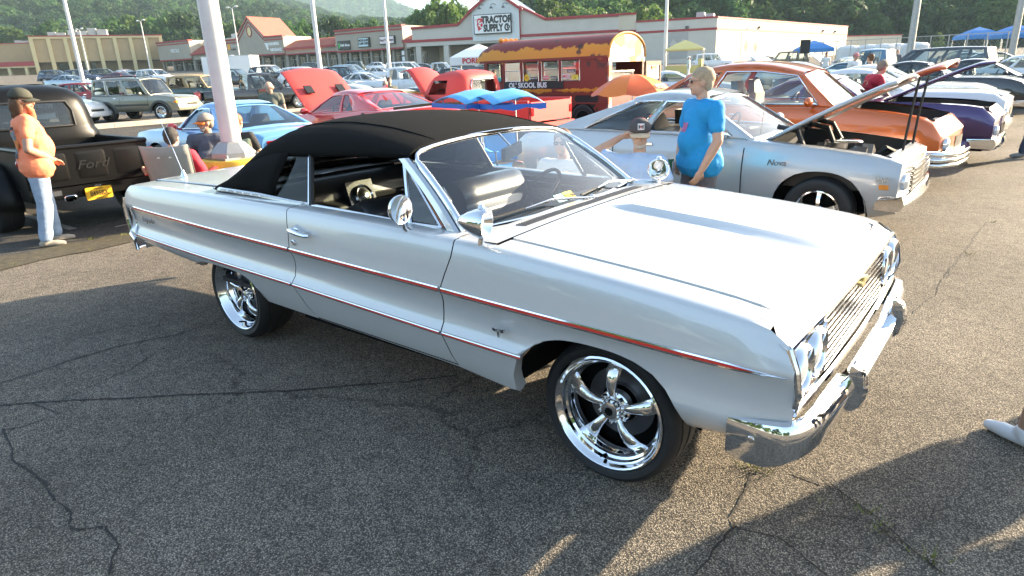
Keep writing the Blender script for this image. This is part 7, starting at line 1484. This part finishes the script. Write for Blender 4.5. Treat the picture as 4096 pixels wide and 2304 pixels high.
# ---- cars of the far car park: (label, px, depth, heading deg, spec, paint, lod, category, name)
LOT = [('pewter green off-road wagon with grey fender flares, in front of the tan store', None, (-28.9, 10.7), 28, 'liberty', CHAMP, 2, 'suv'), ('dark green jeep with a tan hardtop behind the pewter green wagon', None, (-32.9, 15.6), 30, 'wrangler', DGREEN, 2, 'jeep'),
 ('dark navy four wheel drive wagon leftmost under the tan store', 152, 88, 40, 'suv', NAVY, 1, 'suv'), ('dark blue hatchback right of the leftmost navy wagon', 215, 84, 35, 'suv', NAVY, 1, 'suv'), ('pale blue saloon behind the roof of the black pickup', 186, 64, 30, 'sedan', mat('pale_blue_paint', (.34, .42, .48), .3, .4, 1.0), 1, 'car'), ('black boxy wagon behind the pewter green wagon', 276, 86, 60, 'suv', BLK, 1, 'suv'), ('far red saloon below the tan store entrances', 328, 105, 35, 'sedan', MAROON, 0, 'car'), ('red saloon just above the roof of the pewter green wagon', 312, 76, 20, 'sedan', MAROON, 1, 'car'), ('white car half hidden by the red saloon near the tan store', 322, 95, 30, 'sedan', WCAR, 0, 'car'), ('black saloon right of the red saloon near the tan store', 358, 80, 30, 'sedan', BLK, 1, 'car'), ('white wagon nose between the black saloon and the tan hardtop', 398, 70, 20, 'suv', WCAR, 1, 'suv'), ('small red hatchback behind the rear of the pewter green wagon', 222, 36, 62, 'hatch', MAROON, 1, 'car'), ('white car nose between the black pickup and the pewter green wagon', 118, 28, 28, 'hatch', WCAR, 1, 'car'),
 ('dark wagon with roof rails right of the thick white pole', 596, 58, 30, 'suv', DGREY, 1, 'suv'), ('black pickup with a small red sign in its window, behind the man in grey', 645, 33, 75, 'pickup', BLK, 1, 'pickup truck'), ('white wagon right of the box trailer', 688, 84, 30, 'suv', WCAR, 1, 'suv'), ('black wagon in front of the box trailer end', 682, 70, 30, 'suv', BLK, 1, 'suv'), ('black saloon left of the pole under the red tiled roof', 772, 84, 35, 'sedan', BLK, 0, 'car'), ('grey green wagon behind the pole under the red tiled roof', 797, 108, 40, 'suv', DGREY, 0, 'suv'), ('dark blue saloon above the raised red hood', 740, 72, 30, 'sedan', NAVY, 0, 'car'), ('pinkish white wagon above the raised red hood', 770, 58, 25, 'suv', WCAR, 1, 'suv'), ('white saloon right of the pole above the raised red hood', 828, 72, 20, 'sedan', WCAR, 0, 'car'), ('long black wagon with bright window trim behind the white saloon', 876, 55, 25, 'suv', BLK, 1, 'suv'), ('pale blue wagon roof behind the long black wagon', 890, 66, 25, 'suv', mat('pale_blue_paint', (.34, .42, .48), .3, .4, 1.0), 0, 'suv'), ('big white saloon in the middle of the lot, above the red muscle coupe', 922, 44, 24, 'sedan', mat('white_sedan_paint', (.66, .68, .70), .3, .1, 1.0), 2, 'car'), ('silver saloon left behind the big white saloon', 838, 38, 20, 'sedan', SGREY, 1, 'car'), ('dark green wagon with its back to the sign wall', 884, 104, 215, 'suv', DGREEN, 1, 'suv'), ('white crossover with its tail this way under the computer shop sign', 944, 108, 212, 'hatch', WCAR, 2, 'suv'), ('white saloon right behind the big white saloon', 958, 66, 22, 'sedan', WCAR, 1, 'car'), ('white pickup with an open window left of the raised coral hood', 1010, 40, 30, 'pickup', WCAR, 1, 'pickup truck'), ('white van with long side windows above the raised coral hood', 1026, 74, 25, 'van', WCAR, 1, 'van'), ('silver pickup above the roof of the coral pickup', 1108, 58, 28, 'pickup', SGREY, 1, 'pickup truck'), ('dark saloon between the van and the silver pickup', 1072, 82, 30, 'sedan', BLK, 0, 'car'), ('grey crossover in front of the store columns', 1178, 76, 30, 'suv', DGREY, 1, 'suv'), ('black car below the white food tent', 1150, 52, 20, 'sedan', BLK, 1, 'car'), ('yellow striped black race car behind the red muscle coupe', None, (-12.2, 11.4), 178, 'coupe70', BLK, 1, 'car'), ('bright yellow coupe behind the red muscle coupe', None, (-10.9, 8.9), 178, 'coupe70', mat('bright_yellow_paint', (.80, .55, .02), .3, 0, 1.0), 1, 'car'),
 ('white wagon parked at the grey corner of the farm store', 1792, 72, 40, 'liberty', WCAR, 1, 'suv'), ('white old car nose right of the open bus door', 1700, 26, 20, 'coupe70', WCAR, 1, 'car'), ('tan estate car below the pale side wall', 1912, 66, 230, 'sedan', mat('beige_paint', (.40, .36, .28), .4, .2, .8), 1, 'car'), ('olive brown boxy truck beside the tan estate car', 1970, 60, 200, 'liberty', OLIVE, 1, 'suv'), ('silver car with a raised hood below the blue canopy', 1990, 34, 160, 'coupe70', SGREY, 1, 'car'), ('dark teal coupe behind the roof of the orange coupe', 2106, 27, 195, 'coupe70', TEALP, 1, 'car'), ('white car with its hood raised behind the dark teal coupe', 2125, 42, 170, 'coupe70', WCAR, 1, 'car'), ('blue and white pickup in front of the fence', 2205, 34, 170, 'oldpickup', mat('slate_blue_paint', (.07, .16, .24), .3, .2, 1.0), 1, 'pickup truck'), ('black hearse like wagon right of the grey pole', 2350, 30, 170, 'van', BLK, 1, 'van'), ('dark saloon second row at the right under the fence', 2420, 34, 170, 'sedan', DGREY, 1, 'car'), ('black car behind the copper hood at the right', 2520, 31, 5, 'sedan', BLK, 1, 'car'), ('dark green car far right under the blue canopy', 2440, 44, 5, 'sedan', DGREEN, 0, 'car')]
HOODUP = ('silver car with a raised hood', 'white car with its hood raised')
for lb, px, d, hd, spc, pt, ld, cat in LOT:
    p = spot(px, d) if px is not None else (d[0], d[1], terr(*d))
    nm = {'car': 'parked_car', 'suv': 'parked_suv', 'jeep': 'parked_jeep', 'pickup truck': 'pickup_truck', 'van': 'parked_van'}[cat]; kw = {}
    if lb.startswith(HOODUP): kw = dict(hood_up=40)
    ex_ = {}; tp_ = None; rf = None
    if spc == 'liberty' and ld == 2: ex_ = dict(hl='round', slots=True, rim=.24)
    if spc == 'wrangler': tp_ = rf = TANP; ex_ = dict(hl='round', slots=True)
    if lb.startswith('blue and white'): rf = WCAR
    T = car(nm, lb, cat, p, R(hd), spc, pt, ld, 'cars parked across the lot', roof=rf, top=tp_, extra=ex_, wheels='steel', **kw)
    if lb.startswith('pewter'):
        FL = mat('flare_grey', (.06, .062, .055), .6); S = at_(T)['S']
        for c in (S['wb']/2, -S['wb']/2):
            for s in (-1, 1):
                f = M().grid([[(c+rr*math.cos(R(q)), s*(S['W']/2*.985+dy), S['wr']+rr*.96*math.sin(R(q))) for rr, dy in ((.42, .03), (.44, .045), (.52, .035), (.54, -.01))] for q in range(0, 181, 15)]); obj('fender_flare', f, FL, T, 60)
        for s in (-1, 1): obj('side_molding', M().box(-.85, .82, s*.915-.012, s*.915+.012, .66, .74), FL, T, 0); obj('roof_rail', M().tube([(-1.6, s*.52, 1.83), (-1.5, s*.52, 1.89), (0, s*.52, 1.9), (.15, s*.5, 1.84)], .02, 6), BLACK, T)
        obj('indicator', M().box(2.02, 2.14, -.86, -.70, .74, .84), AMBER, T, 0)
    if lb.startswith('yellow striped'):
        D0 = at_(T); obj('racing_stripe', M().grid([[(x, y, D0['S']['zr']+.035) for y in (-.22, .22)] for x in (-.72, .1)]), mat('bright_yellow_paint', (.8, .55, .02), .3), T, 0)
    if lb.startswith('black pickup with'):
        s = obj('sale_sign', M().box(-.3, .3, -.985, -.965, .84, 1.08), mat('sign_black', (.02, .02, .02), .5), T, 0); text('sign_text', 'SORRY BOYS', .07, mat('sign_red_ink', (.6, .04, .05), .5), s, (0, -.99, 1.0), (1, 0, 0), (0, 0, 1), .001)
# white box trailer
p = spot(588, 82); T = thing('box_trailer', 'plain white box trailer in front of the red edged gable', 'trailer', p, R(30)); obj('trailer_body', M().box(-3.2, 3.2, -1.15, 1.15, .55, 2.85), WHITE, T, 0); obj('roof_vent', M().ball((.3, 0, 2.88), (.5, .4, .15), 10, 5), WHITE, T); obj('trailer_trim', M().box(-3.22, 3.22, -1.17, 1.17, 2.86, 2.93), SGREY, T, 0)
obj('drawbar', M().box(3.2, 4.3, -.06, .06, .5, .6), BLACK, T, 0)
for x in (-.5, .4):
    for s in (-1, 1): wheel(T, x, s*1.05, .34, s, .34, .2, .2, 'steel', None, 14)
# tents, fence, umbrella, odds and ends
def canopy(label, x, y, rz, wd, dp, h, m, valance=.25, group=None, legm=CHROME_S):
    T = thing('canopy_tent', label, 'canopy', (x, y, terr(x, y)), rz, group); a, b_ = wd/2, dp/2
    c = M(); cs = [(-a, -b_), (a, -b_), (a, b_), (-a, b_)]
    for i in range(4):
        (x0, y0), (x1, y1) = cs[i], cs[(i+1) % 4]; c.add([(x0, y0, h), (x1, y1, h), (x1*.5, y1*.5, h+.42), (x0*.5, y0*.5, h+.42)], [(0, 1, 2, 3)]); c.add([(x0*.5, y0*.5, h+.42), (x1*.5, y1*.5, h+.42), (0, 0, h+.75)], [(0, 1, 2)]); c.quad((x0, y0, h-valance), (x1, y1, h-valance), (x1, y1, h), (x0, y0, h))
    obj('canopy_top', c, m, T, 0)
    for x0, y0 in cs: obj('leg', M().tube([(x0*.98, y0*.98, 0), (x0*.98, y0*.98, h)], .025, 6), legm, T)
    return T
BLUEC = mat('blue_canopy_cloth', (.04, .20, .50), .7, var=.08, vscale=3); YC = mat('pale_yellow_cloth', (.72, .58, .22), .7)
p = spot(1722, 57); T = canopy('pale yellow canopy over a food stand by the farm store corner', p[0], p[1], R(20), 3.2, 2.6, 2.35, YC, .12); obj('counter', M().box(-1.5, 1.5, -1.2, -.9, .1, 1.0), mat('counter_yellow', (.62, .50, .18), .6), T, 0); obj('shelf', M().box(-1.5, 1.5, .6, .9, .9, .95), SGREY, T, 0); obj('side_panel', M().box(1.2, 1.5, -1.2, 1.1, .1, 1.5), mat('counter_yellow', (.62, .50, .18), .6), T, 0)
p = spot(1207, 40); T = canopy('white food tent with red lettering behind the front of the bus', p[0], p[1], R(30), 3.0, 3.0, 2.25, WHITE, .45); text('tent_lettering', 'PORK', .42, mat('tent_red', (.55, .03, .03), .6), T, (-.2, -1.52, 2.02), (1, 0, 0), (0, 0, 1), .01, .012)
for lb, px, d, h in (('blue canopy beside the silver car with raised hood', 2043, 60, 2.0), ('blue canopy left one of the two at the upper right', 2452, 60, 2.5), ('blue canopy at the right edge above the black raised hood', 2545, 52, 2.4)):
    p = spot(px, d); canopy(lb, p[0], p[1], R(25), 3.0, 3.0, h, BLUEC, .3)
p = spot(2022, 38); T = thing('loudspeaker', 'black loudspeaker on a stand at the blue canopy', 'loudspeaker', p, R(-70)); obj('cabinet', M().box(-.22, .22, -.25, .25, 1.75, 2.5), BLACK, T, 0); obj('stand', M().tube([(0, 0, 0), (0, 0, 1.75)], .03, 6), BLACK, T)
fa, fb = spot(2035, 62), spot(2640, 46); T = thing('chain_link_fence', 'grey chain link fence along the lot behind the show cars', 'fence', (fa[0], fa[1], 0)); Fx = Fr(T, fa, fb); zf = lambda s: lerp(fa[2], fb[2], s/Fx.L)
for i in range(15): s = Fx.L*i/14; obj('post', M().tube([Fx.p(s, 0, zf(s)), Fx.p(s, 0, zf(s)+2.6)], .04, 6), GALV, T)
obj('top_rail', M().tube([Fx.p(0, 0, zf(0)+2.55), Fx.p(Fx.L, 0, zf(Fx.L)+2.55)], .03, 6), GALV, T); w_ = M()
for i in range(int(Fx.L/.35)):
    s = i*.35
    for dr in (-1, 1): w_.tube([Fx.p(s, .02*dr, zf(s)+.05), Fx.p(min(Fx.L, max(0, s+dr*2.4)), .02*dr, zf(s)+2.5)], .006, 3, cap=False)
kind(obj('mesh_wire', w_, GALV, T, 0, clean=False), 'stuff')
for i, (px, d) in enumerate(((2135, 66), (2185, 65), (2222, 64), (2250, 64), (2300, 60))):
    p = spot(px, d); o = M().lathe([(0, 2.2), (.9, 2.1), (1.15, 1.9), (1.2, 1.6), (1.2, .1), (0, .1)], axis='Z', n=18, origin=p); tag(obj('water_tank', o, mat('tank_white', (.62, .62, .60), .5), None, 40), ['white plastic tank behind the fence, leftmost of the row', 'white plastic tank behind the fence, second from left', 'white plastic tank behind the fence, third from left', 'white plastic tank behind the fence, left of the grey pole', 'white plastic tank behind the fence, right of the grey pole'][i], 'tank', 'white tanks behind the fence')
# orange umbrella
v = horizon_dir(1592, 12.2); T = thing('umbrella', 'orange umbrella with eight panels beside the bus rear', 'umbrella', (v.x, v.y, 0), R(20)); OR1, OR2 = mat('umbrella_orange', (.80, .19, .025), .6), mat('umbrella_dark_orange', (.62, .10, .02), .6)
for k in range(8):
    a0, a1 = R(45*k), R(45*k+45); pn = M().grid([[(r_*math.cos(a), r_*math.sin(a), 1.62-.34*(r_/.78)**2-.03*math.cos(8*(a-a0)/2)*0-.04*math.sin(math.pi*(a-a0)/R(45))*(r_/.78)) for a in frange(a0, a1, 4)] for r_ in frange(0.01, .78, 5)]); po = obj('umbrella_panel', pn, OR1 if k % 2 else OR2, T, 60)
    obj('rib', M().tube([(0, 0, 1.60), (.4*math.cos(a0), .4*math.sin(a0), 1.51), (.78*math.cos(a0), .78*math.sin(a0), 1.27)], .005, 4), CHROME_S, T)
obj('pole', M().tube([(0, 0, .02), (0, 0, 1.66)], .014, 6), CHROME_S, T); obj('logo_patch', M().quad((.50, -.44, 1.36), (.66, -.20, 1.36), (.60, -.17, 1.44), (.46, -.38, 1.44)), mat('patch_pale', (.75, .55, .45), .6), T, 0)
text('umbrella_lettering', "DICK'S", .09, mat('umbrella_dark_orange', (.62, .10, .02), .6), T, (.585, -.315, 1.40), (.16, .24, 0), (-.05, .03, .09), .001, .002)
p = horizon_dir(1340, 13.0); T = thing('traffic_cone', 'orange traffic cone beside the coral pickup bed', 'cone', (p.x, p.y, 0)); obj('cone_body', M().lathe([(.03, .72), (.035, .70), (.14, .04)], axis='Z', n=16), OR1, T, 40); obj('cone_base', M().box(-.19, .19, -.19, .19, 0, .04), OR1, T, 0)
# blue canopy chairs behind the convertible
SKY = mat('sky_blue_cloth', (.12, .42, .78), .6, var=.06, vscale=6); RBL = mat('royal_blue_cloth', (.02, .13, .50), .6)
def canopy_chair(label, x, y, rz):
    T = camp_chair(label, (x, y, 0), rz, SKY, None, 'blue canopy chairs'); st = mat('chair_tube', (.35, .35, .36), .3, .8)
    for s in (-1, 1): obj('canopy_pole', M().tube([(-.34, s*.30, .9), (-.42, s*.32, 1.38)], .010, 5), st, T)
    cp = M().grid([[(lerp(-.62, .55, t), y_, 1.40+.10*math.sin(math.pi*t)-.10*(y_/.42)**2+.02*math.sin(9*y_)) for y_ in frange(-.42, .42, 6)] for t in frange(0, 1, 6)]); obj('canopy', cp, SKY, T, 60, solid=.01); fl = M().grid([[(lerp(-.62, .55, t), s*.43, z) for z in (1.31, 1.24)] for s in (-1,) for t in frange(0, 1, 4)]); obj('canopy_flap', fl, RBL, T, 0, solid=.006); fl = M().grid([[(.56, y_, z) for z in (1.30, 1.23+.02*math.sin(14*y_))] for y_ in frange(-.42, .42, 8)]); obj('canopy_flap', fl, RBL, T, 0, solid=.006)
    return T
p = horizon_dir(1185, 10.2); canopy_chair('blue canopy chair, left of the two behind the black fabric top', p.x, p.y, R(-20)); p = horizon_dir(1270, 9.8); canopy_chair('blue canopy chair, right of the two behind the black fabric top', p.x, p.y, R(-30))
# ================================================================ people
JEAN = mat('faded_jeans', (.30, .38, .50), .85, var=.25, vscale=9); JEAND = mat('dark_jeans', (.05, .08, .14), .85, var=.2, vscale=9); GRYC = mat('grey_shorts', (.10, .10, .115), .9, var=.15, vscale=14); NEON = mat('neon_orange_shirt', (.95, .27, .13), .8, var=.06, vscale=9); AQUA = mat('turquoise_shirt', (.008, .27, .60), .8, var=.06, vscale=9); LBS = mat('pale_blue_shirt', (.40, .53, .72), .8, var=.05, vscale=9); GRS = mat('slate_grey_shirt', (.085, .095, .12), .85, var=.1, vscale=9); REDS = mat('red_shirt', (.52, .025, .05), .8, var=.06, vscale=9); WHS = mat('white_shirt', (.72, .72, .70), .8); GREENS = mat('grey_green_shirt', (.12, .125, .10), .85); BLKS = mat('black_shirt', (.02, .02, .022), .85)
HGREY = mat('grey_hair', (.24, .20, .15), .8, var=.3, vscale=40); HBR = mat('brown_hair', (.10, .045, .018), .7, var=.3, vscale=40); HDK = mat('dark_grey_hair', (.035, .03, .028), .8, var=.4, vscale=40); HLT = mat('chestnut_hair', (.22, .08, .03), .6, var=.3, vscale=30); BEARD = mat('grey_beard', (.42, .38, .33), .85, var=.3, vscale=50); BEARDB = mat('ginger_beard', (.28, .14, .07), .85, var=.3, vscale=50); CAPG = mat('olive_cap', (.055, .055, .04), .85); SUNG = mat('dark_sunglasses', (.05, .02, .015), .08, coat=1); SUNO = mat('orange_sunglasses', (.65, .10, .02), .08, coat=1); SPECT = mat('clear_glasses', (.25, .18, .14), .1, coat=1); SHOEW = mat('white_canvas', (.84, .84, .86), .8); SHOET = mat('tan_shoe', (.36, .31, .25), .8, var=.15, vscale=12)
# man in the neon orange T-shirt
g1 = gpt(118, 603); om, hm_ = person('person in a neon orange T-shirt, faded jeans and olive cap, standing by the black pickup', (-6.22, -.52, 0), R(80), STAND, dict(rwr=(.17, -.10, .98), rel=(-.06, -.30, 1.13), rhd=(.6, .7, -.2), rhn=(.2, .3, -1), lwr=(.17, .12, .98), lel=(-.02, .28, 1.12), abd=(.04, 0, 1.12), lan=(.04, .13, .09), ran=(-.10, -.13, .09), lto=(.25, .15, .03), rto=(.10, -.17, .03), lkn=(.03, .12, .5), rkn=(-.02, -.12, .5)), 1.0, .010, NEON, .50, JEAN, shoe=SHOET, hair=HBR, hairstyle='mane', cap=CAPG, beard=(BEARDB, True), belly=.05, wide=1.08, head=(-22, 4), skin=SKIN_T, glasses=SUNG)
for k, (yy, zz, w2, h2, cc) in enumerate(((0, 1.36, .10, .022, (.04, .04, .05)), (0, 1.27, .13, .055, (.30, .30, .32)), (.0, 1.18, .135, .035, (.70, .22, .05)), (.0, 1.12, .13, .035, (.16, .16, .18)), (.0, 1.06, .12, .035, (.05, .05, .06)))):
    rows = [[(-.172-.012*(1-(y/.2)**2)+.02*(zz+dz-1.2)+(.012 if False else 0), y+yy, zz+dz) for y in frange(-w2, w2, 6)] for dz in (-h2, 0, h2)]; pr = obj('shirt_print', M().grid(rows), mat('print_%d' % k, cc, .8, var=.7, vscale=22), om, 60)
    sw_ = pr.modifiers.new('cling', 'SHRINKWRAP'); sw_.target = [c for c in om.children if c.name.startswith('shirt') and 'print' not in c.name][0]; sw_.offset = .004; sw_.wrap_method = 'NEAREST_SURFACEPOINT'
# man in the turquoise T-shirt
p = horizon_dir(1775, 5.75); bm, hmb = person('person in a turquoise T-shirt and grey shorts, standing between the convertible and the silver coupe', (p.x, p.y, 0), R(236), STAND, dict(lel=(.03, .285, 1.14), lwr=(.15, .25, .88), rel=(.02, -.26, 1.15), rwr=(.10, -.22, .92)), .985, .009, AQUA, .60, GRYC, short=True, shoe=SHOEW, hair=mat('sandy_grey_hair', (.36, .28, .19), .8, var=.3, vscale=40), hairstyle='short', glasses=SPECT, belly=.06, wide=1.06, head=(-28, 2))
pr = obj('shirt_print', M().grid([[(.235, y, z) for y in frange(-.05, .05, 4)] for z in frange(1.22, 1.30, 3)]), mat('print_red', (.35, .12, .25), .8, var=.6, vscale=40), bm, 60); s_ = pr.modifiers.new('cling', 'SHRINKWRAP'); s_.target = [c for c in bm.children if c.name.startswith('shirt') and 'print' not in c.name][0]; s_.offset = .004
# seated man with sunglasses and cap, in a green chair
p = horizon_dir(1612, 5.5); GCH = mat('green_chair_cloth', (.03, .12, .06), .8); camp_chair('green folding chair under the man with the red and grey cap', (p.x, p.y, 0), R(-66), GCH, None)
sm, hms = person('person seated in a green chair, pale blue shirt, red and grey cap and sunglasses', (p.x, p.y, .02), R(-66), SIT, dict(lsh=(-.14, .19, .92), rsh=(-.14, -.19, .92), rel=(-.14, -.40, 1.02), rwr=(-.24, -.17, 1.14), rhd=(-.1, 1, .1), lel=(-.02, .30, .70), lwr=(.22, .18, .66)), 1.0, .009, LBS, .62, GRYC, short=True, shoe=SHOEW, hair=HGREY, hairstyle='crop', cap=mat('charcoal_cap', (.06, .055, .06), .8), capvis=mat('tan_visor', (.55, .42, .28), .8), capback=mat('red_mesh', (.50, .03, .02), .8), beard=(BEARD, False), glasses=SUNG, belly=.05, wide=.97, head=(8, 8))
hpm = lambda x, y, z: tuple(hms @ Vector((x, y, z)))
bd_ = M().quad(hpm(.108, -.028, .070), hpm(.108, .028, .070), hpm(.088, .028, .120), hpm(.088, -.028, .120)); bo = obj('cap_badge', bd_, WHITE, sm, 0)
ih = M()
for a, b_, c2, d2, mi_ in ((-.022, -.012, .078, .112, 0), (.012, .022, .078, .112, 0), (-.012, .012, .090, .100, 0), (-.004, .004, .080, .112, 1)): x_ = .112; ih.quad(*[hpm(x_-(zz-.07)*.4, yy, zz) for yy, zz in ((a, c2), (b_, c2), (b_, d2), (a, d2))], mi=mi_)
obj('badge_letters', ih, [BLACK, mat('red_stripe', (.5, .012, .015), .35)], bo, 0)
# people sitting by the pole
GC2, RC2 = mat('grey_chair_cloth', (.30, .29, .26), .8, var=.08, vscale=4), mat('red_chair_cloth', (.50, .02, .02), .8); p = horizon_dir(418, 8.1)
c1 = camp_chair('grey and red folding chair seen from behind, beside the black pickup tailgate', (p.x, p.y, 0), R(128), GC2, RC2); c1.scale = (1, 1, 1.12); person('person in a red shirt seated with back to the camera by the black tailgate', (p.x, p.y, -.05), R(128), SIT, dict(lel=(.02, .42, .74), lwr=(.20, .62, .74)), 1.0, .011, REDS, .75, GRYC, short=True, shoe=SHOEW, hair=HDK, hairstyle='short', wide=1.1)
T = c1; mtn = M(); 
mtn.add([(-.40, .10, .80), (-.40, -.10, .80), (-.41, -.03, .86), (-.41, .03, .835)], [(0, 1, 2), (0, 2, 3)]); obj('chair_logo', mtn, WHITE, c1, 0)
p = horizon_dir(492, 9.3); camp_chair('dark folding chair under the man in the orange cap', (p.x, p.y, 0), R(-42), mat('charcoal_chair_cloth', (.05, .05, .055), .8)); person('person seated in a slate grey shirt and orange cap with orange sunglasses', (p.x, p.y, 0), R(-42), SIT, dict(lel=(.0, .33, .66), lwr=(.20, .34, .66)), 1.02, .011, GRS, .62, JEAND, shoe=SHOEW, hair=HGREY, hairstyle='crop', cap=mat('grey_cap', (.30, .27, .24), .8), capvis=mat('orange_visor', (.75, .20, .03), .8), beard=(BEARD, False), glasses=SUNO, belly=.12, wide=1.15, head=(-60, 4))
p = horizon_dir(530, 9.0); T = thing('soda_bottle', 'green soda bottle held beside the thick pole', 'bottle', (p.x, p.y, .60)); obj('bottle_body', M().lathe([(0, 0), (.05, .0), (.055, .02), (.055, .17), (.05, .20), (.02, .27), (.017, .30)], axis='Z', n=16), mat('lime_soda', (.12, .60, .03), .1, trans=.4), T, 50); obj('bottle_cap', M().lathe([(.02, .30), (.02, .325), (0, .325)], axis='Z', n=10), mat('green_cap', (.02, .25, .05), .5), T)
p = horizon_dir(590, 9.9); camp_chair('grey folding chair just right of the thick pole', (p.x, p.y, 0), R(120), mat('sage_chair_cloth', (.16, .22, .18), .8), GC2); person('person with long chestnut hair seated behind the thick pole', (p.x, p.y, 0), R(120), SIT, None, 1.0, .012, BLKS, .6, JEAND, hair=HLT, hairstyle='pony')
# others around
p = horizon_dir(675, 14.2); person('balding person in a grey green shirt looking down at the open red hood', (p.x, p.y, 0), R(-40), STAND, dict(hea=(.07, 0, 1.60)), 1.0, .014, GREENS, .5, JEAND, hair=HGREY, hairstyle='fringe', head=(-40, 26))
p = horizon_dir(966, 20); person('balding person in an orange top behind the red muscle coupe', (p.x, p.y, 0), R(120), STAND, None, .92, .016, NEON, .6, JEAND, hair=HGREY, hairstyle='fringe', hands=False)
p = horizon_dir(977, 21.2); person('brown haired person behind the red muscle coupe', (p.x, p.y, 0), R(-30), STAND, None, .96, .016, GREENS, .6, JEAND, hair=HBR, hairstyle='short', hands=False)
p = horizon_dir(1243, 23.5); person('person in a teal shirt seen through the bus window', (p.x, p.y, terr(p.x, p.y)), R(-60), STAND, None, 1.0, .018, mat('teal_shirt', (.02, .38, .45), .8), .6, JEAND, hair=HBR, hands=False)
p = spot(1733, 54); person('person all in white with a white hat near the yellow food stand', p, R(200), STAND, dict(lan=(.10, .10, .09), ran=(-.16, -.10, .09)), 1.0, .02, mat('pale_mint_shirt', (.55, .66, .58), .8), .8, WHS, shoe=SHOEW, cap=WHITE, hands=False)
p = horizon_dir(2186, 12.3); rm, _ = person('person in a red shirt with a yellow oval print, bending over the purple coupe', (p.x, p.y, 0), R(35), STAND, dict(abd=(.05, 0, 1.10), che=(.14, 0, 1.27), nek=(.20, 0, 1.44), hea=(.28, 0, 1.57), lsh=(.15, .19, 1.38), rsh=(.15, -.19, 1.38), lel=(.25, .26, 1.12), rel=(.25, -.26, 1.12), lwr=(.42, .2, .98), rwr=(.42, -.2, .98)), 1.0, .013, REDS, .6, JEAND, hair=HGREY, hairstyle='short', head=(20, 20), wide=1.08)
pr = obj('shirt_print', M().fan([(-.02, .11*math.cos(q), 1.30+.055*math.sin(q)) for q in frange(0, 6.2832, 16)[:-1]]), mat('print_yellow', (.65, .58, .25), .8), rm, 60); s_ = pr.modifiers.new('cling', 'SHRINKWRAP'); s_.target = [c for c in rm.children if c.name.startswith('shirt') and 'print' not in c.name][0]; s_.offset = .006
p = horizon_dir(2152, 24); person('person in white with a pink cap behind the orange roof', (p.x, p.y, terr(p.x, p.y)), R(-40), STAND, None, 1.0, .018, WHS, .6, JEAND, cap=mat('pink_cap', (.60, .25, .25), .8), hair=HGREY, hands=False)
p = horizon_dir(2192, 19); person('dark haired person just behind the person in red', (p.x, p.y, terr(p.x, p.y)), R(150), STAND, None, 1.0, .018, GRS, .6, JEAND, hair=HBR, hands=False)
for i, (px, d) in enumerate(((2240, 40), (2257, 40.5))): p = horizon_dir(px, d); person(['person with pale hair, left of the pair by the blue and white pickup', 'person with reddish hair, right of the pair by the blue and white pickup'][i], (p.x, p.y, terr(p.x, p.y)), R(-60), STAND, None, .97, .022, WHS if i == 0 else GRS, .6, JEAND, hair=HGREY if i == 0 else HLT, hands=False)
p = spot(2078, 39); person('person in white standing under the blue canopy', p, R(-60), STAND, None, 1.0, .022, WHS, .6, JEAND, hair=HDK, hands=False)
p = horizon_dir(1402, 5.75); camp_chair('pale folding chair beyond the windshield of the convertible', (p.x, p.y, 0), R(-70), mat('beige_chair_cloth', (.35, .32, .28), .8)); person('person in a white T-shirt seated beyond the convertible windshield', (p.x, p.y, -.02), R(-75), SIT, None, .97, .011, WHS, .62, GRYC, short=True, shoe=SHOEW, hair=HBR, glasses=SUNG, hairstyle='short', belly=.04, wide=1.0)
# right edge: legs in jeans, and the two people whose shadows fall across the foreground
g2 = gpt(2572, 394); person('person in jeans and a black shirt at the right edge beside the black car', (g2[0]+.10, g2[1], 0), R(170), STAND, dict(lan=(.10, .10, .09), ran=(-.16, -.10, .09)), 1.0, .012, BLKS, .5, JEAND, shoe=mat('grey_trainer', (.25, .25, .25), .8), hair=HBR)
g3 = gpt(2552, 1118); person('person with a white canvas shoe stepping in at the lower right edge', (3.27, .40, 0), R(142), STAND, dict(lan=(.30, .10, .09), lto=(.5, .12, .03), lkn=(.22, .11, .50), ran=(-.22, -.12, .09), rto=(-.04, -.14, .03), rkn=(-.06, -.11, .5), rel=(-.04, -.24, 1.14), rwr=(.05, -.22, .92)), 1.0, .008, BLKS, .5, GRYC, short=True, shoe=SHOEW, hair=HBR, wide=1.08)
for lb, x, y in (('tall person standing outside the right edge, casting the left long shadow across the foreground', 3.95, 2.4), ('person standing outside the right edge, casting the middle long shadow across the foreground', 4.15, 1.65), ('person standing outside the right edge, casting the nearest long shadow across the foreground', 4.45, .9)): person(lb, (x, y, 0), R(215), STAND, dict(lan=(.0, .16, .09), ran=(0, -.16, .09), lkn=(.02, .15, .5), rkn=(.02, -.15, .5)), 1.0, .014, GRS, .5, JEAND, hair=HBR, wide=1.08)
flush_text()
